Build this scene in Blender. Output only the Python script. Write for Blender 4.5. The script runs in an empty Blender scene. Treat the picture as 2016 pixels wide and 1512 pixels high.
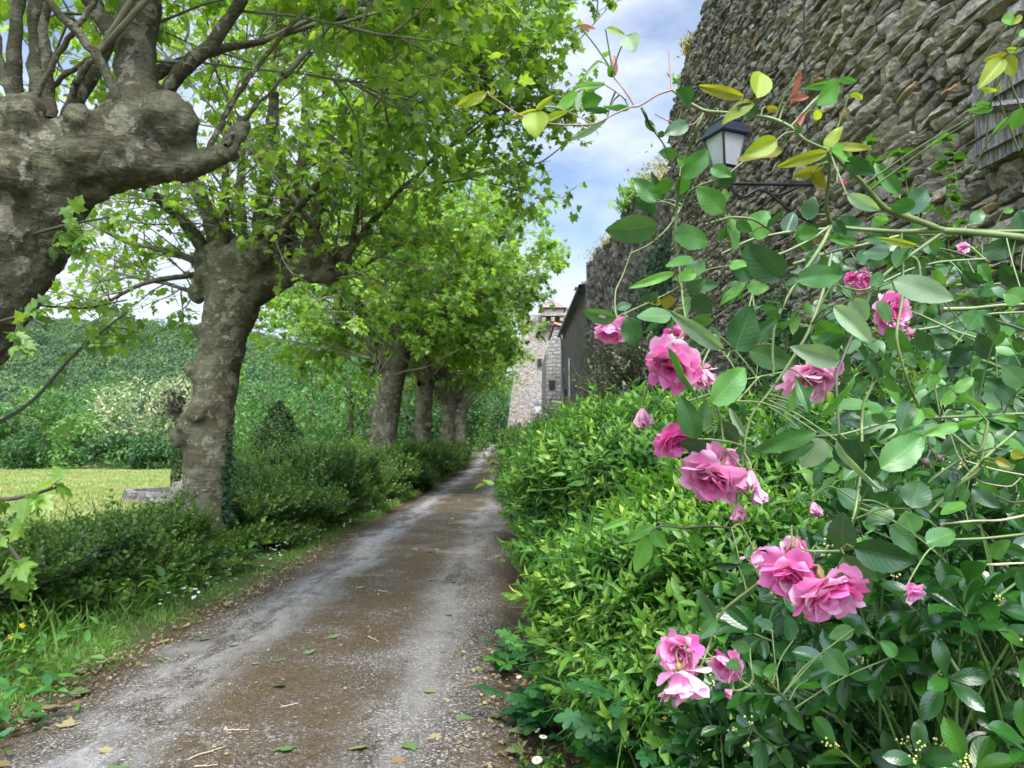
import bpy, math, random
import numpy as np
from mathutils import Vector, Matrix, noise as mnoise

# ------------------------------------------------------------------ camera
SC = bpy.context.scene
COL = SC.collection
F_PX, PITCH = 1456.0, math.radians(4.55)
CAM = np.array([0.0, 0.0, 1.6])
cd = bpy.data.cameras.new("camera")
cd.lens, cd.sensor_width, cd.clip_start, cd.clip_end = 26.0, 36.0, 0.05, 3000.0
cd.dof.use_dof, cd.dof.focus_distance, cd.dof.aperture_fstop = True, 1.35, 13.0
cam = bpy.data.objects.new("camera", cd)
COL.objects.link(cam)
cam.location = CAM
cam.rotation_euler = (math.pi / 2 + PITCH, 0, 0)
SC.camera = cam

# ------------------------------------------------------------------ sky, sun, exposure
SUN_EL, SUN_AZ = math.radians(58), math.radians(172)      # azimuth clockwise from +Y
w = bpy.data.worlds.new("World")
SC.world = w
w.use_nodes = True
wt = w.node_tree
wt.nodes.clear()
def wn(t, **k):
    n = wt.nodes.new(t)
    for a, b in k.items(): setattr(n, a, b)
    return n
wo, bg = wn("ShaderNodeOutputWorld"), wn("ShaderNodeBackground")
sky = wn("ShaderNodeTexSky", sky_type='NISHITA', sun_disc=False, sun_elevation=SUN_EL, sun_rotation=SUN_AZ)
sky.air_density, sky.dust_density, sky.ozone_density = 1.0, 0.6, 2.0
tc, mp = wn("ShaderNodeTexCoord"), wn("ShaderNodeMapping")
mp.inputs["Scale"].default_value = (1.0, 1.0, 2.2)
mp.inputs["Location"].default_value = (0.35, 0.1, 0.2)
nz = wn("ShaderNodeTexNoise")
nz.inputs["Scale"].default_value, nz.inputs["Detail"].default_value, nz.inputs["Roughness"].default_value = 3.4, 7.0, 0.55
rp = wn("ShaderNodeValToRGB")
rp.color_ramp.elements[0].position, rp.color_ramp.elements[1].position = 0.34, 0.6
rp.color_ramp.elements[0].color, rp.color_ramp.elements[1].color = (0.1, 0.1, 0.1, 1), (1, 1, 1, 1)
mx = wn("ShaderNodeMix", data_type='RGBA')
mx.inputs["B"].default_value = (4.6, 5.0, 5.8, 1)
L = wt.links.new
L(tc.outputs["Generated"], mp.inputs[0]); L(mp.outputs[0], nz.inputs["Vector"]); L(nz.outputs[0], rp.inputs[0])
L(rp.outputs[0], mx.inputs["Factor"]); L(sky.outputs[0], mx.inputs["A"])
# thin cloud glows more strongly towards the veiled sun, behind the camera
dt = wn("ShaderNodeVectorMath", operation='DOT_PRODUCT')
dt.inputs[1].default_value = (math.sin(SUN_AZ) * math.cos(SUN_EL), math.cos(SUN_AZ) * math.cos(SUN_EL), math.sin(SUN_EL))
mr = wn("ShaderNodeMapRange", interpolation_type='SMOOTHSTEP')
for k_, v_ in (("From Min", 0.25), ("From Max", 1.0), ("To Min", 1.0), ("To Max", 6.0)): mr.inputs[k_].default_value = v_
gl = wn("ShaderNodeVectorMath", operation='SCALE')
L(tc.outputs["Generated"], dt.inputs[0]); L(dt.outputs["Value"], mr.inputs[0]); L(mx.outputs["Result"], gl.inputs[0]); L(mr.outputs[0], gl.inputs["Scale"])
L(gl.outputs[0], bg.inputs[0]); L(bg.outputs[0], wo.inputs[0])
bg.inputs[1].default_value = 0.085
sd = bpy.data.lights.new("sun", 'SUN')
sd.energy, sd.angle, sd.color = 2.2, math.radians(24), (1.0, 0.96, 0.89)
sun = bpy.data.objects.new("sun", sd)
COL.objects.link(sun)
sv = Vector((math.sin(SUN_AZ) * math.cos(SUN_EL), math.cos(SUN_AZ) * math.cos(SUN_EL), math.sin(SUN_EL)))
sun.rotation_euler = sv.to_track_quat('Z', 'Y').to_euler()
vs = SC.view_settings
vs.view_transform, vs.look, vs.exposure, vs.gamma, vs.use_curve_mapping = 'Standard', 'None', 1.42, 1.0, False
cy = SC.cycles
cy.max_bounces, cy.diffuse_bounces, cy.glossy_bounces, cy.transmission_bounces, cy.transparent_max_bounces = 5, 4, 2, 4, 4
cy.sample_clamp_indirect = 6.0
cy.caustics_reflective = cy.caustics_refractive = False
cy.use_denoising = True

# ------------------------------------------------------------------ helpers
rng = np.random.default_rng(11)
R_ = random.Random(5)
CP, SP = math.cos(PITCH), math.sin(PITCH)
def at(x, y, Y):
    """world point at distance Y that shows at pixel (x, y) of the 2016x1512 photograph: used to measure the photo"""
    dx, dy = (x - 1008) / F_PX, (756 - y) / F_PX
    t = Y / (CP - dy * SP)
    return np.array([dx * t, Y, CAM[2] + t * (dy * CP + SP)])
def pxr(r, Y): return r * Y / F_PX

def norm(a): return a / np.maximum(np.linalg.norm(a, axis=-1, keepdims=True), 1e-9)
def basis(d, n):
    """(N,3,3) frames with columns side, d, normal"""
    d = norm(d); n = n - d * (n * d).sum(-1, keepdims=True); n = norm(n)
    return np.stack([np.cross(d, n), d, n], -1)
def rnd(n, s=1.0): return rng.normal(size=(n, 3)) * s
def smooth(a, b, x):
    t = np.clip((x - a) / (b - a), 0, 1); return t * t * (3 - 2 * t)

class MB:
    def __init__(s): s.V, s.F, s.U, s.T, s.M, s.n = [], [], [], [], [], 0
    def add(s, V, F, U=None, T=0.5, m=0):
        V = np.asarray(V, np.float32).reshape(-1, 3); F = np.asarray(F, np.int64)
        k = len(V)
        s.V.append(V); s.F.append(F + s.n)
        s.U.append(np.zeros((k, 2), np.float32) if U is None else np.asarray(U, np.float32).reshape(-1, 2))
        s.T.append(np.broadcast_to(np.asarray(T, np.float32).reshape(-1), (k,)) if np.size(T) in (1, k) else np.repeat(np.asarray(T, np.float32), k // np.size(T)))
        s.M.append(np.broadcast_to(np.asarray(m, np.int32).reshape(-1), (len(F),)) if np.size(m) in (1, len(F)) else np.repeat(np.asarray(m, np.int32), len(F) // np.size(m)))
        s.n += k
    def inst(s, t, pos, rot, T=0.5, m=0):
        """t = (verts, faces, uv[, tint offset]); rot (N,3,3) may hold scale"""
        N = len(pos)
        if N == 0: return
        V = np.einsum('nij,kj->nki', rot, t[0]) + np.asarray(pos)[:, None, :]
        k = len(t[0])
        F = t[1][None] + (np.arange(N) * k)[:, None, None]
        U = np.broadcast_to(t[2][None], (N, k, 2))
        T = np.broadcast_to(np.asarray(T, np.float32).reshape(-1, 1), (N, 1)) + (t[3][None] if len(t) > 3 else np.zeros((1, k)))
        if np.size(m) > 1: m = np.repeat(m, len(t[1]))
        s.add(V.reshape(-1, 3), F.reshape(-1, t[1].shape[1]), U.reshape(-1, 2), T.reshape(-1), m)
    def tubes(s, P, Rd, sides=6, T=0.5, m=0):
        """P (N,p,3), Rd (N,p)"""
        P = np.asarray(P, float); Rd = np.asarray(Rd, float)
        if P.ndim == 2: P, Rd = P[None], Rd[None]
        N, p, _ = P.shape
        if N == 0: return
        tg = np.gradient(P, axis=1); tg = norm(tg)
        ref = np.where(np.abs(tg[:, :1, 2:3]) > 0.9, np.array([1.0, 0, 0]), np.array([0, 0, 1.0]))
        a = np.zeros_like(P); cur = np.broadcast_to(ref, (N, 1, 3))[:, 0]
        for i in range(p):
            cur = norm(cur - tg[:, i] * (cur * tg[:, i]).sum(-1, keepdims=True)); a[:, i] = cur
        b = np.cross(tg, a)
        th = np.linspace(0, 2 * np.pi, sides, endpoint=False)
        V = P[:, :, None] + Rd[:, :, None, None] * (a[:, :, None] * np.cos(th)[:, None] + b[:, :, None] * np.sin(th)[:, None])
        i, j = np.meshgrid(np.arange(p - 1), np.arange(sides), indexing='ij')
        q = np.stack([i * sides + j, i * sides + (j + 1) % sides, (i + 1) * sides + (j + 1) % sides, (i + 1) * sides + j], -1).reshape(-1, 4)
        F = (q[None] + (np.arange(N) * p * sides)[:, None, None]).reshape(-1, 4)
        U = np.broadcast_to(np.stack(np.meshgrid(np.linspace(0, 1, p), np.linspace(0, 1, sides), indexing='ij'), -1)[None], (N, p, sides, 2))
        s.add(V.reshape(-1, 3), F, U.reshape(-1, 2), T, m)
    def box(s, c, d, R=None, T=0.5, m=0):
        v = np.array([[x, y, z] for x in (-.5, .5) for y in (-.5, .5) for z in (-.5, .5)]) * np.asarray(d)
        if R is not None: v = v @ np.asarray(R).T
        s.add(v + np.asarray(c), [[0, 1, 3, 2], [4, 6, 7, 5], [0, 4, 5, 1], [2, 3, 7, 6], [0, 2, 6, 4], [1, 5, 7, 3]], None, T, m)
    def build(s, name, mats, parent=None, smooth=True):
        me = bpy.data.meshes.new(name)
        V = np.concatenate(s.V); me.vertices.add(len(V)); me.vertices.foreach_set("co", V.ravel())
        cnt = np.concatenate([np.full(len(f), f.shape[1], np.int32) for f in s.F])
        idx = np.concatenate([f.ravel() for f in s.F]).astype(np.int32)
        me.loops.add(len(idx)); me.loops.foreach_set("vertex_index", idx)
        me.polygons.add(len(cnt)); st = np.concatenate([[0], np.cumsum(cnt)[:-1]]).astype(np.int32)
        me.polygons.foreach_set("loop_start", st); me.polygons.foreach_set("loop_total", cnt)
        me.polygons.foreach_set("material_index", np.concatenate(s.M).astype(np.int32))
        me.polygons.foreach_set("use_smooth", np.full(len(cnt), smooth))
        uv = me.uv_layers.new(name="UVMap"); uv.data.foreach_set("uv", np.concatenate(s.U)[idx].ravel())
        at_ = me.attributes.new("tint", 'FLOAT', 'POINT'); at_.data.foreach_set("value", np.concatenate(s.T).astype(np.float32))
        me.update(calc_edges=True)
        for m in (mats if isinstance(mats, (list, tuple)) else [mats]): me.materials.append(m)
        return link(name, me, parent)

def link(name, data, parent=None):
    o = bpy.data.objects.new(name, data); COL.objects.link(o)
    if parent: o.parent = parent
    return o
def tag(o, label=None, cat=None, group=None, kind=None):
    for k, v in (("label", label), ("category", cat), ("group", group), ("kind", kind)):
        if v: o[k] = v
    return o
def thing(name, label, cat, loc=(0, 0, 0), group=None):
    return tag(link(name, None), label, cat, group)     # an Empty that parents the parts (parts keep world coordinates)
def dup(o, parent=None):
    c = o.copy(); COL.objects.link(c)
    if parent: c.parent = parent
    for ch in [x for x in bpy.data.objects if x.parent == o]: dup(ch, c)
    return c

# ------------------------------------------------------------------ material helpers
def mat(name):
    m = bpy.data.materials.new(name); m.use_nodes = True; m.node_tree.nodes.clear()
    return m, m.node_tree
def nd(nt, t, ins=None, **attr):
    n = nt.nodes.new(t)
    for k, v in attr.items(): setattr(n, k, v)
    for k, v in (ins or {}).items():
        sck = n.inputs[k]
        if isinstance(v, bpy.types.NodeSocket): nt.links.new(v, sck)
        elif isinstance(v, bpy.types.Node): nt.links.new(v.outputs[0], sck)
        else: sck.default_value = v if not (isinstance(v, tuple) and len(v) == 3 and sck.type == 'RGBA') else (*v, 1)
    return n
def ramp(nt, fac, stops, interp='LINEAR'):
    n = nd(nt, "ShaderNodeValToRGB", {"Fac": fac}); cr = n.color_ramp; cr.interpolation = interp
    while len(cr.elements) < len(stops): cr.elements.new(0.5)
    for e, (p, c) in zip(cr.elements, stops):
        e.position = p; e.color = (*c, 1) if isinstance(c, tuple) else (c, c, c, 1)
    return n.outputs[0]
def mixc(nt, f, a, b, bt='MIX'):
    n = nd(nt, "ShaderNodeMix", data_type='RGBA', blend_type=bt)
    for k, v in ((0, f), (6, a), (7, b)):
        s = n.inputs[k]
        if isinstance(v, bpy.types.NodeSocket): nt.links.new(v, s)
        else: s.default_value = v if k == 0 or len(v) == 4 else (*v, 1)
    return n.outputs[2]
def mth(nt, op, a, b=0.0, c=0.0, clamp=False):
    n = nd(nt, "ShaderNodeMath", operation=op, use_clamp=clamp)
    for i, v in enumerate((a, b, c)):
        if isinstance(v, bpy.types.NodeSocket): nt.links.new(v, n.inputs[i])
        else: n.inputs[i].default_value = v
    return n.outputs[0]
def noise_(nt, vec, scale, detail=4.0, rough=0.55, dist=0.0):
    i = {"Scale": scale, "Detail": detail, "Roughness": rough, "Distortion": dist}
    if vec is not None: i["Vector"] = vec
    return nd(nt, "ShaderNodeTexNoise", i).outputs[0]
def coords(nt, scale=(1, 1, 1), rot=(0, 0, 0)):
    t = nd(nt, "ShaderNodeTexCoord")
    return nd(nt, "ShaderNodeMapping", {"Vector": t.outputs["Object"], "Scale": scale, "Rotation": rot}).outputs[0]
def out(nt, sh): nd(nt, "ShaderNodeOutputMaterial", {"Surface": sh})
def attr_(nt, a="tint"): return nd(nt, "ShaderNodeAttribute", attribute_name=a).outputs["Fac"]
def bump(nt, h, s, d=0.02): return nd(nt, "ShaderNodeBump", {"Height": h, "Strength": s, "Distance": d}).outputs[0]

def leaf_mat(name, stops, under=None, rough=0.42, spec=0.5, trans=0.4, tboost=(1.5, 1.7, 0.7), veins=0.0, mottled=0.25):
    m, nt = mat(name)
    t = attr_(nt)
    col = ramp(nt, t, stops)
    nv = noise_(nt, coords(nt), 30.0, 3.0)
    col = mixc(nt, mottled, col, mixc(nt, 1.0, col, ramp(nt, nv, [(0.3, 0.35), (0.7, 1.5)]), 'MULTIPLY'))
    nrm = None
    if veins:
        uv = nd(nt, "ShaderNodeSeparateXYZ", {"Vector": nd(nt, "ShaderNodeTexCoord").outputs["UV"]})
        au = mth(nt, 'ABSOLUTE', mth(nt, 'SUBTRACT', uv.outputs[0], 0.5))
        mid = mth(nt, 'SUBTRACT', 1.0, mth(nt, 'DIVIDE', au, 0.022), clamp=True)
        ph = mth(nt, 'SUBTRACT', mth(nt, 'MULTIPLY', uv.outputs[1], 9.0), mth(nt, 'MULTIPLY', au, 5.0))
        tri = mth(nt, 'ABSOLUTE', mth(nt, 'SUBTRACT', mth(nt, 'FRACT', ph), 0.5))
        side = mth(nt, 'SUBTRACT', 1.0, mth(nt, 'DIVIDE', tri, 0.075), clamp=True)
        v = mth(nt, 'MAXIMUM', mid, mth(nt, 'MULTIPLY', side, 0.2))
        pale = mixc(nt, 1.0, col, (2.3, 2.0, 1.9), 'MULTIPLY')
        pale = mixc(nt, 1.0, pale, (0.05, 0.06, 0.025), 'ADD')
        col = mixc(nt, mth(nt, 'MULTIPLY', v, veins), col, pale)
        nrm = bump(nt, mth(nt, 'ADD', mth(nt, 'MULTIPLY', tri, 1.0), mth(nt, 'MULTIPLY', mid, -0.6)), 0.08, 0.003)
    bf = nd(nt, "ShaderNodeNewGeometry").outputs["Backfacing"]
    und = mixc(nt, 1.0, col, under or (1.5, 1.35, 1.5), 'MULTIPLY')
    c2 = mixc(nt, bf, col, und)
    pi = {"Base Color": c2, "Roughness": mth(nt, 'ADD', rough, mth(nt, 'MULTIPLY', bf, 0.25)), "Specular IOR Level": spec}
    if nrm: pi["Normal"] = nrm
    p = nd(nt, "ShaderNodeBsdfPrincipled", pi)
    tr = nd(nt, "ShaderNodeBsdfTranslucent", {"Color": mixc(nt, 1.0, col, tboost, 'MULTIPLY')})
    out(nt, nd(nt, "ShaderNodeMixShader", {0: trans, 1: p.outputs[0], 2: tr.outputs[0]}).outputs[0])
    return m

def plain(name, c, rough=0.6, metal=0.0, var=0.25, scale=8.0, bmp=0.0):
    m, nt = mat(name)
    n = noise_(nt, coords(nt), scale, 5.0)
    col = mixc(nt, 1.0, c, ramp(nt, n, [(0.25, 1 - var), (0.75, 1 + var)]), 'MULTIPLY')
    i = {"Base Color": col, "Roughness": rough, "Metallic": metal}
    if bmp: i["Normal"] = bump(nt, n, bmp, 0.02)
    out(nt, nd(nt, "ShaderNodeBsdfPrincipled", i).outputs[0]); return m
# ------------------------------------------------------------------ materials
M = {}
M['plane_leaf'] = leaf_mat("plane_tree_leaf", [(0.0, (0.05, 0.125, 0.022)), (0.5, (0.12, 0.24, 0.035)), (1.0, (0.23, 0.35, 0.06))],
                           rough=0.42, trans=0.52, tboost=(1.75, 1.7, 0.6), veins=0.35)
M['plane_leaf_far'] = leaf_mat("plane_tree_leaf_distant", [(0.0, (0.05, 0.125, 0.022)), (0.5, (0.12, 0.24, 0.035)), (1.0, (0.23, 0.35, 0.06))],
                               rough=0.45, trans=0.52, tboost=(1.75, 1.7, 0.6))
M['hyper'] = leaf_mat("light_shrub_leaf", [(0.0, (0.014, 0.05, 0.01)), (0.45, (0.05, 0.15, 0.018)), (0.8, (0.11, 0.25, 0.026)), (1.0, (0.27, 0.37, 0.05))],
                      rough=0.5, trans=0.35, veins=0.25)
M['hedge'] = leaf_mat("hedge_leaf", [(0.0, (0.016, 0.045, 0.008)), (0.5, (0.048, 0.115, 0.014)), (1.0, (0.16, 0.25, 0.036))], rough=0.5, trans=0.3)
M['glossy'] = leaf_mat("glossy_leaf", [(0.0, (0.007, 0.036, 0.007)), (0.5, (0.019, 0.083, 0.011)), (1.0, (0.065, 0.19, 0.017))], rough=0.22, spec=0.5, trans=0.18,
                       under=(2.0, 1.6, 1.6), veins=0.3, mottled=0.1)
M['rose_d'] = leaf_mat("rose_leaf_dark", [(0.0, (0.02, 0.065, 0.016)), (0.5, (0.042, 0.13, 0.026)), (1.0, (0.095, 0.24, 0.034))], rough=0.36, spec=0.42, trans=0.28,
                       under=(2.6, 2.2, 2.6), veins=0.45, mottled=0.35)
M['rose_b'] = leaf_mat("rose_leaf_sky_sheen", [(0.0, (0.016, 0.05, 0.016)), (0.5, (0.034, 0.1, 0.03)), (1.0, (0.085, 0.185, 0.05))], rough=0.34, spec=0.42, trans=0.22,  # slightly bluer base colour stands in for sky reflected off the leaf
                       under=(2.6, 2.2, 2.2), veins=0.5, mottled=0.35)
M['rose_p'] = leaf_mat("rose_leaf_pale_underside", [(0.0, (0.13, 0.2, 0.11)), (1.0, (0.27, 0.38, 0.22))], rough=0.6, spec=0.3, trans=0.3,
                       under=(0.9, 0.9, 0.9), veins=0.3, mottled=0.2)
M['rose_y'] = leaf_mat("rose_leaf_young", [(0.0, (0.2, 0.13, 0.03)), (0.4, (0.24, 0.27, 0.02)), (1.0, (0.3, 0.42, 0.04))], rough=0.42, spec=0.4, trans=0.5,
                       under=(0.95, 0.9, 0.9), tboost=(1.3, 1.3, 0.5), veins=0.35, mottled=0.2)
M['rose_l'] = leaf_mat("rose_leaf_fresh", [(0.0, (0.06, 0.2, 0.02)), (1.0, (0.2, 0.42, 0.09))], rough=0.42, spec=0.4, trans=0.4,
                       under=(1.1, 1.05, 1.2), tboost=(1.3, 1.4, 0.6), veins=0.35, mottled=0.25)
M['rose_r'] = leaf_mat("rose_leaf_reddish", [(0.0, (0.22, 0.06, 0.02)), (1.0, (0.5, 0.2, 0.16))], rough=0.45, trans=0.35, tboost=(1.3, 1, 0.7), under=(1, 1, 1))
M['tree_mid'] = leaf_mat("broadleaf_mid", [(0.0, (0.02, 0.065, 0.014)), (0.5, (0.05, 0.13, 0.022)), (1.0, (0.13, 0.24, 0.045))], rough=0.55, trans=0.35)
M['tree_pale'] = leaf_mat("broadleaf_blossom", [(0.0, (0.06, 0.13, 0.035)), (0.45, (0.19, 0.25, 0.09)), (0.7, (0.42, 0.4, 0.22)), (1.0, (0.6, 0.56, 0.36))], rough=0.6, trans=0.3, tboost=(1, 1, .8))
M['tree_dark'] = leaf_mat("conifer_dark", [(0.0, (0.01, 0.024, 0.007)), (0.5, (0.024, 0.046, 0.013)), (1.0, (0.055, 0.08, 0.022))], rough=0.8, spec=0.15, trans=0.12)
M['tree_hazed'] = leaf_mat("hill_wood", [(0.0, (0.035, 0.07, 0.04)), (0.5, (0.065, 0.11, 0.05)), (1.0, (0.105, 0.155, 0.06))], rough=0.95, spec=0.05, trans=0.2, mottled=0.0)  # bluish tint in the leaf colour stands in for distant haze
M['purple'] = leaf_mat("purple_shrub_leaf", [(0.0, (0.04, 0.03, 0.028)), (0.4, (0.09, 0.075, 0.06)), (0.65, (0.07, 0.13, 0.04)), (1.0, (0.3, 0.3, 0.3))], rough=0.45, trans=0.25)
M['ivy'] = leaf_mat("ivy_leaf", [(0.0, (0.008, 0.03, 0.01)), (0.6, (0.02, 0.06, 0.02)), (1.0, (0.06, 0.13, 0.04))], rough=0.6, spec=0.25, trans=0.15)
M['grass'] = leaf_mat("grass_blade", [(0.0, (0.04, 0.12, 0.015)), (0.5, (0.1, 0.24, 0.03)), (1.0, (0.28, 0.36, 0.1))], rough=0.5, trans=0.35)
M['meadow'] = leaf_mat("meadow_grass", [(0.0, (0.07, 0.12, 0.022)), (0.5, (0.14, 0.185, 0.04)), (1.0, (0.26, 0.25, 0.1))], rough=0.6, trans=0.3)
M['moss'] = leaf_mat("moss_tuft", [(0.0, (0.06, 0.07, 0.012)), (0.5, (0.2, 0.2, 0.025)), (1.0, (0.4, 0.34, 0.05))], rough=0.7, trans=0.25, tboost=(1.2, 1.2, .6))
M['celandine'] = leaf_mat("lobed_herb_leaf", [(0.0, (0.014, 0.06, 0.02)), (0.5, (0.03, 0.13, 0.03)), (1.0, (0.1, 0.27, 0.03))], rough=0.5, trans=0.35, under=(1.6, 1.5, 1.7))
M['fallen'] = leaf_mat("fallen_leaf", [(0.0, (0.16, 0.09, 0.04)), (0.3, (0.32, 0.25, 0.13)), (0.6, (0.18, 0.2, 0.085)), (1.0, (0.085, 0.18, 0.045))], rough=0.55, trans=0.2, under=(1.2, 1.2, 1.4))
M['petal'] = leaf_mat("rose_petal", [(0.0, (0.55, 0.03, 0.2)), (0.35, (0.78, 0.12, 0.42)), (0.65, (0.84, 0.25, 0.55)), (1.0, (0.88, 0.55, 0.72))], rough=0.55, spec=0.25, trans=0.38,
                      tboost=(1.15, 0.75, 0.95), under=(1.0, 1.25, 1.1), mottled=0.12)
M['wilted'] = leaf_mat("wilted_petal", [(0.0, (0.3, 0.15, 0.06)), (0.5, (0.6, 0.25, 0.35)), (1.0, (0.72, 0.42, 0.55))], rough=0.65, spec=0.2, trans=0.3, tboost=(1, .9, .9), under=(1, 1, 1), mottled=0.4)
M['sepal'] = leaf_mat("rose_sepal", [(0.0, (0.3, 0.2, 0.07)), (1.0, (0.3, 0.36, 0.14))], rough=0.55, trans=0.25, under=(1.2, 1.1, 1.1))
M['white_petal'] = leaf_mat("daisy_petal", [(0.0, (0.75, 0.75, 0.7)), (1.0, (0.85, 0.85, 0.82))], rough=0.6, trans=0.2, tboost=(1, 1, 1), under=(1, 1, 1))
M['yellow_petal'] = leaf_mat("buttercup_petal", [(0.0, (0.8, 0.5, 0.01)), (1.0, (0.85, 0.62, 0.03))], rough=0.35, trans=0.25, tboost=(1, 1, 1), under=(1, 1, 1))
M['bud_yellow'] = plain("pale_flower_bud", (0.48, 0.5, 0.16), 0.5)
M['cane'] = plain("rose_cane", (0.12, 0.17, 0.05), 0.42, var=0.35, scale=25)
M['cane_red'] = plain("rose_cane_reddish", (0.2, 0.11, 0.07), 0.45, var=0.3, scale=25)
M['cane_dark'] = plain("rose_cane_old", (0.06, 0.065, 0.03), 0.6, var=0.4, scale=25)
M['dry_stem'] = plain("dry_stem", (0.36, 0.3, 0.2), 0.8, var=0.35, scale=25)
M['green_stem'] = plain("green_stem", (0.09, 0.17, 0.04), 0.5, var=0.3, scale=25)
M['hip'] = plain("old_rose_hip", (0.06, 0.04, 0.03), 0.6, var=0.5, scale=60)
M['twig'] = plain("dark_twig", (0.06, 0.05, 0.035), 0.8, var=0.4, scale=20)
M['branch'] = plain("plane_shoot_bark", (0.15, 0.14, 0.09), 0.75, var=0.55, scale=6, bmp=0.5)
M['shoot_dark'] = plain("plane_dark_shoot", (0.045, 0.04, 0.028), 0.8, var=0.5, scale=9, bmp=0.4)
M['iron'] = plain("wrought_iron", (0.018, 0.02, 0.026), 0.42, metal=0.3, var=0.35, scale=30)
M['lantern_paint'] = plain("lantern_paint", (0.03, 0.035, 0.06), 0.32, metal=0.2, var=0.3, scale=20)
M['frosted'] = plain("frosted_lantern_glass", (0.5, 0.52, 0.55), 0.3, var=0.18, scale=5)
M['cable'] = plain("black_cable", (0.02, 0.02, 0.02), 0.6)
M['pipe'] = plain("grey_downpipe", (0.13, 0.15, 0.16), 0.5, var=0.2)
M['rust'] = plain("rusty_strap", (0.07, 0.04, 0.03), 0.8, var=0.5, scale=30, bmp=0.5)
M['dark'] = plain("dark_opening", (0.012, 0.012, 0.012), 0.9)
M['slate'] = plain("slate_roof", (0.16, 0.17, 0.2), 0.6, var=0.3, scale=5)
M['orange_tile'] = plain("clay_tile", (0.42, 0.19, 0.1), 0.8, var=0.45, scale=7, bmp=0.5)
M['mauve_tile'] = plain("old_clay_tile", (0.16, 0.11, 0.1), 0.8, var=0.4, scale=4, bmp=0.6)
M['pink_plaster'] = plain("pink_plaster", (0.4, 0.3, 0.265), 0.9, var=0.15, scale=1.5)

def bark():
    m, nt = mat("plane_bark")
    v = coords(nt); vs_ = coords(nt, (1, 1, 0.7))
    n1, n2, n3 = noise_(nt, vs_, 3.0, 6, 0.62, 0.6), noise_(nt, v, 9.0, 6, 0.6, 0.4), noise_(nt, v, 45.0, 5, 0.65)
    rings = noise_(nt, coords(nt, (2.2, 2.2, 16)), 1.6, 5, 0.65, 1.2)
    col = ramp(nt, n1, [(0.32, (0.052, 0.043, 0.024)), (0.46, (0.11, 0.096, 0.054)), (0.58, (0.165, 0.15, 0.09)), (0.7, (0.1, 0.098, 0.052))])
    dv = nd(nt, "ShaderNodeVectorMath", {0: vs_, 1: nd(nt, "ShaderNodeVectorMath", {0: nd(nt, "ShaderNodeTexNoise", {"Vector": v, "Scale": 5.0, "Detail": 4.0}).outputs["Color"], "Scale": 0.32}, operation='SCALE').outputs[0]}, operation='ADD').outputs[0]
    vc = nd(nt, "ShaderNodeSeparateColor", {"Color": nd(nt, "ShaderNodeTexVoronoi", {"Vector": dv, "Scale": 6.5}).outputs["Color"]}).outputs[0]
    plates = ramp(nt, vc, [(0.0, (0.06, 0.052, 0.034)), (0.3, (0.11, 0.1, 0.066)), (0.55, (0.17, 0.16, 0.112)), (0.75, (0.085, 0.092, 0.052)), (0.9, (0.27, 0.25, 0.185))], 'CONSTANT')
    col = mixc(nt, 0.55, col, plates)
    patch = ramp(nt, n2, [(0.57, 0.0), (0.6, 1.0)])
    col = mixc(nt, mth(nt, 'MULTIPLY', patch, 0.85), col, (0.25, 0.235, 0.175))
    patch2 = ramp(nt, noise_(nt, v, 6.3, 5, 0.6, 0.5), [(0.60, 0.0), (0.63, 1.0)])
    col = mixc(nt, mth(nt, 'MULTIPLY', patch2, 0.7), col, (0.075, 0.09, 0.052))
    col = mixc(nt, 1.0, col, ramp(nt, n3, [(0.25, 0.55), (0.75, 1.35)]), 'MULTIPLY')
    col = mixc(nt, 0.8, col, ramp(nt, rings, [(0.34, 0.68), (0.5, 1.05)]), 'MULTIPLY')
    h = mth(nt, 'ADD', mth(nt, 'ADD', mth(nt, 'MULTIPLY', n3, 0.35), mth(nt, 'MULTIPLY', rings, 0.6)), mth(nt, 'ADD', n2, mth(nt, 'MULTIPLY', patch, 0.25)))
    out(nt, nd(nt, "ShaderNodeBsdfPrincipled", {"Base Color": col, "Roughness": 0.85, "Specular IOR Level": 0.25, "Normal": bump(nt, h, 0.8, 0.05)}).outputs[0]); return m
M['bark'] = bark()

def stone(name, stops, lichen=0.3, sc=1.0, bmps=0.8, mul=1.0):
    m, nt = mat(name)
    v = coords(nt); t = attr_(nt)
    col = ramp(nt, t, stops)
    n1, n2, n3 = noise_(nt, v, 3.0 * sc, 6, 0.65), noise_(nt, v, 14.0 * sc, 8, 0.7, 0.3), noise_(nt, v, 70.0 * sc, 5, 0.7)
    col = mixc(nt, 1.0, col, ramp(nt, n2, [(0.28, 0.45), (0.5, 0.95), (0.75, 1.6)]), 'MULTIPLY')
    col = mixc(nt, 1.0, col, ramp(nt, n3, [(0.3, 0.6), (0.7, 1.4)]), 'MULTIPLY')
    col = mixc(nt, 1.0, col, ramp(nt, n1, [(0.3, 0.65), (0.7, 1.3)]), 'MULTIPLY')
    li = ramp(nt, noise_(nt, v, 26.0 * sc, 4, 0.6, 0.8), [(0.63, 0.0), (0.68, 1.0)])
    col = mixc(nt, mth(nt, 'MULTIPLY', li, lichen), col, (0.5, 0.5, 0.45))
    h = mth(nt, 'ADD', n2, mth(nt, 'MULTIPLY', n3, 0.4))
    out(nt, nd(nt, "ShaderNodeBsdfPrincipled", {"Base Color": col, "Roughness": 0.9, "Specular IOR Level": 0.2, "Normal": bump(nt, h, bmps, 0.03 / sc)}).outputs[0]); return m
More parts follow.
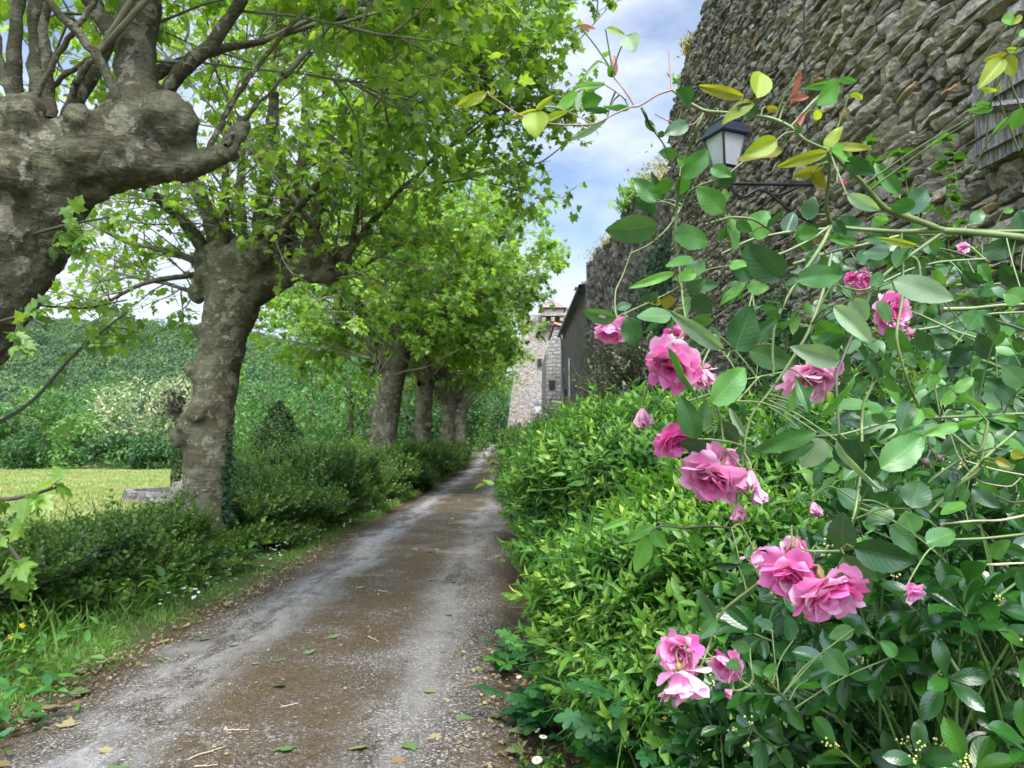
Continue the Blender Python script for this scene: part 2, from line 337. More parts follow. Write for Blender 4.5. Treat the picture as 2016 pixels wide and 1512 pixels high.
M['rubble'] = stone("rubble_stone", [(0.0, (0.2, 0.173, 0.138)), (0.3, (0.3, 0.267, 0.22)), (0.45, (0.36, 0.308, 0.228)), (0.6, (0.35, 0.316, 0.268)), (0.8, (0.5, 0.44, 0.35)), (0.93, (0.43, 0.34, 0.2)), (1.0, (0.42, 0.27, 0.125))], 0.5, 1.0, 1.0)
M['mortar'] = stone("wall_core", [(0.0, (0.07, 0.062, 0.05)), (1.0, (0.12, 0.107, 0.087))], 0.05)
M['old_wall'] = stone("weathered_wall", [(0.0, (0.06, 0.05, 0.04)), (1.0, (0.17, 0.147, 0.118))], 0.5, 0.8)
M['pale_stone'] = stone("pale_stone", [(0.0, (0.11, 0.1, 0.09)), (1.0, (0.22, 0.2, 0.18))], 0.3, 0.9, 0.8)

def courses(name, c1, c2, mortar, scale):
    m, nt = mat(name)
    t = nd(nt, "ShaderNodeTexCoord").outputs["Object"]
    x = nd(nt, "ShaderNodeSeparateXYZ", {"Vector": t})
    wob = noise_(nt, t, 0.8, 4)
    cv = nd(nt, "ShaderNodeCombineXYZ", {0: mth(nt, 'ADD', mth(nt, 'ADD', x.outputs[0], x.outputs[1]), mth(nt, 'MULTIPLY', noise_(nt, t, 5.0, 3), 0.5)), 1: mth(nt, 'ADD', x.outputs[2], mth(nt, 'ADD', mth(nt, 'MULTIPLY', wob, 0.5), mth(nt, 'MULTIPLY', noise_(nt, t, 3.0, 3), 0.16)))})
    b = nd(nt, "ShaderNodeTexBrick", {"Vector": cv, "Color1": c1, "Color2": c2, "Mortar": mortar, "Scale": scale, "Mortar Size": 0.03, "Mortar Smooth": 0.4, "Bias": 0.0, "Brick Width": 0.75, "Row Height": 0.3}, offset=0.43)
    n2, n3 = noise_(nt, t, 1.1, 6, 0.65), noise_(nt, t, 6.0, 5, 0.7)
    col = mixc(nt, 1.0, b.outputs[0], ramp(nt, n3, [(0.28, 0.5), (0.7, 1.4)]), 'MULTIPLY')
    st = ramp(nt, n2, [(0.5, 0.0), (0.66, 1.0)])
    col = mixc(nt, mth(nt, 'MULTIPLY', st, 0.65), col, mixc(nt, 1.0, col, (0.95, 0.68, 0.42), 'MULTIPLY'))
    h = mth(nt, 'ADD', mth(nt, 'MULTIPLY', b.outputs[1], -1.0), n3)
    out(nt, nd(nt, "ShaderNodeBsdfPrincipled", {"Base Color": col, "Roughness": 0.9, "Normal": bump(nt, h, 0.9, 0.12)}).outputs[0]); return m
M['tower'] = courses("tower_masonry", (0.37, 0.335, 0.29), (0.25, 0.22, 0.18), (0.15, 0.125, 0.1), 2.1)
M['grey_house'] = courses("grey_masonry", (0.3, 0.28, 0.25), (0.22, 0.2, 0.18), (0.1, 0.09, 0.08), 1.3)

def wood():
    m, nt = mat("weathered_board")
    v = coords(nt, (1, 1, 1)); t = attr_(nt)
    g = noise_(nt, coords(nt, (18, 18, 2.2)), 3.0, 7, 0.7, 0.4)
    col = ramp(nt, g, [(0.3, (0.06, 0.045, 0.048)), (0.48, (0.18, 0.15, 0.155)), (0.6, (0.36, 0.34, 0.36)), (0.75, (0.58, 0.57, 0.6))])
    col = mixc(nt, 1.0, col, ramp(nt, t, [(0.0, 0.6), (1.0, 1.25)]), 'MULTIPLY')
    out(nt, nd(nt, "ShaderNodeBsdfPrincipled", {"Base Color": col, "Roughness": 0.85, "Normal": bump(nt, g, 0.6, 0.01)}).outputs[0]); return m
M['wood'] = wood()

def road_mat():
    m, nt = mat("gravel_lane")
    t = nd(nt, "ShaderNodeTexCoord").outputs["Object"]
    s = nd(nt, "ShaderNodeSeparateXYZ", {"Vector": t}); X = s.outputs[0]
    wob = mth(nt, 'MULTIPLY', mth(nt, 'SUBTRACT', noise_(nt, t, 0.45, 3), 0.5), 0.9)
    xw = mth(nt, 'ADD', X, wob)
    def band(c, hw, soft):
        d = mth(nt, 'ABSOLUTE', mth(nt, 'SUBTRACT', xw, c))
        return mth(nt, 'DIVIDE', mth(nt, 'SUBTRACT', hw + soft, d), soft, clamp=True)
    st = noise_(nt, coords(nt, (1.6, 0.35, 1)), 1.5, 5, 0.6)
    trk = mth(nt, 'MULTIPLY', mth(nt, 'MAXIMUM', band(-2.12, 0.16, 0.22), mth(nt, 'MULTIPLY', band(-0.68, 0.1, 0.25), 0.62)), ramp(nt, mth(nt, 'ADD', mth(nt, 'MULTIPLY', st, 0.65), mth(nt, 'MULTIPLY', noise_(nt, coords(nt, (1, .45, 1)), 9.0, 6, 0.7), 0.35)), [(0.43, 0.0), (0.52, 1.0)]))
    # gravel
    vo = nd(nt, "ShaderNodeTexVoronoi", {"Vector": t, "Scale": 85.0})
    g1 = nd(nt, "ShaderNodeSeparateColor", {"Color": vo.outputs["Color"]}).outputs[0]
    fine = noise_(nt, t, 190.0, 3, 0.7)
    grav = ramp(nt, g1, [(0.0, (0.04, 0.034, 0.028)), (0.5, (0.105, 0.092, 0.078)), (0.84, (0.2, 0.18, 0.16)), (1.0, (0.5, 0.47, 0.44))])
    grav = mixc(nt, 1.0, grav, ramp(nt, fine, [(0.3, 0.6), (0.7, 1.4)]), 'MULTIPLY')
    grav = mixc(nt, 1.0, grav, ramp(nt, noise_(nt, t, 0.9, 4), [(0.35, 0.6), (0.65, 1.2)]), 'MULTIPLY')
    light = mixc(nt, 1.0, ramp(nt, fine, [(0.25, (0.14, 0.133, 0.125)), (0.75, (0.42, 0.405, 0.385))]), ramp(nt, noise_(nt, t, 7, 5), [(0.3, 0.75), (0.7, 1.15)]), 'MULTIPLY')
    col = mixc(nt, mth(nt, 'MULTIPLY', trk, 0.85), grav, light)
    pat = ramp(nt, noise_(nt, t, 0.62, 3, 0.5), [(0.62, 0.0), (0.7, 1.0)])
    col = mixc(nt, mth(nt, 'MULTIPLY', pat, 0.75), col, light)
    # brown moss and dirt: middle ridge and both edges
    mn = ramp(nt, mth(nt, 'ADD', mth(nt, 'MULTIPLY', noise_(nt, t, 1.3, 6, 0.65), 0.6), mth(nt, 'MULTIPLY', noise_(nt, t, 14.0, 5, 0.7), 0.4)), [(0.38, 0.0), (0.53, 1.0)])
    mid = band(-1.38, 0.34, 0.4)
    edge = mth(nt, 'MAXIMUM', mth(nt, 'DIVIDE', mth(nt, 'SUBTRACT', -2.42, xw), 0.3, clamp=True), mth(nt, 'DIVIDE', mth(nt, 'ADD', xw, 0.36), 0.3, clamp=True))
    mo = mth(nt, 'MULTIPLY', mth(nt, 'MAXIMUM', mid, edge), mn)
    mo = mth(nt, 'MAXIMUM', mth(nt, 'MULTIPLY', mo, 1.0), mth(nt, 'MULTIPLY', mth(nt, 'SUBTRACT', 1.0, trk), mth(nt, 'MULTIPLY', mth(nt, 'MULTIPLY', mn, 0.5), mth(nt, 'ADD', 0.35, mth(nt, 'DIVIDE', s.outputs[1], 22.0), clamp=True))))
    brown = ramp(nt, noise_(nt, t, 40, 4, 0.7), [(0.3, (0.045, 0.032, 0.018)), (0.6, (0.108, 0.08, 0.047)), (0.75, (0.115, 0.105, 0.045))])
    col = mixc(nt, mo, col, brown)
    h = mth(nt, 'ADD', mth(nt, 'MULTIPLY', mth(nt, 'SUBTRACT', 1.0, vo.outputs["Distance"]), 0.8), fine)
    out(nt, nd(nt, "ShaderNodeBsdfPrincipled", {"Base Color": col, "Roughness": 0.95, "Specular IOR Level": 0.1, "Normal": bump(nt, h, 0.8, 0.012)}).outputs[0]); return m
M['road'] = road_mat()

def ground_mat():
    m, nt = mat("earth_and_meadow")
    t = nd(nt, "ShaderNodeTexCoord").outputs["Object"]
    s = nd(nt, "ShaderNodeSeparateXYZ", {"Vector": t}); X = s.outputs[0]
    n1, n2, n3 = noise_(nt, t, 0.12, 5), noise_(nt, t, 2.0, 5, 0.65), noise_(nt, t, 30, 5, 0.7)
    mead = ramp(nt, n1, [(0.35, (0.115, 0.165, 0.03)), (0.52, (0.16, 0.195, 0.048)), (0.66, (0.225, 0.22, 0.09))])
    mead = mixc(nt, 1.0, mead, ramp(nt, n2, [(0.3, 0.75), (0.7, 1.25)]), 'MULTIPLY')
    verge = ramp(nt, n2, [(0.35, (0.07, 0.058, 0.03)), (0.55, (0.07, 0.115, 0.026)), (0.7, (0.1, 0.17, 0.035))])
    soil = ramp(nt, n3, [(0.3, (0.03, 0.02, 0.013)), (0.52, (0.085, 0.058, 0.038)), (0.66, (0.14, 0.095, 0.06)), (0.75, (0.24, 0.17, 0.11))])
    f1 = mth(nt, 'DIVIDE', mth(nt, 'SUBTRACT', -5.5, X), 2.0, clamp=True)
    col = mixc(nt, f1, verge, mead)
    wob = mth(nt, 'MULTIPLY', mth(nt, 'SUBTRACT', n2, 0.5), 1.2)
    f2 = mth(nt, 'DIVIDE', mth(nt, 'ADD', mth(nt, 'ADD', X, 3.15), wob), 0.3, clamp=True)
    col = mixc(nt, f2, col, soil)
    out(nt, nd(nt, "ShaderNodeBsdfPrincipled", {"Base Color": col, "Roughness": 0.95, "Specular IOR Level": 0.15, "Normal": bump(nt, n3, 0.8, 0.03)}).outputs[0]); return m
M['ground'] = ground_mat()
M['hill'] = plain("hill_ground", (0.05, 0.1, 0.04), 0.95, var=0.4, scale=0.05)
# ------------------------------------------------------------------ leaf templates (unit length along +Y, upper side +Z)
def fan_leaf(half, droop=0.25, fold=0.12, twist=0.0):
    pts = half + [(-x, y) for x, y in reversed(half) if abs(x) > 1e-6]
    P = np.array([(0, 0.32)] + pts)
    r2 = (P[:, 0] ** 2 + (P[:, 1] - 0.3) ** 2)
    z = fold * np.abs(P[:, 0]) - droop * r2 + twist * P[:, 0] * (P[:, 1] - .3)
    n = len(pts)
    F = np.array([[0, 1 + (i + 1) % n, 1 + i] for i in range(n)])
    F = F[:, ::-1] if False else F
    V = np.column_stack([P, z])
    c = V[F[:, 1]] - V[F[:, 0]]; d = V[F[:, 2]] - V[F[:, 0]]
    flip = np.cross(c, d)[:, 2] < 0
    F[flip] = F[flip][:, ::-1]
    return V, F, np.column_stack([P[:, 0] + .5, P[:, 1]])
PL_HALF = [(0, 0), (0.15, -0.07), (0.4, -0.02), (0.3, 0.12), (0.45, 0.2), (0.6, 0.44), (0.4, 0.42), (0.25, 0.5), (0.28, 0.68), (0.13, 0.8), (0, 1.0)]
PL = [fan_leaf(PL_HALF, d, f, tw) for d, f, tw in ((.25, .12, .2), (.5, .05, -.3), (.1, .25, .1), (.7, .2, .3))]
PLO = [fan_leaf([(0, 0), (0.38, -0.03), (0.3, 0.15), (0.58, 0.43), (0.24, 0.5), (0, 1.0)], d, f, tw) for d, f, tw in ((.3, .15, .2), (.6, .1, -.3))]

def grid_leaf(nu, nv, wid, wfun, fold=0.15, arch=0.2, serr=0.0, wave=0.0, seed=0):
    r = np.random.default_rng(seed)
    u, v = np.meshgrid(np.linspace(-1, 1, nu), np.linspace(0, 1, nv))
    wv = wfun(v) * wid
    if serr: wv = wv * np.where(np.abs(u) > .99, 1 + serr * (np.arange(nv) % 2)[:, None], 1)
    x = u * wv
    z = fold * np.abs(x) - arch * v ** 2 + wave * np.sin(v * 9 + seed) * np.abs(u) * wid + wave * .6 * np.sin(v * 5 + u * 2 + seed * 2) * wid
    y = v - 0.12 * arch * v
    V = np.stack([x, y, z], -1).reshape(-1, 3)
    i, j = np.meshgrid(np.arange(nv - 1), np.arange(nu - 1), indexing='ij')
    F = np.stack([i * nu + j, i * nu + j + 1, (i + 1) * nu + j + 1, (i + 1) * nu + j], -1).reshape(-1, 4)
    return V, F, np.stack([u / 2 + .5, v], -1).reshape(-1, 2)
ovate = lambda v: np.clip(np.sin(np.pi * np.clip(v, 0, 1) ** 0.82), 0, 1) ** 0.72 * (1 - 0.12 * v)
lance = lambda v: np.clip(np.sin(np.pi * np.clip(v, 0, 1) ** 0.7), 0, 1) ** 0.9
obov = lambda v: (np.clip(np.sin(np.pi * np.clip(v, 0, 1) ** 1.55), 0, 1) ** 0.6) * (0.35 + .65 * smooth(0, .5, v)) + 0.03 * (v < .3)
ROSE = [grid_leaf(7, 15, 0.3, ovate, f, a, 0.06, wv, k) for k, (f, a, wv) in enumerate(((.25, .15, .06), (.1, .3, .1), (.45, .05, .05), (.2, -.12, .08)))]
ROSE_LO = [grid_leaf(3, 6, 0.3, ovate, f, a, 0, .03, k) for k, (f, a) in enumerate(((.25, .15), (.1, .35), (.4, 0)))]
GLOS = [grid_leaf(5, 9, 0.205, obov, f, a, 0, .03, k) for k, (f, a) in enumerate(((.35, .2), (.2, .35), (.5, .05)))]
HYP = [grid_leaf(3, 5, 0.19, lance, f, a, 0, 0, k) for k, (f, a) in enumerate(((.4, .25), (.25, .45)))]
SMALL = grid_leaf(3, 3, 0.22, lambda v: 1 - np.abs(2 * v - .9), .35, .2)
DIAMOND = (np.array([[0, 0, 0], [.42, .5, .08], [0, 1, 0], [-.42, .5, .08]], float), np.array([[0, 1, 2, 3]]), np.array([[.5, 0], [1, .5], [.5, 1], [0, .5]]))
def merge(parts):
    """parts: list of (template, pos, rot, tint offset) -> one template"""
    V, F, U, T, n = [], [], [], [], 0
    for t, p, r, o in parts:
        V.append(t[0] @ r.T + p); F.append(t[1] + n); U.append(t[2]); T.append(np.full(len(t[0]), o)); n += len(t[0])
    return np.concatenate(V), np.concatenate(F), np.concatenate(U), np.concatenate(T)
def stalk(L, r, bend=0.15, k=4):
    v = np.linspace(0, 1, k); P = np.stack([bend * v ** 2, v * L, 0 * v], -1)
    m = MB(); m.tubes(P, np.full(k, r) * (1.1 - .7 * v), 4)
    return m.V[0].astype(float), m.F[0], m.U[0]
def sprig(leaf, L, pairs, size, seed, tipt=0.35, width=1.0, open_=0.9, stem_r=0.004):
    """leafy shoot along +Y with opposite leaf pairs"""
    r = np.random.default_rng(seed)
    parts = [(stalk(L, stem_r), np.zeros(3), np.eye(3), -0.1)]
    for i in range(pairs):
        f = (i + .6) / pairs; y = f * L
        az = (i % 2) * math.pi / 2 + r.normal() * .4
        for s in (0, math.pi):
            a = az + s + r.normal() * .2
            op = open_ * (1.15 - .6 * f) + r.normal() * .12
            d = np.array([[math.cos(a) * math.sin(op), math.cos(op), math.sin(a) * math.sin(op)]])
            nn = np.array([[-math.cos(a) * .5, .8, -math.sin(a) * .5]])
            sz = size * (1.0 - .45 * f) * (1 + r.normal() * .15)
            B = basis(d, nn)[0] * np.array([width, 1, 1]) * sz
            parts.append((leaf, np.array([.15 * f * f * L, y, 0]), B, tipt * (f - .4) + r.normal() * .06))
    return merge(parts)
def curve_pts(start, dirs, L, p, up=0.0, wob=0.08, side=None):
    P = [np.array(start, float)]; d = norm(np.array(dirs, float)); st = np.asarray(L) / (p - 1)
    for i in range(p - 1):
        d = d + np.array([0, 0, up]) + rng.normal(size=d.shape) * wob
        if side is not None: d = d + side
        d = norm(d); P.append(P[-1] + d * st[:, None])
    return np.stack(P, 1)
def children(P, n, t0, t1, ang, L, p, up=0.0, wob=0.1, flat=None):
    """n children on each parent curve"""
    N, q, _ = P.shape
    idx = np.repeat(np.arange(N), n); t = rng.uniform(t0, t1, N * n)
    f = t * (q - 1); i = np.minimum(f.astype(int), q - 2); fr = (f - i)[:, None]
    pos = P[idx, i] * (1 - fr) + P[idx, i + 1] * fr
    tg = norm(P[idx, i + 1] - P[idx, i])
    pr = rnd(N * n); pr = norm(pr - tg * (pr * tg).sum(-1, keepdims=True))
    a = rng.normal(ang, .2, N * n)[:, None]
    d = tg * np.cos(a) + pr * np.sin(a)
    ln = L * (1.15 - .6 * t) * rng.uniform(.7, 1.3, N * n)
    return curve_pts(pos, d, ln, p, up, wob), ln
# ------------------------------------------------------------------ ground, lane, hills
ROAD_L, ROAD_R = -2.75, -0.05
def ground_h(x, y):
    x, y = np.asarray(x, float), np.asarray(y, float)
    rise = 1.35 * smooth(36, 86, y) * smooth(-9, -4.5, x)
    drop = -0.9 * smooth(-5.6, -11, x)
    return rise + drop + 0.12 * smooth(0.2, 2.2, x)
def build_ground():
    def axis(lo, hi, c, near, far):
        o, v = [c], c
        while v < hi: v += near + far * abs(v - c); o.append(v)
        v = c
        while v > lo: v -= near + far * abs(v - c); o.append(v)
        return np.array(sorted(o))
    xs, ys = axis(-700, 500, 0, 0.35, 0.06), axis(-60, 900, 4, 0.4, 0.06)
    X, Y = np.meshgrid(xs, ys); Z = ground_h(X, Y)
    Z = Z + rng.normal(size=Z.shape) * 0.02 * ((X < ROAD_L - .3) | (X > ROAD_R + .2)) * (Y < 60)
    Z = np.where((X > ROAD_L - .5) & (X < ROAD_R + .5), Z - 0.02, Z)
    n, k = X.shape[1], X.shape[0]
    i, j = np.meshgrid(np.arange(k - 1), np.arange(n - 1), indexing='ij')
    F = np.stack([i * n + j, i * n + j + 1, (i + 1) * n + j + 1, (i + 1) * n + j], -1).reshape(-1, 4)
    m = MB(); m.add(np.stack([X, Y, Z], -1), F)
    tag(m.build("ground", M['ground']), kind='structure')
    # the lane: one sheet with ragged edges, slightly crowned
    ys = np.concatenate([np.arange(-3, 14, .12), np.arange(14, 40, .5), np.arange(40, 92, 1.0)])
    us = np.linspace(0, 1, 26)
    U, Y = np.meshgrid(us, ys)
    el = ROAD_L + 0.1 * np.sin(ys * 1.3) * np.cos(ys * .37) + rng.normal(size=len(ys)) * .025 - 0.35 * smooth(40, 80, ys)
    er = ROAD_R + 0.08 * np.sin(ys * 1.7 + 1) + rng.normal(size=len(ys)) * .025 - 0.75 * smooth(40, 80, ys)
    X = el[:, None] * (1 - U) + er[:, None] * U
    Z = 1.35 * smooth(36, 86, Y) + 0.004 + 0.03 * (1 - (2 * U - 1) ** 2) - 0.022 * (np.abs(2 * U - 1) > .97)
    n, k = X.shape[1], X.shape[0]
    i, j = np.meshgrid(np.arange(k - 1), np.arange(n - 1), indexing='ij')
    F = np.stack([i * n + j, i * n + j + 1, (i + 1) * n + j + 1, (i + 1) * n + j], -1).reshape(-1, 4)
    m = MB(); m.add(np.stack([X, Y, Z], -1), F)
    tag(m.build("road", M['road']), kind='structure')
build_ground()

def hill_h(x, y):
    r = 46 * np.exp(-(((x + 250) / 190) ** 2)) * smooth(95, 330, y) + 20 * np.exp(-(((x + 60) / 160) ** 2)) * smooth(120, 380, y)
    return r - 2 + 5 * np.sin(x * .03) * np.sin(y * .02)
def build_hill():
    xs, ys = np.linspace(-650, 260, 110), np.linspace(90, 620, 80)
    X, Y = np.meshgrid(xs, ys); Z = hill_h(X, Y)
    n, k = X.shape[1], X.shape[0]
    i, j = np.meshgrid(np.arange(k - 1), np.arange(n - 1), indexing='ij')
    F = np.stack([i * n + j, i * n + j + 1, (i + 1) * n + j + 1, (i + 1) * n + j], -1).reshape(-1, 4)
    m = MB(); m.add(np.stack([X, Y, Z], -1), F)
    tag(m.build("hills", M['hill']), kind='structure')
    # the wood on it reads as one mass: lumps of leaf clumps
    N = 1900
    y = 108 + 330 * rng.random(N) ** 1.1; x = y * rng.uniform(-.82, .02, N)
    z = hill_h(x, y)
    K = 300
    d = norm(rnd(N * K)); d[:, 2] = np.abs(d[:, 2]) * 1.1
    R = np.repeat(rng.uniform(2.6, 5.2, N), K)[:, None]
    p = np.repeat(np.stack([x, y, z + 3], -1), K, 0) + d * R * rng.uniform(.8, 1.08, (N * K, 1))
    B = basis(rnd(N * K), d + rnd(N * K, .5)) * (R * .19)[:, :, None]
    t = np.clip(np.repeat(rng.normal(.45, .22, N), K) + rng.normal(0, .16, N * K), 0, 1)
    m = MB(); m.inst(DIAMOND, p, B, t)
    tag(m.build("hill_wood", M['tree_hazed']), kind='stuff')
build_hill()

# ------------------------------------------------------------------ broadleaf and conifer trees round the meadow and behind the avenue
def leafy_tree(name, label, x, y, h, r, matk, n=3500, lf=0.34, lobes=9, base=None, group=None, low=0.15, tr=0.16, tmean=.5, shape='round', cat='tree'):
    z0 = float(ground_h(x, y)) if base is None else base
    o = thing(name, label, cat, (0, 0, 0), group)
    if shape == 'round':
        zz = rng.uniform(low, .92, lobes); a = rng.uniform(0, 6.28, lobes)
        prof = np.sin(np.pi * np.clip(zz * .8 + .2, 0, 1)) ** .6
        rr = rng.uniform(.25, .75, lobes) * r * prof
        C = np.stack([x + rr * np.cos(a), y + rr * np.sin(a), z0 + zz * h * .9], -1)
        RR = rng.uniform(.32, .55, lobes) * r
        k = rng.integers(0, lobes, n)
        d = norm(rnd(n)); 
        p = C[k] + d * RR[k][:, None] * rng.uniform(.72, 1.1, (n, 1)) * np.array([1, 1, min(1.25, h / (2 * r))])
        tl = (rng.normal(0, .16, lobes))[k]
    else:
        zz = rng.random(n) ** (1.25 if shape == 'cone' else 1.0); a = rng.uniform(0, 6.28, n)
        prof = (np.sin(np.pi * np.clip(.16 + zz * .84, 0, 1)) ** .8 if shape == 'cone' else np.minimum(1, (1 - zz) * 7) ** .5 * (.8 + .2 * np.sin(zz * 3)))
        lump = 1 + .16 * np.sin(a * 3 + zz * 9) * np.sin(zz * 23 + a)
        rad = r * prof * lump * rng.uniform(.75, 1.05, n)
        p = np.stack([x + rad * np.cos(a), y + rad * np.sin(a), z0 + low * h + zz * h * (1 - low)], -1)
        d = norm(np.stack([np.cos(a), np.sin(a), .5 + 0 * a], -1)); tl = .12 * (lump - 1) / .16
        C = np.array([[x, y, z0 + h * f] for f in (.3, .5, .7)])
    p[:, 2] = np.maximum(p[:, 2], z0 + .05)
    B = basis(rnd(n) + np.array([0, 0, -.3]), d * .9 + rnd(n, .7) + np.array([0, 0, .5])) * (lf * rng.uniform(.6, 1.35, n))[:, None, None]
    m = MB(); m.inst(SMALL, p, B, np.clip(rng.normal(tmean, .17, n) + tl, 0, 1))
    m.build("crown", M[matk], o)
    b = MB()
    top = np.array([x, y, z0 + h * .75])
    b.tubes(np.linspace([x, y, z0 - .1], top, 6) + rng.normal(size=(6, 3)) * .05 * np.array([1, 1, 0]), np.linspace(tr, tr * .3, 6), 7)
    if shape == 'round':
        s = np.array([[x, y, z0 + h * f] for f in rng.uniform(.2, .6, len(C))])
        b.tubes(np.stack([s * (1 - t) + C * t + np.array([0, 0, .3]) * math.sin(3.1 * t) for t in np.linspace(0, 1, 5)], 1), np.tile(np.linspace(tr * .5, tr * .12, 5), (len(C), 1)), 5)
    b.build("trunk", M['twig'], o)
    return o
FAR = "trees along the far edge of the meadow"
for i, (px_, d, h, r, mk, lab, tm) in enumerate([
    (15, 74, 6.5, 3.6, 'tree_mid', "bushy green tree at the edge of the frame, far end of the meadow edge", .38),
    (85, 80, 9.0, 4.4, 'tree_mid', "tall mid-green tree behind the meadow, just past the trunk of the nearest plane tree", .5),
    (150, 73, 5.4, 3.0, 'tree_mid', "low bright green bush-like tree on the meadow edge left of the blossom tree", .72),
    (195, 88, 11.0, 4.8, 'tree_mid', "dull grey-green tree rising behind the low bright bush", .42),
    (255, 79, 9.4, 6.2, 'tree_pale', "cream blossoming tree beyond the meadow, left of the burled plane trunk", .5),
    (345, 82, 9.6, 5.6, 'tree_pale', "cream blossoming tree half hidden by the burled plane trunk", .42),
    (215, 72, 3.8, 2.6, 'tree_mid', "round dark shrub tree at the foot of the blossoming trees", .25),
    (300, 71, 3.6, 2.6, 'tree_mid', "spreading dark shrub tree on the meadow edge in front of the cream blossom", .22),
    (55, 71, 3.6, 2.4, 'tree_mid', "low dark shrub on the meadow edge near the bushy green tree", .25),
    (475, 75, 7.5, 3.4, 'tree_mid', "fresh green tree seen just right of the burled plane trunk", .66),
    (560, 82, 10.0, 4.5, 'tree_mid', "tall green tree behind the dark conifer", .5),
    (640, 78, 9.0, 4.2, 'tree_mid', "green tree beyond the meadow right of the dark conifer", .45),
]):
    p = at(px_, 900, d)
    leafy_tree("meadow_tree", lab, p[0], d, h, r, mk, n=2600, lf=.5, group=FAR, low=.05, tmean=tm)
p = at(347, 940, 36)
leafy_tree("columnar_cypress", "thin columnar cypress standing behind the low stone basin in the meadow", p[0], 36, 3.5, .26, 'tree_dark', n=1800, lf=.13, shape='column', low=.02, tr=.05, tmean=.55)
p = at(546, 940, 40)
leafy_tree("dark_conifer", "broad dark conifer on the meadow between the first two full plane trunks", p[0], 40, 4.7, 1.35, 'tree_dark', n=6000, lf=.2, shape='cone', low=.0, tr=.1, tmean=.45)
p = at(487, 935, 37)
leafy_tree("yellow_green_shrub", "small yellow-green shrub beside the dark conifer", p[0], 37, 1.5, .8, 'tree_mid', n=1200, lf=.16, low=.0, tr=.04, tmean=.9, cat='shrub')
AV = "trees growing behind the plane avenue"
for px_, d, h, r, tm, lab in [
    (690, 44, 9, 4.2, .5, "green tree filling the gap left of the third plane trunk"),
    (610, 56, 12, 5.0, .42, "tall green tree behind the hedge, left of the third plane trunk"),
    (800, 50, 8, 3.4, .36, "dark green tree between the third and fourth plane trunks"),
    (740, 62, 13, 5.5, .5, "tall pale-green tree standing behind the third plane trunk"),
    (880, 66, 9, 3.6, .3, "dark tree behind the two farthest plane trunks"),
    (925, 76, 7.5, 2.6, .16, "very dark tree beside the far end of the lane"),
    (905, 92, 14, 5.0, .34, "tall tree closing the view at the end of the avenue"),
    (978, 100, 10, 3.0, .26, "dark tree where the lane disappears beside the tower"),
    (958, 108, 13, 4.0, .5, "tall lighter tree beyond the end of the lane"),
    (530, 66, 12, 5.0, .52, "tall green tree whose top shows beyond the dark conifer"),
]:
    p = at(px_, 900, d)
    leafy_tree("roadside_tree", lab, p[0], d, h, r, 'tree_mid', n=5000, lf=.36, group=AV, low=.08, tmean=tm, lobes=13)
p = at(952, 880, 72)
leafy_tree("yellow_green_shrub", "slender yellow-green shrub beside the far end of the lane", p[0], 72, 2.6, .8, 'tree_mid', n=1200, lf=.2, low=0, tr=.04, tmean=.95, cat='shrub')

# ------------------------------------------------------------------ low stone basin in the meadow
def basin():
    o = thing("stone_basin", "low round grey stone basin with a block, on the meadow behind the burled plane trunk", "basin")
    c = at(395, 968, 33); z0 = float(ground_h(c[0], c[1]))
    m = MB(); ns = 40
    for ring in range(2):
        for k in range(ns):
            a = (k + .5 * ring) / ns * 6.283
            R = np.array([[math.cos(a), -math.sin(a), 0], [math.sin(a), math.cos(a), 0], [0, 0, 1]])
            m.box((c[0] + 3.0 * math.cos(a), c[1] + 2.2 * math.sin(a), z0 + .12 + ring * .23), (.34 + rng.normal() * .02, .5, .22 + rng.normal() * .012), R, rng.uniform(0, 1))
    m.build("rim", M['pale_stone'], o, False)
    m = MB()
    for k in range(3): m.box((c[0] + .1 - .02 * k, c[1] - .6, z0 + .2 + .25 * k), (1.9 - .12 * k, 1.1 - .05 * k, .24), None, .3 + .2 * k)
    m.build("block", M['pale_stone'], o, False)
basin()
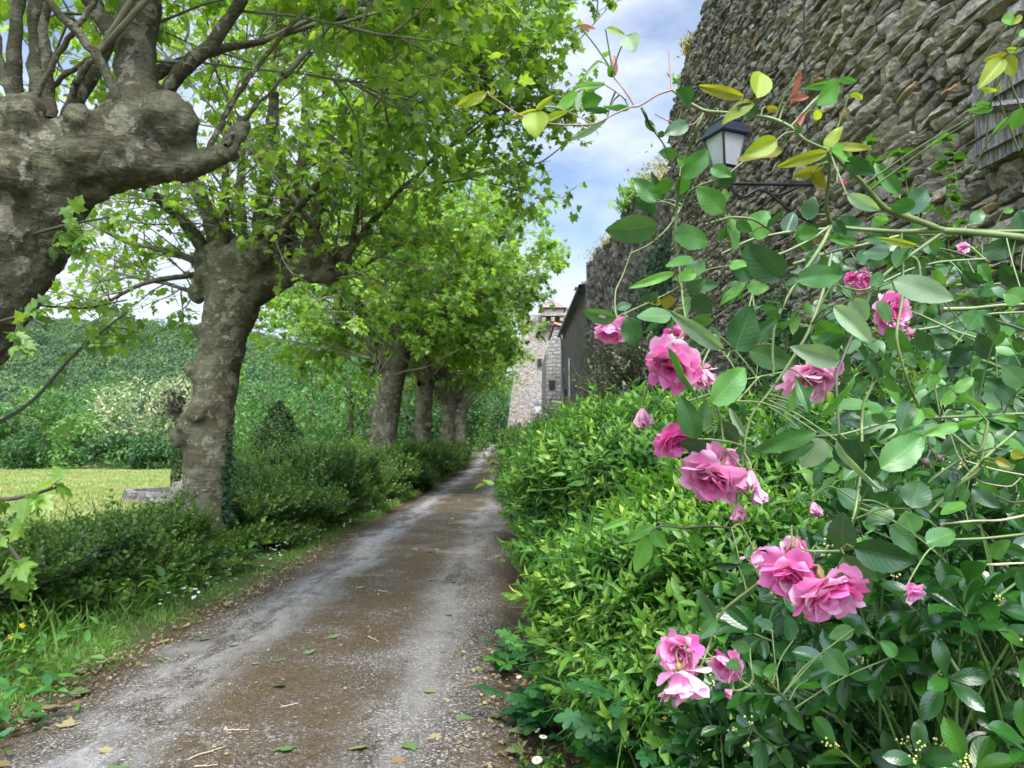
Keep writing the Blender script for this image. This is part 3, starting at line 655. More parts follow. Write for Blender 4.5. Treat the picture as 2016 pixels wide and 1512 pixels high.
# ------------------------------------------------------------------ the avenue of pollarded plane trees
tx = bpy.data.textures.new("bark_lumps", 'CLOUDS'); tx.noise_scale, tx.noise_depth = 0.28, 3
tx2 = bpy.data.textures.new("bark_rings", 'CLOUDS'); tx2.noise_scale, tx2.noise_depth = 0.09, 2
def organic(name, parts, mats, parent, voxel, disp=0.06, lumps=()):
    """tubes and knobs fused into one skin by a voxel remesh, then roughened"""
    m = MB()
    for P, Rd in parts:
        P, Rd = np.asarray(P, float), np.asarray(Rd, float)
        t = np.linspace(0, 1, len(P)); tt = np.linspace(0, 1, (len(P) - 1) * 4 + 1)
        Q = np.stack([np.interp(tt, t, P[:, k]) for k in range(3)], -1); r = np.interp(tt, t, Rd)
        for _ in range(2): Q[1:-1] = (Q[:-2] + 2 * Q[1:-1] + Q[2:]) / 4; r[1:-1] = (r[:-2] + 2 * r[1:-1] + r[2:]) / 4
        e0, e1 = Q[0] + norm(Q[0] - Q[1]) * r[0] * .3, Q[-1] + norm(Q[-1] - Q[-2]) * r[-1] * .55
        Q = np.vstack([e0, Q, e1]); r = np.concatenate([[r[0] * .3], r, [r[-1] * .35]])
        m.tubes(Q, r, 18)
        n = m.n; k = 18                                     # close the ends
        m.F.append(np.array([list(range(n - k, n))])); m.M.append(np.zeros(1, np.int32))
        m.F.append(np.array([list(range(n - len(Q) * k, n - len(Q) * k + k))[::-1]])); m.M.append(np.zeros(1, np.int32))
    d = norm(np.array([[math.sin(a) * math.cos(b), math.sin(a) * math.sin(b), math.cos(a)] for a in np.linspace(.01, 3.13, 9) for b in np.linspace(0, 6.283, 12, endpoint=False)]))
    i, j = np.meshgrid(np.arange(8), np.arange(12), indexing='ij')
    SF = np.stack([i * 12 + j, (i + 1) * 12 + j, (i + 1) * 12 + (j + 1) % 12, i * 12 + (j + 1) % 12], -1).reshape(-1, 4)
    for c, r in lumps:
        m.add(np.asarray(c) + d * r * rng.uniform(.8, 1.2, (len(d), 1)), SF)
    o = m.build(name, mats, parent)
    rm = o.modifiers.new("fuse", 'REMESH'); rm.mode, rm.voxel_size, rm.use_smooth_shade = 'VOXEL', voxel, True
    sm = o.modifiers.new("soften", 'SMOOTH'); sm.factor, sm.iterations = 0.5, 5
    for t, s in ((tx, disp), (tx2, disp * .35)):
        dm = o.modifiers.new("bark", 'DISPLACE'); dm.texture, dm.strength, dm.mid_level, dm.texture_coords = t, s, 0.5, 'GLOBAL'
    return o

def foliage(o, shoots, n1, n2, nl, size, L1, L2, keep, far=False, hang=0.5, dens=1.0, tmean=.45, shootmat='branch', r0=.035, keepb=None):
    """shoots (N,p,3) -> side branches -> twigs -> leaves"""
    k = (keepb or keep)(shoots[:, -1]); shoots = shoots[k]
    if np.size(r0) > 1: r0 = np.asarray(r0)[k]
    b = MB()
    b.tubes(shoots, np.tile(np.linspace(1, .2, shoots.shape[1]), (len(shoots), 1)) * (np.asarray(r0).reshape(-1, 1) if np.size(r0) > 1 else r0), 7 if not far else 5)
    P1, l1 = children(shoots, n1, .18, 1.0, .85, L1, 6, -0.02, .12)
    k = (keepb or keep)(P1[:, -1]); P1 = P1[k]
    b.tubes(P1, np.tile(np.linspace(.013, .004, 6), (len(P1), 1)), 4)
    P2, l2 = children(P1, n2, .15, 1.0, .8, L2, 4, -0.07, .15)
    k = (keepb or keep)(P2[:, -1]); P2 = P2[k]
    b.tubes(P2, np.tile(np.linspace(.005, .002, 4), (len(P2), 1)), 3)
    b.build("branches", M[shootmat], o)
    S = np.concatenate([P2, P1[:, -4:]], 0)
    idx = np.repeat(np.arange(len(S)), nl); t = rng.uniform(.1, 1, len(idx)) * 3; i = np.minimum(t.astype(int), 2); f = (t - i)[:, None]
    pos = S[idx, i] * (1 - f) + S[idx, i + 1] * f
    tg = norm(S[idx, i + 1] - S[idx, i])
    d = norm(tg * .5 + rnd(len(idx), .75) + np.array([0, 0, -hang]))
    pos = pos + d * size * .35
    high = (pos[:, 2] > 2.2 + .68 * np.maximum(pos[:, 1], 1)) & (pos[:, 1] > 5.5)
    k = keep(pos) & (rng.random(len(pos)) < np.where(high, .3 if not far else 1, dens)); pos, d = pos[k], d[k]
    n = len(pos)
    nr = np.array([0, 0, 1.0]) + rnd(n, .45) + d * .3
    sz = size * rng.uniform(.5, 1.2, n)
    big = np.sin(pos[:, 0] * 1.9 + 3) * np.sin(pos[:, 1] * 1.7) * np.sin(pos[:, 2] * 2.1) * .25
    tint = np.clip(rng.normal(tmean, .2, n) + big, 0, 1)
    B = basis(d, nr) * sz[:, None, None]
    m = MB(); T = PLO if far else PL
    g = rng.integers(0, len(T), n)
    for q in range(len(T)): m.inst(T[q], pos[g == q], B[g == q], tint[g == q])
    m.build("crown", M['plane_leaf_far' if far else 'plane_leaf'], o)
    return n

AVN = "pollarded plane trees lining the lane"
def P_(pts, Y): return np.array([at(x, y, Y + (q[0] if q else 0)) for x, y, *q in pts])
def px_shoots(lst, Y):
    """[(list of (x, y, r px[, depth offset]))] -> list of (points, radii)"""
    return [(np.array([at(p[0], p[1], Y + (p[3] if len(p) > 3 else 0)) for p in s]), np.array([pxr(p[2], Y) for p in s])) for s in lst]
def extend(P, L, up, n=7, wob=.07):
    d = norm(P[-1] - P[-2])[None]
    return curve_pts(P[-1][None], d, np.array([L]), n, up, wob)[0]

def root_in(lim, d=.16):
    """start every limb inside the head it grows from"""
    return [(np.vstack([P[0] + norm(P[0] - P[1]) * d + np.array([0, 0, -.06]), P]), np.concatenate([[r[0] * 1.1], r])) for P, r in lim]
# nearest tree, its head fills the upper left corner
def tree_near():
    Y = 5.0
    o = thing("plane_tree", "nearest plane tree, thick leaning trunk with a massive fist-like pollard head", "tree", (0, 0, 0), AVN)
    tr = px_shoots([
        [(-330, 1340, 120), (-250, 1000, 108), (-165, 760, 104), (-75, 600, 112), (-15, 480, 126), (50, 380, 118), (135, 320, 84), (230, 292, 76), (300, 268, 70)],
        [(-25, 440, 118), (-10, 330, 105), (40, 262, 72), (60, 225, 52)],
        [(-25, 430, 100), (-120, 330, 90), (-170, 220, 60)],
        [(270, 300, 74), (345, 322, 32), (400, 320, 23), (436, 302, 23), (458, 276, 20)],
        [(275, 260, 70), (275, 205, 58), (268, 165, 46)],
    ], Y)
    tr.append(px_shoots([[(-90, 640, 90), (-10, 530, 96), (60, 430, 84), (120, 370, 60)]], Y)[0])
    lumps = [(at(470, 262, Y), .075), (at(448, 300, Y - .05), .07), (at(488, 250, Y), .05), (at(335, 240, Y - .1), .17), (at(350, 285, Y), .13), (at(150, 238, Y - .3), .1), (at(45, 225, Y - .3), .13), (at(25, 330, Y - .3), .2), (at(165, 300, Y - .15), .2)]
    organic("trunk", tr, M['bark'], o, .028, .13, lumps)
    lim = px_shoots([
        [(268, 185, 44), (270, 90, 38), (282, -20, 35), (290, -160, 30)],
        [(322, 195, 15), (352, 140, 15, -.1), (415, 90, 14, -.2), (475, 5, 12, -.3), (490, -60, 10, -.4)],
        [(300, 150, 14, .3), (340, 128, 13, .4), (430, 98, 11, .6), (520, 80, 7, .9)],
        [(238, 215, 9, -.2), (205, 130, 9, -.3), (150, 60, 8, -.4), (90, 0, 7, -.5), (40, -60, 6, -.6)],
        [(245, 95, 20, .1), (200, 40, 18, .1), (160, -30, 16, .1)],
        [(140, 215, 17, .3), (190, 130, 15, .4), (235, 50, 13, .5), (262, -40, 11, .6)],
        [(82, 180, 22), (72, 80, 18), (72, -40, 16), (70, -160, 14)],
        [(30, 190, 16, .1), (28, 80, 13, .2), (45, -40, 12, .3)],
        [(95, 170, 11, -.1), (85, 60, 9, -.15), (100, -60, 8, -.2)],
        [(70, 195, 6, -.25), (100, 130, 6, -.3), (150, 60, 5.5, -.35), (190, -5, 5, -.4)],
        [(100, 172, 5, .1), (150, 130, 5, .05), (215, 95, 5, 0), (228, 78, 5, 0)],
        [(20, 190, 8, -.3), (5, 140, 8, -.35), (-10, 60, 7, -.4)],
        [(138, 205, 8, .05), (150, 165, 7, 0), (165, 140, 8, -.05), (190, 110, 5, -.1)],
        [(-60, 200, 26), (-80, 60, 22), (-90, -100, 18)], [(-150, 190, 24), (-190, 40, 20), (-240, -120, 16)],
        [(430, 250, 6), (470, 180, 5), (540, 90, 4), (600, 20, 3)], [(465, 250, 5), (500, 215, 4, .2), (560, 150, 3, .5)],
    ], Y)
    lim = root_in(lim)
    b = MB()
    for P, r in lim:
        t = np.linspace(0, 1, len(P)); tt = np.linspace(0, 1, len(P) * 4)
        Q = np.stack([np.interp(tt, t, P[:, k]) for k in range(3)], -1)
        for _ in range(2): Q[1:-1] = (Q[:-2] + 2 * Q[1:-1] + Q[2:]) / 4
        Q[1:] += rng.normal(size=Q[1:].shape) * .006; b.tubes(Q, np.interp(tt, t, r) * (1 + rng.normal(size=len(tt)) * .05), 10)
    b.build("limbs", M['bark'], o)
    sh = np.stack([extend(P, rng.uniform(3.0, 4.6), .06) for P, r in lim] + [extend(P, rng.uniform(2.0, 3.6), .0, wob=.14) for P, r in lim])
    # a few shoots that arch outwards so that their leaves hang into the view
    st = np.array([at(x, y, Y + dz) for x, y, dz in ((270, 120, 0), (275, 60, .2), (75, 60, .1), (460, 20, -.2), (200, 40, .3), (270, 0, .4))])
    ex = curve_pts(st, np.array([[.6, .8, .5], [.9, .3, .6], [-.4, .9, .5], [.8, .6, .5], [.2, 1, .5], [.8, .9, .8]]), np.array([2.6, 3, 2.6, 2.6, 2.8, 3.2]), 7, -.02, .1)
    sh = np.concatenate([sh, ex])
    keep = lambda p: (p[:, 2] > 3.7 + .25 * np.maximum(0, 4 - p[:, 1])) & (p[:, 0] < -.4 + .14 * p[:, 1]) & (p[:, 1] > 2.2) & ~((p[:, 1] < 5.2) & (p[:, 2] < 4.15)) & ~((p[:, 1] < 4.6) & (p[:, 2] < 4.6))
    foliage(o, sh, 9, 6, 10, .118, 1.3, .5, keep, r0=np.concatenate([np.full(len(sh) - 6, .024), np.full(6, .011)]), dens=.52, tmean=.7)
    # drooping low twigs on the meadow side
    low = px_shoots([
        [(-60, 860, 5, .3), (60, 800, 4, .5), (150, 690, 3.5, .9), (250, 615, 2.5, 1.2)],
        [(-50, 560, 4, .8), (60, 600, 3.5, 1.2), (160, 610, 3, 1.6), (250, 590, 2, 2)],
        [(-40, 500, 4, 0), (60, 462, 3.5, -.2), (140, 440, 3, -.3), (215, 428, 2, -.4)],
        [(-80, 640, 4, 0), (-20, 640, 3, -.3), (40, 620, 2.5, -.5), (90, 640, 2, -.6)],
        [(-60, 980, 5, -.4), (10, 985, 4, -.5), (60, 975, 3.5, -.55), (110, 960, 2.5, -.6)],
        [(-70, 1010, 5, -.5), (-10, 1040, 4, -.7), (25, 1085, 3.5, -.75), (60, 1140, 2.5, -.8)],
    ], Y)
    b, m = MB(), MB()
    LP, LD, LN, LS = [], [], [], []
    for q, (P, r) in enumerate(low):
        t = np.linspace(0, 1, 4); tt = np.linspace(0, 1, 13)
        Q = np.stack([np.interp(tt, t, P[:, k]) for k in range(3)], -1)
        for _ in range(2): Q[1:-1] = (Q[:-2] + 2 * Q[1:-1] + Q[2:]) / 4
        b.tubes(Q, np.interp(tt, t, r), 5)
        C, _ = children(Q[None], (12, 11, 7, 6)[q] if q < 4 else 5, .2, 1, .8, .45 if q < 4 else .2, 4, -.1, .12)
        b.tubes(C, np.tile(np.linspace(.004, .0018, 4), (len(C), 1)), 4)
        for c in C:
            for _ in range(4 if q < 4 else 3):
                s = rng.uniform(.2, 1) * 3; i = min(int(s), 2)
                LP.append(c[i] + (c[i + 1] - c[i]) * (s - i)); LD.append(norm(rnd(1)[0] * .6 + np.array([0.1, -.1, -.75]))); LN.append(np.array([0.1, -.75, .6]) + rnd(1)[0] * .4); LS.append(rng.uniform(.07, .12) if q < 4 else rng.uniform(.09, .14))
    LP, LD, LN, LS = map(np.array, (LP, LD, LN, LS))
    B = basis(LD, LN) * LS[:, None, None]; g = rng.integers(0, 4, len(LP)); tt = np.clip(rng.normal(.6, .2, len(LP)), 0, 1)
    for q in range(4): m.inst(PL[q], (LP + LD * LS[:, None] * .2)[g == q], B[g == q], tt[g == q])
    m2 = len(b.F)
    m.V += b.V; m.F += [f + m.n for f in b.F]; m.U += b.U; m.T += b.T; m.M += [np.ones(len(f), np.int32) for f in b.F]
    m.build("drooping_foliage", [M['plane_leaf'], M['twig']], o)
tree_near()

# second tree: the burled trunk left of the lane
def tree_second():
    Y = 10.5
    o = thing("plane_tree", "burled plane tree with a knobbly trunk and a bent arm reaching over the lane", "tree", (0, 0, 0), AVN)
    tr = px_shoots([
        [(400, 1150, 60), (404, 1060, 53), (407, 960, 49), (410, 880, 51), (418, 800, 47), (430, 720, 47), (444, 650, 50), (460, 590, 60), (472, 545, 72), (468, 510, 74)],
        [(490, 570, 48), (545, 548, 30), (590, 525, 24), (635, 512, 19), (665, 500, 17), (694, 488, 11)],
        [(590, 535, 20), (625, 548, 16), (665, 545, 11)],
        [(420, 540, 34), (400, 515, 22), (392, 495, 16)], [(440, 520, 46), (425, 490, 30)], [(520, 530, 46), (530, 490, 34)], [(600, 520, 20), (610, 495, 17)],
    ], Y)
    L_ = lambda x, y, r, dz=0: (at(x, y, Y + dz), pxr(r, Y))
    lumps = [L_(378, 842, 34, -.1), L_(356, 862, 24, -.1), L_(345, 856, 16), L_(395, 815, 30, -.2), L_(398, 655, 20, 0), L_(376, 728, 16), L_(386, 745, 14), L_(388, 578, 22), L_(402, 545, 26, -.1), L_(430, 500, 30, -.2), L_(478, 498, 34, -.25), L_(515, 502, 30, -.25),
             L_(545, 515, 22, -.1), L_(650, 535, 20), L_(686, 490, 13), L_(610, 505, 18), L_(375, 1010, 22)]
    organic("trunk", [(P, r * (.9 - .06 * (np.arange(len(r)) > 7) * (len(r) > 8))) for P, r in tr], M['bark'], o, .028, .075, [(c, r * .9) for c, r in lumps])
    burl = MB()      # dark shoot tuft on the burl
    st = np.tile(at(350, 815, Y), (60, 1)) + rnd(60, .04)
    C = curve_pts(st, rnd(60, .5) + np.array([-.25, -.1, .9]), rng.uniform(.2, .42, 60), 4, .0, .1)
    burl.tubes(C, np.tile(np.linspace(.006, .002, 4), (60, 1)), 3)
    k = np.repeat(np.arange(60), 3); burl.inst(SMALL, C[k, rng.integers(1, 4, 180)], basis(rnd(180) + np.array([0, 0, .6]), rnd(180)) * .08, 0.5)
    burl.build("shoot_tuft", M['twig'], o)
    iv = thing("ivy", "dark ivy climbing the foot of the burled plane trunk", "ivy")
    n = 500; v = rng.random(n) ** 1.3; c = np.array([at(446 + rng.normal() * 5 - 4 * q, 1030 - 190 * q, Y - .12) for q in v]) + rnd(n, .05) * np.array([1, .6, 1])
    q = MB(); q.inst(PLO[0], c, basis(rnd(n, .5) + np.array([0, 0, -1.]), rnd(n, .4) + np.array([.5, -.8, .4])) * rng.uniform(.03, .07, n)[:, None, None], np.clip(rng.normal(.4, .2, n), 0, 1)); q.build("leaves", M['ivy'], iv)
    lim = px_shoots([
        [(400, 492, 15), (370, 440, 12, -.3), (320, 400, 10, -.6), (280, 360, 8, -.9)], [(390, 515, 8), (330, 492, 6, .2), (250, 480, 5, .4), (180, 440, 4, .6)],
        [(425, 480, 17, .1), (410, 420, 14, .2), (360, 330, 11, .4)], [(440, 478, 10, -.3), (445, 400, 8, -.4), (440, 330, 7, -.5), (450, 240, 6, -.6)],
        [(465, 475, 9, -.2), (430, 440, 7, -.4), (390, 360, 6, -.6), (360, 300, 5, -.8)],
        [(510, 475, 18, .2), (515, 400, 15, .3), (530, 300, 13, .4), (540, 180, 10, .5)], [(548, 470, 16, 0), (570, 400, 13, 0), (598, 330, 11, 0), (604, 200, 9, 0)],
        [(575, 480, 13, .3), (560, 380, 11, .4), (550, 280, 9, .5)], [(608, 490, 15, 0), (618, 440, 12, 0), (640, 360, 10, .1), (650, 240, 8, .2)],
        [(640, 500, 9, -.2), (610, 430, 7, -.4), (560, 370, 5, -.6)], [(690, 488, 7, 0), (730, 440, 6, .1), (790, 370, 5, .2), (860, 310, 4, .3)],
        [(690, 490, 6, 0), (705, 420, 5, -.2), (700, 330, 4, -.4), (720, 230, 3, -.5)], [(660, 545, 5, 0), (720, 520, 4, -.2), (790, 480, 3, -.4)],
        [(480, 470, 12, .5), (470, 380, 10, .8), (480, 260, 8, 1.1)], [(395, 540, 6, 0), (330, 548, 5, -.3), (270, 560, 4, -.6), (200, 600, 3, -.9)],
        [(385, 575, 5, .1), (330, 560, 4, .4), (260, 545, 3, .7)], [(530, 470, 8, -.3), (580, 420, 7, -.6), (650, 330, 6, -1), (700, 260, 5, -1.4)],
    ], Y)
    lim = root_in(lim)
    b = MB()
    for P, r in lim:
        t = np.linspace(0, 1, len(P)); tt = np.linspace(0, 1, 14)
        Q = np.stack([np.interp(tt, t, P[:, k]) for k in range(3)], -1)
        for _ in range(2): Q[1:-1] = (Q[:-2] + 2 * Q[1:-1] + Q[2:]) / 4
        Q[1:] += rng.normal(size=Q[1:].shape) * .008; b.tubes(Q, np.interp(tt, t, r) * (1 + rng.normal(size=len(tt)) * .05), 8)
    b.build("limbs", M['bark'], o)
    sh = [extend(P, rng.uniform(3.0, 4.6), .05) for P, r in lim] + [extend(P, rng.uniform(2.4, 4.0), -.01, wob=.13) for P, r in lim]
    for P, r in lim: sh.append(np.stack([np.interp(np.linspace(0, 1, 7), np.linspace(0, 1, len(P)), P[:, k]) for k in range(3)], -1))
    st = np.array([at(x, y, Y) for x, y in ((604, 200), (650, 240), (860, 310), (720, 230), (540, 180), (700, 260), (790, 370), (860, 310), (604, 260)) + ((700, 120), (760, 60), (820, 200), (880, 120), (640, 60), (900, 280), (840, 20), (960, 160))])
    sh = np.concatenate([np.stack(sh), curve_pts(st, np.array([[.9, .1, .5], [.9, -.3, .4], [1, .2, .4], [.7, -.6, .6], [.3, -.8, .7], [.8, -.7, .3], [1, .3, .3], [.9, -.2, .6], [.8, .6, .6], [1, .1, .3], [1, -.2, .2], [1, .3, .1], [1, -.4, .2], [.7, .5, .6], [1, .1, .0], [1, .4, .3], [1, -.1, .1]]), rng.uniform(2.4, 3.6, 17), 7, -.02, .1)])
    keep = lambda p: (p[:, 0] < .8 + .3 * (p[:, 2] - 4.6) + .25 * np.sin(p[:, 1] * 2.3 + p[:, 2] * 1.7)) & (p[:, 2] > 3.1 + .18 * np.maximum(0, p[:, 0] + 3.2)) & (p[:, 1] > 6.2)
    thin = lambda p: keep(p) & (rng.random(len(p)) < np.clip(.42 + .4 * (p[:, 0] + 3.2) + .25 * (p[:, 2] - 6.5), .3, 1))
    foliage(o, sh, 11, 7, 8, .13, 1.4, .6, thin, r0=.02, dens=.86, tmean=.7, keepb=keep)
tree_second()

# the rest of the row
def tree_row(label, Y, pts, lumps, cross, size=.17, seed=0, xr=1.0, zlow=4.0, n_sh=44, nl=7, hole=None):
    o = thing("plane_tree", label, "tree", (0, 0, 0), AVN)
    tr = px_shoots([pts] + cross, Y)
    organic("trunk", [(P, r * .84) for P, r in tr], M['bark'], o, .05, .08, [(at(x, y, Y + dz), pxr(r, Y)) for x, y, r, dz in lumps])
    if hole is not None:
        h = MB(); c = at(hole[0], hole[1], Y)
        th = np.linspace(0, 6.283, 14, endpoint=False); rr = pxr(5.5, Y)
        V = np.vstack([c + np.stack([rr * np.cos(th), 0 * th - .48, rr * np.sin(th) * 1.1], -1), c + np.stack([rr * .6 * np.cos(th), 0 * th - .3, rr * .6 * np.sin(th)], -1)])
        F = np.array([[i, (i + 1) % 14, 14 + (i + 1) % 14, 14 + i] for i in range(14)]); h.add(V, F); h.F.append(np.array([list(range(14, 28))])); h.M.append(np.zeros(1, np.int32))
        h.build("hollow", M['dark'], o)
    heads = np.concatenate([t[0][-2:] for t in tr])
    st = heads[rng.integers(0, len(heads), n_sh)] + rnd(n_sh, .15)
    a = rng.uniform(0, 6.283, n_sh)
    el = rng.uniform(.15, 1.4, n_sh)
    dirs = np.stack([np.cos(a) * np.cos(el), np.sin(a) * np.cos(el), np.sin(el)], -1)
    sh = curve_pts(st, dirs, rng.uniform(3.2, 6.0, n_sh) + 3.4 * np.clip(el - .5, 0, .8), 8, .03, .09)
    keep = lambda p: (p[:, 0] < xr + .2 * (p[:, 2] - 6) + .35 * np.sin(p[:, 1] * 1.7 + p[:, 2] * 1.4) - .6 * np.maximum(0, p[:, 2] - 11.5)) & (p[:, 2] > zlow - .35 * np.maximum(0, -p[:, 0] - 4.5) + .1 * np.maximum(0, p[:, 0] + 2))
    foliage(o, sh, 9, 5, nl + 2, size * 1.05, 1.8, .7, keep, far=True, r0=.04, dens=1, tmean=.64)
    return o
third = tree_row("third plane tree, lumpy leaning trunk rising out of the hedge", 22.5,
         [(752, 980, 30), (754, 900, 29), (757, 840, 31), (766, 780, 29), (780, 720, 28), (792, 680, 27), (800, 650, 26)],
         [(733, 815, 11, 0), (728, 852, 9, 0), (738, 805, 10, 0), (800, 640, 24, 0), (775, 900, 9, -.2), (745, 770, 10, 0)],
         [[(785, 700, 20), (765, 705, 14), (748, 725, 9)], [(800, 660, 20), (825, 690, 9), (845, 735, 6)], [(800, 655, 20), (810, 625, 15), (815, 600, 10)], [(785, 690, 18), (760, 715, 12), (742, 728, 8)]], xr=1.5, zlow=3.9, n_sh=84)
tree_row("fourth plane tree, straight pollard trunk with a dark round hole", 32,
         [(831, 960, 20), (832, 880, 19), (835, 800, 19), (838, 750, 20), (840, 735, 20)], [(817, 838, 8, 0), (815, 850, 7, 0), (848, 838, 7, -.2), (840, 740, 20, 0)],
         [[(840, 745, 15), (862, 740, 7), (880, 738, 5)], [(840, 740, 16), (822, 735, 10), (806, 733, 6)]], xr=1.6, zlow=4.6, n_sh=60, hole=(829, 757), seed=2)
tree_row("fifth plane tree, stout trunk nearest the far bend of the lane", 42,
         [(879, 940, 18), (879, 880, 16), (882, 830, 15), (885, 795, 17), (888, 785, 17)], [(892, 840, 8, 0), (888, 788, 17, 0), (868, 845, 5, 0)],
         [[(888, 790, 12), (905, 785, 7), (912, 776, 5)], [(884, 795, 12), (868, 790, 7), (860, 786, 5)]], xr=1.2, zlow=4.8, seed=3)
tree_row("farthest plane tree, mostly hidden behind the fifth trunk", 53,
         [(905, 925, 13), (906, 870, 12), (908, 820, 12), (910, 805, 13)], [(910, 806, 13, 0)], [[(910, 808, 9), (922, 802, 5)], [(908, 808, 9), (897, 802, 5)]], xr=.8, zlow=4.9, n_sh=34, seed=4)

# unseen plane tree added behind the viewer to shade the near lane and nearest trunk
bt = dup(third); bt.location = (-.6, -30.5, 0)
bt["label"] = "unseen plane tree added behind the viewer to shade the near lane"
# ------------------------------------------------------------------ the old house wall on the other side: rubble stones with real relief
WX = 2.9
def rubble(mb, x0, y_lo, y_hi, z_lo, top, rows, lens, bulge, jit, hole=None, tilt=0.0, darker=0.0):
    """stones laid in courses on the plane X = x0 facing -X"""
    Yc, Zc, Wd, Hh = [], [], [], []
    z = z_lo
    while z < 10:
        h = rng.uniform(*rows); y = y_lo - rng.uniform(0, .3)
        while y < y_hi:
            wdt = rng.uniform(*lens) * (1.0 if rng.random() > .25 else .55)
            if rng.random() < .06: wdt *= 1.5
            cy_ = y + wdt / 2
            split = rng.random() < .16
            for (zz, hh) in (((z + h * .28, h * .5), (z + h * .76, h * .42)) if split else ((z + h / 2, h * rng.uniform(.86, 1.06)),)):
                if zz < top(cy_) + rng.normal() * .04 and not (hole and hole[0] < cy_ < hole[1] and hole[2] < zz < hole[3]):
                    Yc.append(cy_ + rng.normal() * .01); Zc.append(zz + tilt * (cy_ - y_lo)); Wd.append(wdt * .96); Hh.append(hh)
            y += wdt
        z += h
    N = len(Yc); Yc, Zc, Wd, Hh = map(np.array, (Yc, Zc, Wd, Hh))
    nu, nv = 9, 7
    u, v = np.meshgrid([-1, -.93, -.62, -.28, .05, .36, .68, .93, 1], [-1, -.86, -.45, .0, .45, .86, 1]); u, v = u.ravel(), v.ravel()
    K = nu * nv
    prof = ((np.abs(u) < .95) & (np.abs(v) < .95)).astype(float)
    dep = rng.uniform(.62, 1.2, N)[:, None] * bulge
    slope = np.full((N, K), 1.0)                                # chiselled facets: the lowest of a few random planes
    for _ in range(4):
        slope = np.minimum(slope, rng.uniform(.75, 1.5, (N, 1)) + rng.normal(0, .45, (N, 1)) * u[None] + rng.normal(.1, .5, (N, 1)) * v[None])
    slope = np.maximum(slope, .15)
    X = -(prof[None] * dep * 1.25 * slope + prof[None] * rng.normal(0, bulge * .07, (N, K)))
    cj = 1 - .18 * rng.random((N, 1)) * (np.abs(u * v) ** 1.5)[None]
    YY = Yc[:, None] + Wd[:, None] / 2 * (u[None] * cj + rng.normal(0, jit * .6, (N, K)))
    rot = rng.normal(.0, .045, (N, 1))
    ZZ = Zc[:, None] + Hh[:, None] / 2 * (v[None] * cj * (1 - .2 * rng.random((N, 1)) * np.abs(u)[None]) + rng.normal(0, jit * 1.3, (N, K))) + rot * (YY - Yc[:, None]) + .03 * np.sin(Yc * 1.1 + Zc)[:, None]
    i, j = np.meshgrid(np.arange(nv - 1), np.arange(nu - 1), indexing='ij')
    q = np.stack([i * nu + j, (i + 1) * nu + j, (i + 1) * nu + j + 1, i * nu + j + 1], -1).reshape(-1, 4)
    F = (q[None] + (np.arange(N) * K)[:, None, None]).reshape(-1, 4)
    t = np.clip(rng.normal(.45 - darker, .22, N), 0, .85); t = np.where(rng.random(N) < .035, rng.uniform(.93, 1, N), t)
    mb.add(np.stack([x0 + .015 + X, YY, ZZ], -1).reshape(-1, 3), F, None, np.repeat(t, K))
    return N

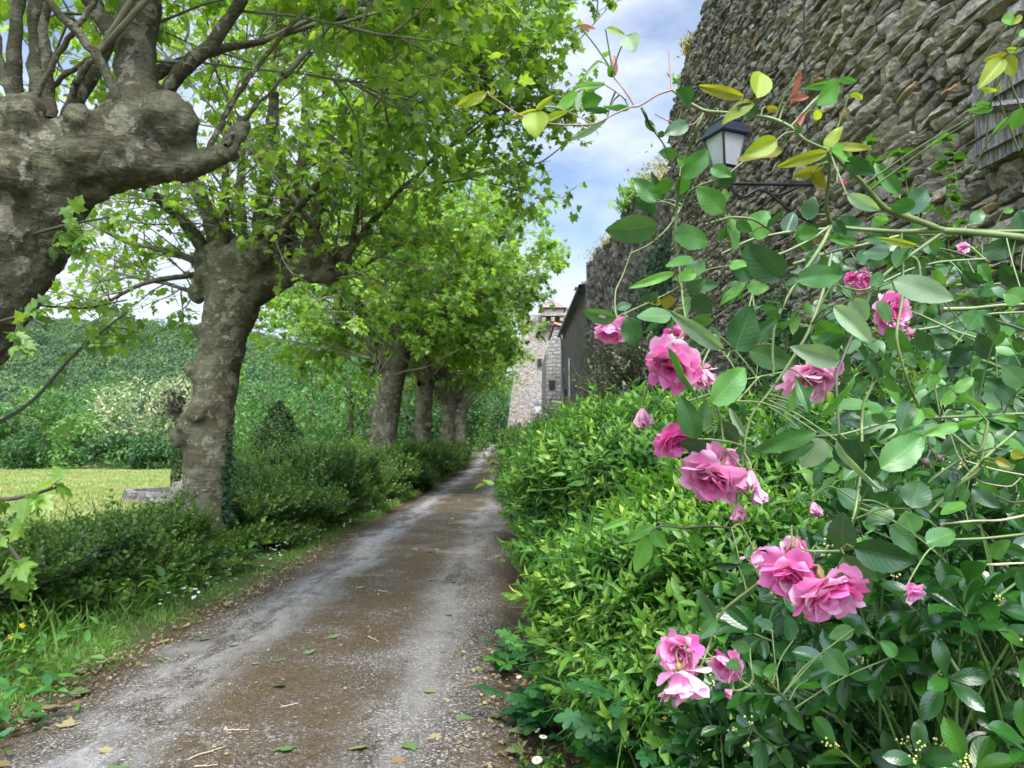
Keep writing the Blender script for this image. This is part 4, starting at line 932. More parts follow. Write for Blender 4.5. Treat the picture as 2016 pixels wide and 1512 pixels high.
def near_house():
    o = thing("stone_house", "tall rubble-stone house wall with a weathered shutter, behind the roses", "house")
    top = lambda y: np.interp(y, [0, 9.8, 10.8, 11.6, 13.1], [9.4, 8.7, 8.1, 8.0, 7.62])
    m = MB()
    rubble(m, WX, .9, 7.4, .6, top, (.065, .145), (.15, .44), .046, .045, hole=(3.5, 4.25, 3.28, 3.7))
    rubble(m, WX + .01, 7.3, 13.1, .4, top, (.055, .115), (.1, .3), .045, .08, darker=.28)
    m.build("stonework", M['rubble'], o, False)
    m = MB()          # wall core with its top edge, returning at the far corner
    ys = np.linspace(.5, 13.12, 30)
    prof = [(y, float(top(y)) + rng.normal() * .06) for y in ys]
    for side, xx in ((0, WX + .012), (1, WX + .75)):
        V = np.array([[xx, y, -.2] for y, z in prof] + [[xx, y, z] for y, z in prof]); n = len(prof)
        m.add(V, [[k, k + 1, n + k + 1, n + k] for k in range(n - 1)], None, .3)
    V = np.array([[WX + .012, y, z] for y, z in prof] + [[WX + .75, y, z + .05] for y, z in prof]); n = len(prof)
    m.add(V, [[k, k + 1, n + k + 1, n + k] for k in range(n - 1)], None, .6)
    nz_, nx_ = 60, 8                                            # rough end face
    zz, xx = np.meshgrid(np.linspace(-.2, prof[-1][1], nz_), np.linspace(WX + .012, WX + .75, nx_), indexing='ij')
    yy = 13.12 + rng.normal(size=zz.shape) * .05
    i, j = np.meshgrid(np.arange(nz_ - 1), np.arange(nx_ - 1), indexing='ij')
    m.add(np.stack([xx, yy, zz], -1), np.stack([i * nx_ + j, i * nx_ + j + 1, (i + 1) * nx_ + j + 1, (i + 1) * nx_ + j], -1).reshape(-1, 4), None, .5)
    m.build("wall_core", M['mortar'], o)
    m = MB(); m.box((WX + .2, 3.9, 3.5), (.05, .8, .46)); m.build("window_recess", M['dark'], o, False)
    # the shutter: vertical boards, two ledges, brace, rusty strap
    sh = MB(); a = math.radians(7); R = np.array([[math.cos(a), -math.sin(a), 0], [math.sin(a), math.cos(a), 0], [0, 0, 1]])
    org = np.array([WX - .1, 4.33, 3.23])
    def loc(y, z, x=0.0): return org + R @ np.array([x, -y, z])
    y = 0.0
    for k in range(8):
        wd = rng.uniform(.1, .145); dz = rng.normal() * .006
        sh.box(loc(y + wd / 2, .26 + dz, rng.normal() * .002), (.024, wd - .007, .52), R, rng.uniform(0, 1)); y += wd
    sht = sh.build("shutter", M['wood'], o, False)
    for zc in (.11, .4):
        b = MB(); b.box(loc(y / 2 + .01, zc, -.027), (.028, y - .03, .075), R, .35); b.build("ledge", M['wood'], sht, False)
    b = MB(); P, Q = loc(.06, .36, -.026), loc(y * .62, .16, -.026); d = Q - P
    b.tubes(np.array([P, (P + Q) / 2, Q]), np.array([.03] * 3), 4, .3); b.build("brace", M['wood'], sht, False)
    b = MB(); P, Q = loc(-.02, .165, -.045), loc(y * .8, .17, -.046)
    b.tubes(np.linspace(P, Q, 8) + rng.normal(size=(8, 3)) * .002, np.full(8, .011), 6); b.build("strap_hinge", M['rust'], sht)
near_house()

def rough_sheet(mb, P, nu, nv, amp, fine=.5, tint=.5):
    """P(u, v) arrays -> displaced sheet"""
    u, v = np.meshgrid(np.linspace(0, 1, nu), np.linspace(0, 1, nv), indexing='ij')
    V, Nn = P(u, v)
    h = np.array([mnoise.noise(Vector(p) * 1.3) + .8 * mnoise.noise(Vector(p) * 4.5) + fine * mnoise.noise(Vector(p) * 11) for p in V.reshape(-1, 3)])
    V = V.reshape(-1, 3) + Nn * (h * amp)[:, None]
    i, j = np.meshgrid(np.arange(nu - 1), np.arange(nv - 1), indexing='ij')
    mb.add(V, np.stack([i * nv + j, (i + 1) * nv + j, (i + 1) * nv + j + 1, i * nv + j + 1], -1).reshape(-1, 4), None, np.clip(tint + h * .25, 0, 1))
    return V
RX = 3.3
RTOP = lambda y: np.interp(y, [13, 14.5, 15.4, 17, 19, 21, 22.8, 24.5, 25.5, 27, 29.4, 29.9], [7.0, 7.3, 7.35, 7.75, 8.0, 8.35, 8.5, 8.45, 8.5, 8.85, 9.0, 8.9])
def rampart():
    o = thing("rampart_wall", "high ruined wall with a mossy broken top, beyond the lantern", "wall")
    m = MB()
    rough_sheet(m, lambda u, v: (np.stack([RX - .25 * (u > .93) * np.clip((u - .93) * 14, 0, 1) + .0 * u, 13 + 16.9 * u, -.3 + (RTOP(13 + 16.9 * u) + .3 + .09 * np.sin(u * 90)) * v], -1), np.array([-1., 0, 0])), 240, 130, .13, .9)
    rough_sheet(m, lambda u, v: (np.stack([RX + .9 * v, 13 + 16.9 * u, RTOP(13 + 16.9 * u) + .09 * np.sin(u * 90) + .1 * v], -1), np.array([0, 0, 1.])), 150, 6, .1)
    rough_sheet(m, lambda u, v: (np.stack([RX - .25 + 1.1 * u, 29.9 + 0 * u, -.3 + 9.2 * v], -1), np.array([0, -1., 0])), 8, 70, .06)
    m.build("stonework", M['old_wall'], o)
rampart()
def tuft(name, label, cat, p, n, size, matk, spread=.22, group=None, up=.9, leafy=False):
    m = MB(); st = np.tile(np.array(p, float), (n, 1)) + rnd(n, spread) * np.array([.6, 1, .12])
    d = rnd(n, .45) + np.array([-.25, 0, up])
    if leafy:
        m.inst(SMALL, st + rnd(n, size * .45), basis(rnd(n), rnd(n) + np.array([-.5, 0, .8])) * size * .6 * rng.uniform(.4, 1, n)[:, None, None], np.clip(rng.normal(.55, .25, n), 0, 1))
    else:
        m.inst(SMALL, st, basis(d, rnd(n)) * (size * rng.uniform(.4, 1.1, n))[:, None, None] * np.array([.7, 1, 1]), np.clip(rng.normal(.5, .25, n), 0, 1))
    o = thing(name, label, cat, (0, 0, 0), group); m.build("foliage", M[matk], o); return o
WP = "plants growing on the broken wall top"
for y, n, s, sp, lab, lf in [(14.2, 500, .16, .34, "yellow-green moss cushion on the wall top nearest the lantern house", True), (15.6, 600, .17, .4, "wide yellow moss cushion on the steep step of the wall top", True),
                             (16.8, 420, .16, .35, "mossy clump below the steep step of the wall top", True), (18.4, 260, .3, .35, "loose grassy tuft on the middle of the wall top", False),
                             (20.3, 220, .3, .3, "thin green tuft further along the wall top", False), (24.6, 350, .2, .3, "yellow lichen and moss patch on the shoulder of the ruined wall", True), (28.6, 300, .2, .3, "small yellow moss patch at the far end of the ruined wall top", True)]:
    tuft("moss_clump" if lf else "grass_tuft", lab, "moss" if lf else "grass", (RX - .02, y, float(RTOP(y)) + .02), n, s, 'moss' if lf else 'grass', sp, WP, leafy=lf)
tuft("wall_plant", "little yellow-flowered plant on the house wall corner against the sky", "plant", (WX, 11.6, 8.02), 120, .16, 'moss', .12)
tuft("wall_plant", "thin weed sprouting below the wall corner plant", "plant", (WX, 12.4, 7.85), 60, .16, 'grass', .1)
def ivy(label, y0, y1, z0, z1, n, x):
    o = thing("ivy", label, "ivy")
    y, z = rng.uniform(0, 1, n), rng.uniform(0, 1, n)
    k = (np.sin(y * 9 + z * 4) * .25 + rng.random(n)) > (z * .5 + np.abs(y - .5) * .5); y, z = y[k], z[k]; n = len(y)
    p = np.stack([x - rng.uniform(.02, .22, n), y0 + (y1 - y0) * y, z0 + (z1 - z0) * z], -1)
    m = MB(); m.inst(PLO[0], p, basis(rnd(n, .5) + np.array([0, 0, -1.]), rnd(n, .4) + np.array([-1., -.4, .4])) * rng.uniform(.05, .11, n)[:, None, None], np.clip(rng.normal(.4, .22, n), 0, 1))
    m.build("leaves", M['ivy'], o)
    b = MB(); s = curve_pts(np.stack([np.full(14, x - .05), np.linspace(y0, y1, 14), np.full(14, z0 - .3)], -1), rnd(14, .15) + np.array([0, 0, 1.]), np.full(14, (z1 - z0) * .8), 8, .05, .15)
    s[:, :, 0] = x - .04; b.tubes(s, np.full((14, 8), .012), 5); b.build("stem", M['twig'], o)
ivy("dark ivy covering the ruined wall just past the house corner", 13.3, 18.5, 2.2, 6.0, 7000, RX - .05)
ivy("thin line of ivy climbing the far end of the ruined wall", 28.0, 28.6, 1.5, 7.4, 500, RX - .28)

# ------------------------------------------------------------------ wall lantern on its scrolled bracket
def lantern():
    Y = 6.9
    o = thing("wall_lantern", "black wall lantern with frosted panes on a scrolled iron bracket", "lantern")
    def q(x, y, dy=0): p = at(x, y, Y + dy); return p
    b = MB()
    b.tubes(np.linspace(q(1420, 361), q(1636, 365), 4), np.full(4, .017), 8)
    b.tubes(np.linspace(q(1630, 352), q(1632, 452), 3), np.full(3, .019), 8)
    def scroll(cx, cy, r0, r1, a0, turns, n=26):
        t = np.linspace(0, 1, n); a = a0 + turns * 2 * np.pi * t; r = r0 + (r1 - r0) * t
        return np.array([q(cx + rr * math.cos(aa), cy + rr * math.sin(aa)) for rr, aa in zip(r, a)])
    br = b.build("bracket", M['iron'], o)
    s = MB()
    def path(pts, r=.011, n=30):
        t = np.linspace(0, 1, len(pts)); P = np.array([q(*p) for p in pts]); tt = np.linspace(0, 1, n)
        Q = np.stack([np.interp(tt, t, P[:, k]) for k in range(3)], -1)
        for _ in range(3): Q[1:-1] = (Q[:-2] + 2 * Q[1:-1] + Q[2:]) / 4
        s.tubes(Q, np.full(n, r), 6)
    path([(1440, 363), (1442, 375), (1452, 388), (1468, 389), (1480, 378), (1494, 371), (1510, 377), (1528, 392), (1548, 410), (1570, 424), (1600, 440), (1630, 448)], .014)
    sp = scroll(1458, 380, 11, 2, 2.2, -1.6); s.tubes(sp, np.linspace(.011, .006, 26), 6)
    sp = scroll(1519, 372, 10, 2, 1.5, 1.6); s.tubes(sp, np.linspace(.011, .006, 26), 6)
    path([(1519, 382), (1512, 378), (1507, 370), (1512, 362)]); path([(1519, 384), (1532, 384), (1545, 380), (1560, 372), (1578, 366)])
    for c in ((1494, 384), (1534, 388), (1479, 386)): s.add(np.array([q(*c)]) + np.array([[math.cos(a) * math.sin(b_), math.sin(a) * math.sin(b_), math.cos(b_)] for b_ in np.linspace(0.01, 3.13, 6) for a in np.linspace(0, 6.283, 8, endpoint=False)]) * .014,
          np.array([[i * 8 + j, (i + 1) * 8 + j, (i + 1) * 8 + (j + 1) % 8, i * 8 + (j + 1) % 8] for i in range(5) for j in range(8)]))
    s.build("scrollwork", M['iron'], br)
    # lantern body: square tapered cage
    c = q(1428, 300); k = Y / F_PX; yaw = math.radians(24)
    def ring(w, ypx): 
        z = q(1428, ypx)[2]; a = yaw + np.pi / 4 + np.arange(4) * np.pi / 2
        return np.stack([c[0] + w * k * .7071 * np.cos(a), c[1] + w * k * .7071 * np.sin(a), np.full(4, z)], -1)
    def loft(mb, rings, cap=True):
        V = np.concatenate(rings); n = len(rings)
        F = [[i * 4 + j, i * 4 + (j + 1) % 4, (i + 1) * 4 + (j + 1) % 4, (i + 1) * 4 + j] for i in range(n - 1) for j in range(4)]
        if cap: F += [[3, 2, 1, 0], [(n - 1) * 4 + t for t in range(4)]]
        mb.add(V, F)
    r = MB(); loft(r, [ring(68, 271), ring(70, 268), ring(66, 265), ring(46, 246), ring(48, 243), ring(46, 241)]); r.build("roof", M['lantern_paint'], o, False)
    r = MB(); loft(r, [ring(14, 241), ring(20, 238), ring(22, 233), ring(14, 229), ring(6, 226)]); r.build("finial", M['lantern_paint'], o)
    g = MB(); loft(g, [ring(32, 331), ring(55, 270)]); g.build("glass", M['frosted'], o, False)
    g = MB(); loft(g, [ring(24, 345), ring(30, 334)]); g.build("glass", M['frosted'], o, False)
    f = MB()
    A, B2, C, D = ring(58, 270), ring(34, 331), ring(33, 334), ring(27, 346)
    for j in range(4):
        f.tubes(np.array([A[j], B2[j]]), np.full(2, .012), 5); f.tubes(np.array([B2[j], B2[(j + 1) % 4]]), np.full(2, .011), 5); f.tubes(np.array([A[j], A[(j + 1) % 4]]), np.full(2, .012), 5)
        f.tubes(np.array([C[j], D[j]]), np.full(2, .009), 5); f.tubes(np.array([D[j], D[(j + 1) % 4]]), np.full(2, .009), 5)
    loft(f, [ring(14, 362), ring(12, 352), ring(28, 347)]); f.build("cage", M['iron'], o, False)
lantern()
m = MB(); P = np.array([[WX - .075, 6.86, z] for z in np.linspace(4.1, 8.9, 24)]); P[:, 1] += rng.normal(size=24) * .006
m.tubes(P, np.full(24, .009), 6); tag(m.build("power_cable", M['cable']), "thin black cable hanging down the stone wall to the lantern bracket", "cable")

# ------------------------------------------------------------------ buildings beyond the ruined wall
def far_buildings():
    o = thing("farm_building", "long low building with a sloping roof and downpipe, past the ruined wall", "building")
    m = MB()
    rough_sheet(m, lambda u, v: (np.stack([3.05 + 0 * u, 29.95 + 14.2 * u, -.2 + 8.3 * v], -1), np.array([-1., 0, 0])), 70, 44, .04, tint=.45)
    m.add([[3.05, 44.15, -.2], [8, 44.15, -.2], [8, 44.15, 9.6], [3.05, 44.15, 8.1]], [[0, 1, 2, 3]])
    m.build("wall", M['old_wall'], o)
    r = MB()
    for k in range(48):
        y = 29.9 + k * .3; r.box((5.6, y + .15, 8.95 + rng.normal() * .01), (5.7, .285, .1), np.array([[.958, 0, -.287], [0, 1, 0], [.287, 0, .958]]))
    r.build("roof", M['slate'], o, False)
    g = MB(); g.tubes(np.array([[2.78, 29.9, 8.02], [2.78, 44.2, 7.98]]), np.full(2, .075), 8); g.build("gutter", M['pipe'], o)
    g = MB(); g.tubes(np.array([[2.8, 43.4, 7.95], [2.93, 43.4, 7.7], [2.95, 43.4, 5], [2.95, 43.4, .5]]), np.full(4, .06), 8); g.build("downpipe", M['pipe'], o)
    g = MB(); g.tubes(np.array([[2.97, 38.2, 6.0], [2.97, 38.2, 3.9]]), np.full(2, .035), 8); g.build("white_pipe", M['frosted'], o)
    g = MB(); g.box((3.0, 41.2, 4.4), (.12, .3, .35)); g.build("vent_opening", M['dark'], o, False)

    o = thing("stone_cottage", "narrow grey stone gable with a clay tile roof, standing before the tower", "building")
    m = MB(); x0, x1, y0, y1 = 2.0, 4.6, 46, 53
    V = [[x0 + .1, y0, 0], [x1, y0, 0], [x1, y0, 8.35], [2.72, y0, 8.95], [2.15, y0, 7.3]]; B = [[a, y1, c] for a, _, c in V]
    m.add(V + B, [[5 + 0, 0, 4, 5 + 4], [1, 6, 7, 2]]); m.add(V, [[0, 1, 2, 3, 4]]); m.build("wall", M['grey_house'], o, False)
    r = MB(); r.box((3.62, 49.4, 8.78), (2.1, 7.3, .13), np.array([[.954, 0, .3], [0, 1, 0], [-.3, 0, .954]])); r.build("roof", M['orange_tile'], o, False)
    w_ = MB(); w_.box((2.5, 45.99, 5.2), (.4, .06, .6)); w_.build("window", M['dark'], o, False)

    o = thing("castle_tower", "tall pale stone tower with battered base at the end of the lane", "tower")
    m = MB(); y = 60.0
    prof = [(0, -.75), (3, -.35), (6, .0), (9, .4), (12.0, .72)]
    nx = 10; V, F = [], []
    for z, xl in prof:
        for k in range(nx): V.append([xl + (4.6 - xl) * k / (nx - 1), y + z * .02, z])
        V.append([4.6, y + 7, z]); V.append([xl, y + 7, z])
    kk = nx + 2
    for i in range(len(prof) - 1):
        for j in range(kk): F.append([i * kk + j, i * kk + (j + 1) % kk, (i + 1) * kk + (j + 1) % kk, (i + 1) * kk + j])
    m.add(V, F); m.build("masonry", M['tower'], o, False)
    m = MB(); m.box((2.25, 60.05, 8.15), (.34, .3, .55)); m.build("slit_window", M['dark'], o, False)
    m = MB(); m.box((0.65, 60.0, 3.0), (.22, .3, .3)); m.build("slit_window", M['dark'], o, False)
    # machicolated box under a tiled roof
    bx = MB(); cx = 3.3
    bx.box((cx, 59.75, 12.15), (1.75, 1.1, .6))
    for s in (-.72, 0, .72):
        for q in range(3): bx.box((cx + s, 59.85 - .14 * q + .1, 10.9 + .33 * q), (.28, .5 + .28 * q, .31))
    box = bx.build("machicolation", M['tower'], o, False)
    v = MB(); v.box((cx, 59.78, 12.2), (1.5, 1.12, .2)); v.build("opening", M['dark'], box, False)
    r = MB(); r.add([[cx - 1.1, 59.0, 12.5], [cx + 1.1, 59.0, 12.5], [cx + 1.1, 61.6, 12.5], [cx - 1.1, 61.6, 12.5], [cx, 60.4, 13.45]], [[0, 1, 4], [1, 2, 4], [2, 3, 4], [3, 0, 4]]); r.add([[cx - 1.1, 59.0, 12.46], [cx + 1.1, 59.0, 12.46], [cx + 1.1, 61.6, 12.46], [cx - 1.1, 61.6, 12.46]], [[0, 3, 2, 1]])
    r.build("roof", M['mauve_tile'], o, False)
    t = MB(); t.box((2.6, 63.6, 12.05), (4.2, 6.6, .14)); t.build("parapet", M['tower'], o, False)

    o = thing("plastered_house", "pink plastered house block showing between the tower and the ruined wall", "building")
    m = MB(); m.box((7.6, 69, 6.7), (7.6, 8, 13.4)); m.build("wall", M['pink_plaster'], o, False)
    r = MB(); r.box((7.6, 69, 13.5), (8.0, 8.5, .18)); r.build("roof", M['slate'], o, False)

    o = thing("roof_turret", "small slate-roofed turret peeping over the ruined wall", "turret")
    c = at(1139, 575, 56); m = MB(); m.box((c[0] + .35, 56, c[2] - 1.0), (1.0, 1.0, 2.6)); m.build("wall", M['pale_stone'], o, False)
    r = MB(); x, z = c[0] + .35, c[2] + .25; s = .68
    r.add([[x - s, 56 - s, z], [x + s, 56 - s, z], [x + s, 56 + s, z], [x - s, 56 + s, z], [x, 56, z + .95]], [[0, 1, 4], [1, 2, 4], [2, 3, 4], [3, 0, 4], [3, 2, 1, 0][:3], [0, 3, 2][:3]])
    r.build("roof", M['slate'], o, False)

    o = thing("tower_lantern", "small black lantern fixed low on the pale tower", "lantern")
    c = at(1058, 806, 59.2); m = MB()
    for zz, w0 in ((.0, .3), (.22, .36)): pass
    m.add([[c[0] + sx * .14, 59.2 + sy * .14, c[2] - .25] for sx, sy in ((-1, -1), (1, -1), (1, 1), (-1, 1))] + [[c[0] + sx * .24, 59.2 + sy * .24, c[2] + .35] for sx, sy in ((-1, -1), (1, -1), (1, 1), (-1, 1))], [[0, 1, 5, 4], [1, 2, 6, 5], [2, 3, 7, 6], [3, 0, 4, 7], [3, 2, 1, 0]])
    m.build("glass", M['frosted'], o, False)
    m = MB(); m.add([[c[0] + sx * .3, 59.2 + sy * .3, c[2] + .36] for sx, sy in ((-1, -1), (1, -1), (1, 1), (-1, 1))] + [[c[0], 59.2, c[2] + .75]], [[0, 1, 4], [1, 2, 4], [2, 3, 4], [3, 0, 4]]); m.add([[c[0] - .3, 58.9, c[2] + .352], [c[0] + .3, 58.9, c[2] + .352], [c[0] + .3, 59.5, c[2] + .352], [c[0] - .3, 59.5, c[2] + .352]], [[0, 3, 2, 1]])
    m.build("roof", M['iron'], o, False)
    m = MB(); m.tubes(np.array([[c[0], 59.2, c[2] - .25], [c[0], 59.3, c[2] - .6], [c[0], 60.0, c[2] - .75]]), np.full(3, .04), 6); m.build("bracket", M['iron'], o)
far_buildings()
# ------------------------------------------------------------------ shrubs
HYP_SP = [sprig(HYP[k % 2], .19, 5, .08, 40 + k, tipt=.6, width=.95) for k in range(4)]
HED_SP = [sprig(SMALL, .26, 6, .066, 60 + k, tipt=.6, width=1.9) for k in range(4)]
PUR_SP = [sprig(HYP[k % 2], .25, 6, .06, 80 + k, tipt=.5, width=1.3) for k in range(3)]
def shell(n, c, r, h, lump=.2, zmin=.0, seed=0, rmin=.72, under=.75):
    g = np.random.default_rng(seed)
    d = norm(g.normal(size=(n, 3))); d[:, 2] = np.where(d[:, 2] < 0, d[:, 2] * under, d[:, 2]); 
    f = 1 + sum(lump * .6 * np.sin(d @ (g.normal(size=3) * 5) + g.uniform(0, 6)) for _ in range(4)) / 1.6
    rad = f * (1 - (1 - rmin) * g.random(n) ** 1.6)
    p = d * rad[:, None] * np.array([r[0], r[1], h * .56]) + np.array([c[0], c[1], c[2] + h * .46])
    return p, d, rad / f
def shrub(name, label, c, r, h, sp, matk, n, tint=.4, size=1.0, group=None, lump=.2, seed=0, cat='shrub', stemmat='green_stem', keep=None, upb=.45):
    z0 = float(ground_h(c[0], c[1])); c3 = (c[0], c[1], z0)
    o = thing(name, label, cat, (0, 0, 0), group)
    p, d, f = shell(n, c3, r, h, lump, seed=seed)
    k = p[:, 2] > z0 + .03
    if keep is not None: k &= keep(p)
    p, d, f = p[k], d[k], f[k]; n = len(p)
    dr = norm(d + rnd(n, .4) + np.array([0, 0, upb])); dr[:, 2] += .05
    B = basis(dr, rnd(n)) * (size * rng.uniform(.6, 1.25, n) * np.where(rng.random(n) < .07, 1.5, 1))[:, None, None]
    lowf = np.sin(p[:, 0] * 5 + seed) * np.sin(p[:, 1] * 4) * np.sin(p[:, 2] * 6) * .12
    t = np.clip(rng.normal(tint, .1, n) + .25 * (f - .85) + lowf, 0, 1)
    m = MB(); g = rng.integers(0, len(sp), n)
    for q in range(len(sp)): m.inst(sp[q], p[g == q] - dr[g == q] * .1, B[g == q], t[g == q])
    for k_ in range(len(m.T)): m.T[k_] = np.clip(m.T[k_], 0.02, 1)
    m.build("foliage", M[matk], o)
    ns = 36
    s = np.array(c3) + rnd(ns, .12) * np.array([r[0], r[1], 0]); e = np.array(c3) + np.array([0, 0, h * .5]) + norm(rnd(ns) + np.array([0, 0, .5])) * np.array([r[0], r[1], h * .45]) * .85
    e[:, 2] = np.maximum(e[:, 2], z0 + .2)
    tt = np.linspace(0, 1, 7)[None, :, None]
    P = s[:, None] * (1 - tt) + e[:, None] * tt + np.array([0, 0, .22 * h]) * np.sin(3.14 * tt)
    b = MB(); b.tubes(P, np.tile(np.linspace(.012, .004, 7), (ns, 1)), 5); b.build("stems", M[stemmat], o)
    return o
# light green shrubs between the lane and the wall
HG = "light green shrubs along the wall side of the lane"
kr = lambda p: (p[:, 0] > -.2 + .1 * np.sin(p[:, 1] * 3))
shrub("leafy_shrub", "fresh green narrow-leaved shrub nearest the roses, spilling over the lane edge", (.98, 3.75), (.78, 1.0), 1.32, HYP_SP, 'hyper', 5200, .46, 1.0, HG, seed=3, keep=kr)
shrub("leafy_shrub", "tall fresh green shrub behind the nearest green one, under the small drooping rose", (1.12, 5.7), (1.12, 1.3), 1.78, HYP_SP, 'hyper', 6800, .45, 1.12, HG, seed=5, keep=kr)
shrub("leafy_shrub", "green shrub against the wall, half hidden behind the big rose blooms", (1.85, 4.3), (.75, 1.3), 1.75, HYP_SP, 'hyper', 4200, .42, 1.05, HG, seed=8)
shrub("leafy_shrub", "darker green shrub halfway along the ruined wall", (1.2, 8.6), (1.1, 1.7), 1.85, HYP_SP, 'hyper', 5400, .38, 1.3, HG, seed=11, keep=kr)
shrub("leafy_shrub", "round green shrub at the lane edge beyond the halfway bush", (.95, 12.0), (.95, 1.7), 1.7, HYP_SP, 'hyper', 3900, .36, 1.6, HG, seed=12, keep=kr)
shrub("purple_shrub", "purplish grey-leaved shrub at the foot of the ruined wall", (1.55, 9.0), (.8, 1.1), 2.65, PUR_SP, 'purple', 3600, .35, 1.0, seed=14, stemmat='twig')
shrub("purple_shrub", "reddish brown shrub before the tower, pale flower heads beside it", (1.25, 17.5), (1.0, 1.8), 2.1, PUR_SP, 'purple', 2600, .3, 1.5, seed=15, stemmat='twig')
for i, (x, y, rx, ry, h, n, lab) in enumerate([(.75, 21, .85, 2.2, 1.3, 2000, "dark green shrub at the lane edge close to the reddish shrub"), (.9, 28, 1.1, 3, 1.5, 2200, "dark green shrub below the long farm building"),
                                               (.6, 40, 1.0, 4, 1.5, 2200, "dark shrub in front of the stone gable"), (-.1, 54, 1.0, 4, 2.0, 2200, "dark shrub at the foot of the pale tower")]):
    shrub("hedge_shrub", lab, (x, y), (rx, ry), h, HED_SP, 'hedge', n, .45, 2.0, "dark shrubs further along the lane", seed=30 + i, stemmat='twig', keep=lambda p, y=y: p[:, 0] > -.1 - .65 * (y > 45))
for k in range(2):
    m = MB(); c = np.array([1.0 + .14 * k, 15.7, 2.0 - .17 * k]); n = 90; o = thing("pale_flower_head", ["upper cream flower head beside the reddish shrub", "lower cream flower head beside the reddish shrub"][k], "flower")
    m.inst(SMALL, c + rnd(n, .05), basis(rnd(n), rnd(n)) * .06, .5); m.build("blossom", M['sepal'], o); m = MB(); m.tubes(np.array([c, c - [0, 0, .6]]), np.full(2, .008), 5); m.build("stem", M['green_stem'], o)
# the hedge of dark shrubs on the far side of the lane
HL = "dark hedge shrubs lining the lane under the plane trees"
for i, (x, y, rx, ry, h, n, t, lab) in enumerate([
    (-4.97, 5.6, .95, 1.2, .6, 3200, .46, "hedge shrub at the frame edge below the drooping plane leaves"),
    (-4.92, 7.3, 1.1, 1.3, .6, 4400, .42, "dark hedge shrub just before the burled plane trunk"),
    (-4.57, 9.0, 1.0, 1.2, .58, 3900, .46, "low hedge shrub at the foot of the burled plane trunk"),
    (-4.17, 11.9, .95, 1.35, .9, 4300, .44, "dark hedge shrub just past the burled plane trunk"),
    (-4.42, 14.2, 1.25, 1.5, 1.3, 5200, .5, "taller lighter hedge shrub midway between the second and third plane trunks"),
    (-4.22, 17.2, 1.2, 1.7, 1.32, 4600, .52, "broad hedge shrub before the third plane trunk"),
    (-3.97, 20.6, 1.1, 1.7, 1.2, 3800, .44, "hedge shrub at the foot of the third plane trunk"),
    (-3.92, 25.5, 1.1, 2.2, 1.25, 3600, .42, "hedge shrub between the third and fourth plane trunks"),
    (-3.82, 31, 1.0, 2.6, 1.2, 3000, .4, "hedge shrub at the foot of the fourth plane trunk"),
    (-3.77, 37, 1.0, 3, 1.4, 2800, .5, "hedge shrub with pale tops below the fifth plane trunk"),
    (-3.82, 44, 1.0, 3.4, 1.3, 2400, .4, "last hedge shrub beside the bend of the lane"),
]):
    shrub("hedge_shrub", lab, (x, y), (rx, ry), h, HED_SP, 'hedge', n, t, 1.0 if y < 12 else 1.0 + (y - 12) * .03, HL, lump=.42, seed=100 + i, stemmat='twig', upb=.6)

# glossy evergreen in the near corner
def glossy(label, c, r, h, n, seed, tint=.4):
    o = thing("glossy_evergreen", label, "shrub", (0, 0, 0), "glossy evergreen shrubs in the near corner")
    p, d, f = shell(n, (c[0], c[1], 0.05), r, h, .2, seed=seed, rmin=.6)
    k = p[:, 2] > .2; p, d = p[k], d[k]; n = len(p)
    dr = norm(d * np.array([1, 1, .4]) + rnd(n, .35) + np.array([-.1, -.25, .35]))
    V, bud, st = MB(), MB(), MB()
    for i in range(n):
        nl = rng.integers(6, 9); a0 = rng.uniform(0, 6.28); A = basis(dr[i:i + 1], rnd(1))[0]
        tt = np.clip(rng.normal(tint, .14), 0, 1)
        ph = a0 + np.arange(nl) * 2.4; op = np.linspace(1.5, .55, nl) + rng.normal(size=nl) * .12
        dl = (A[:, 0][None] * np.cos(ph)[:, None] + A[:, 2][None] * np.sin(ph)[:, None]) * np.sin(op)[:, None] + A[:, 1][None] * np.cos(op)[:, None]
        nn = A[:, 1][None] * np.sin(op)[:, None] - (dl - A[:, 1][None] * np.cos(op)[:, None]) * .6 + np.array([0, 0, .35])
        sz = rng.uniform(.056, .084, nl)
        V.inst(GLOS[rng.integers(0, 3)], p[i] + A[:, 1][None] * np.linspace(-.035, .012, nl)[:, None], basis(dl, nn) * sz[:, None, None], np.clip(tt + rng.normal(size=nl) * .1, 0, 1))
        L_ = .2; P = np.array([p[i] + A[:, 1] * .012, p[i] - A[:, 1] * .06, p[i] - A[:, 1] * .13 + np.array([0, 0, -.03]), p[i] - A[:, 1] * L_ + np.array([0, 0, -.1])])
        st.tubes(P, np.array([.0018, .0025, .003, .0035]), 5)
        if rng.random() < .4:
            for b in range(rng.integers(2, 5)):
                dd = norm(A[:, 1] * 1.0 + rnd(1, .45)[0]); e = p[i] + dd * rng.uniform(.03, .055)
                st.tubes(np.array([p[i], p[i] * .5 + e * .5, e]), np.array([.0009, .0008, .0007]), 4)
                q = e + rnd(6, .0042)
                for w_ in q: bud.add(w_ + OCT * rng.uniform(.0022, .0034), OCTF)
    V.build("foliage", M['glossy'], o); st.build("stems", M['green_stem'], o); bud.build("flower_buds", M['bud_yellow'], o)
OCT = np.array([[1, 0, 0], [-1, 0, 0], [0, 1, 0], [0, -1, 0], [0, 0, 1], [0, 0, -1.]])
OCTF = np.array([[0, 2, 4], [2, 1, 4], [1, 3, 4], [3, 0, 4], [2, 0, 5], [1, 2, 5], [3, 1, 5], [0, 3, 5]])
glossy("glossy dark evergreen with tiny yellow buds filling the bottom corner", (.86, 1.42), (.38, .36), 1.42, 520, 3, .4)
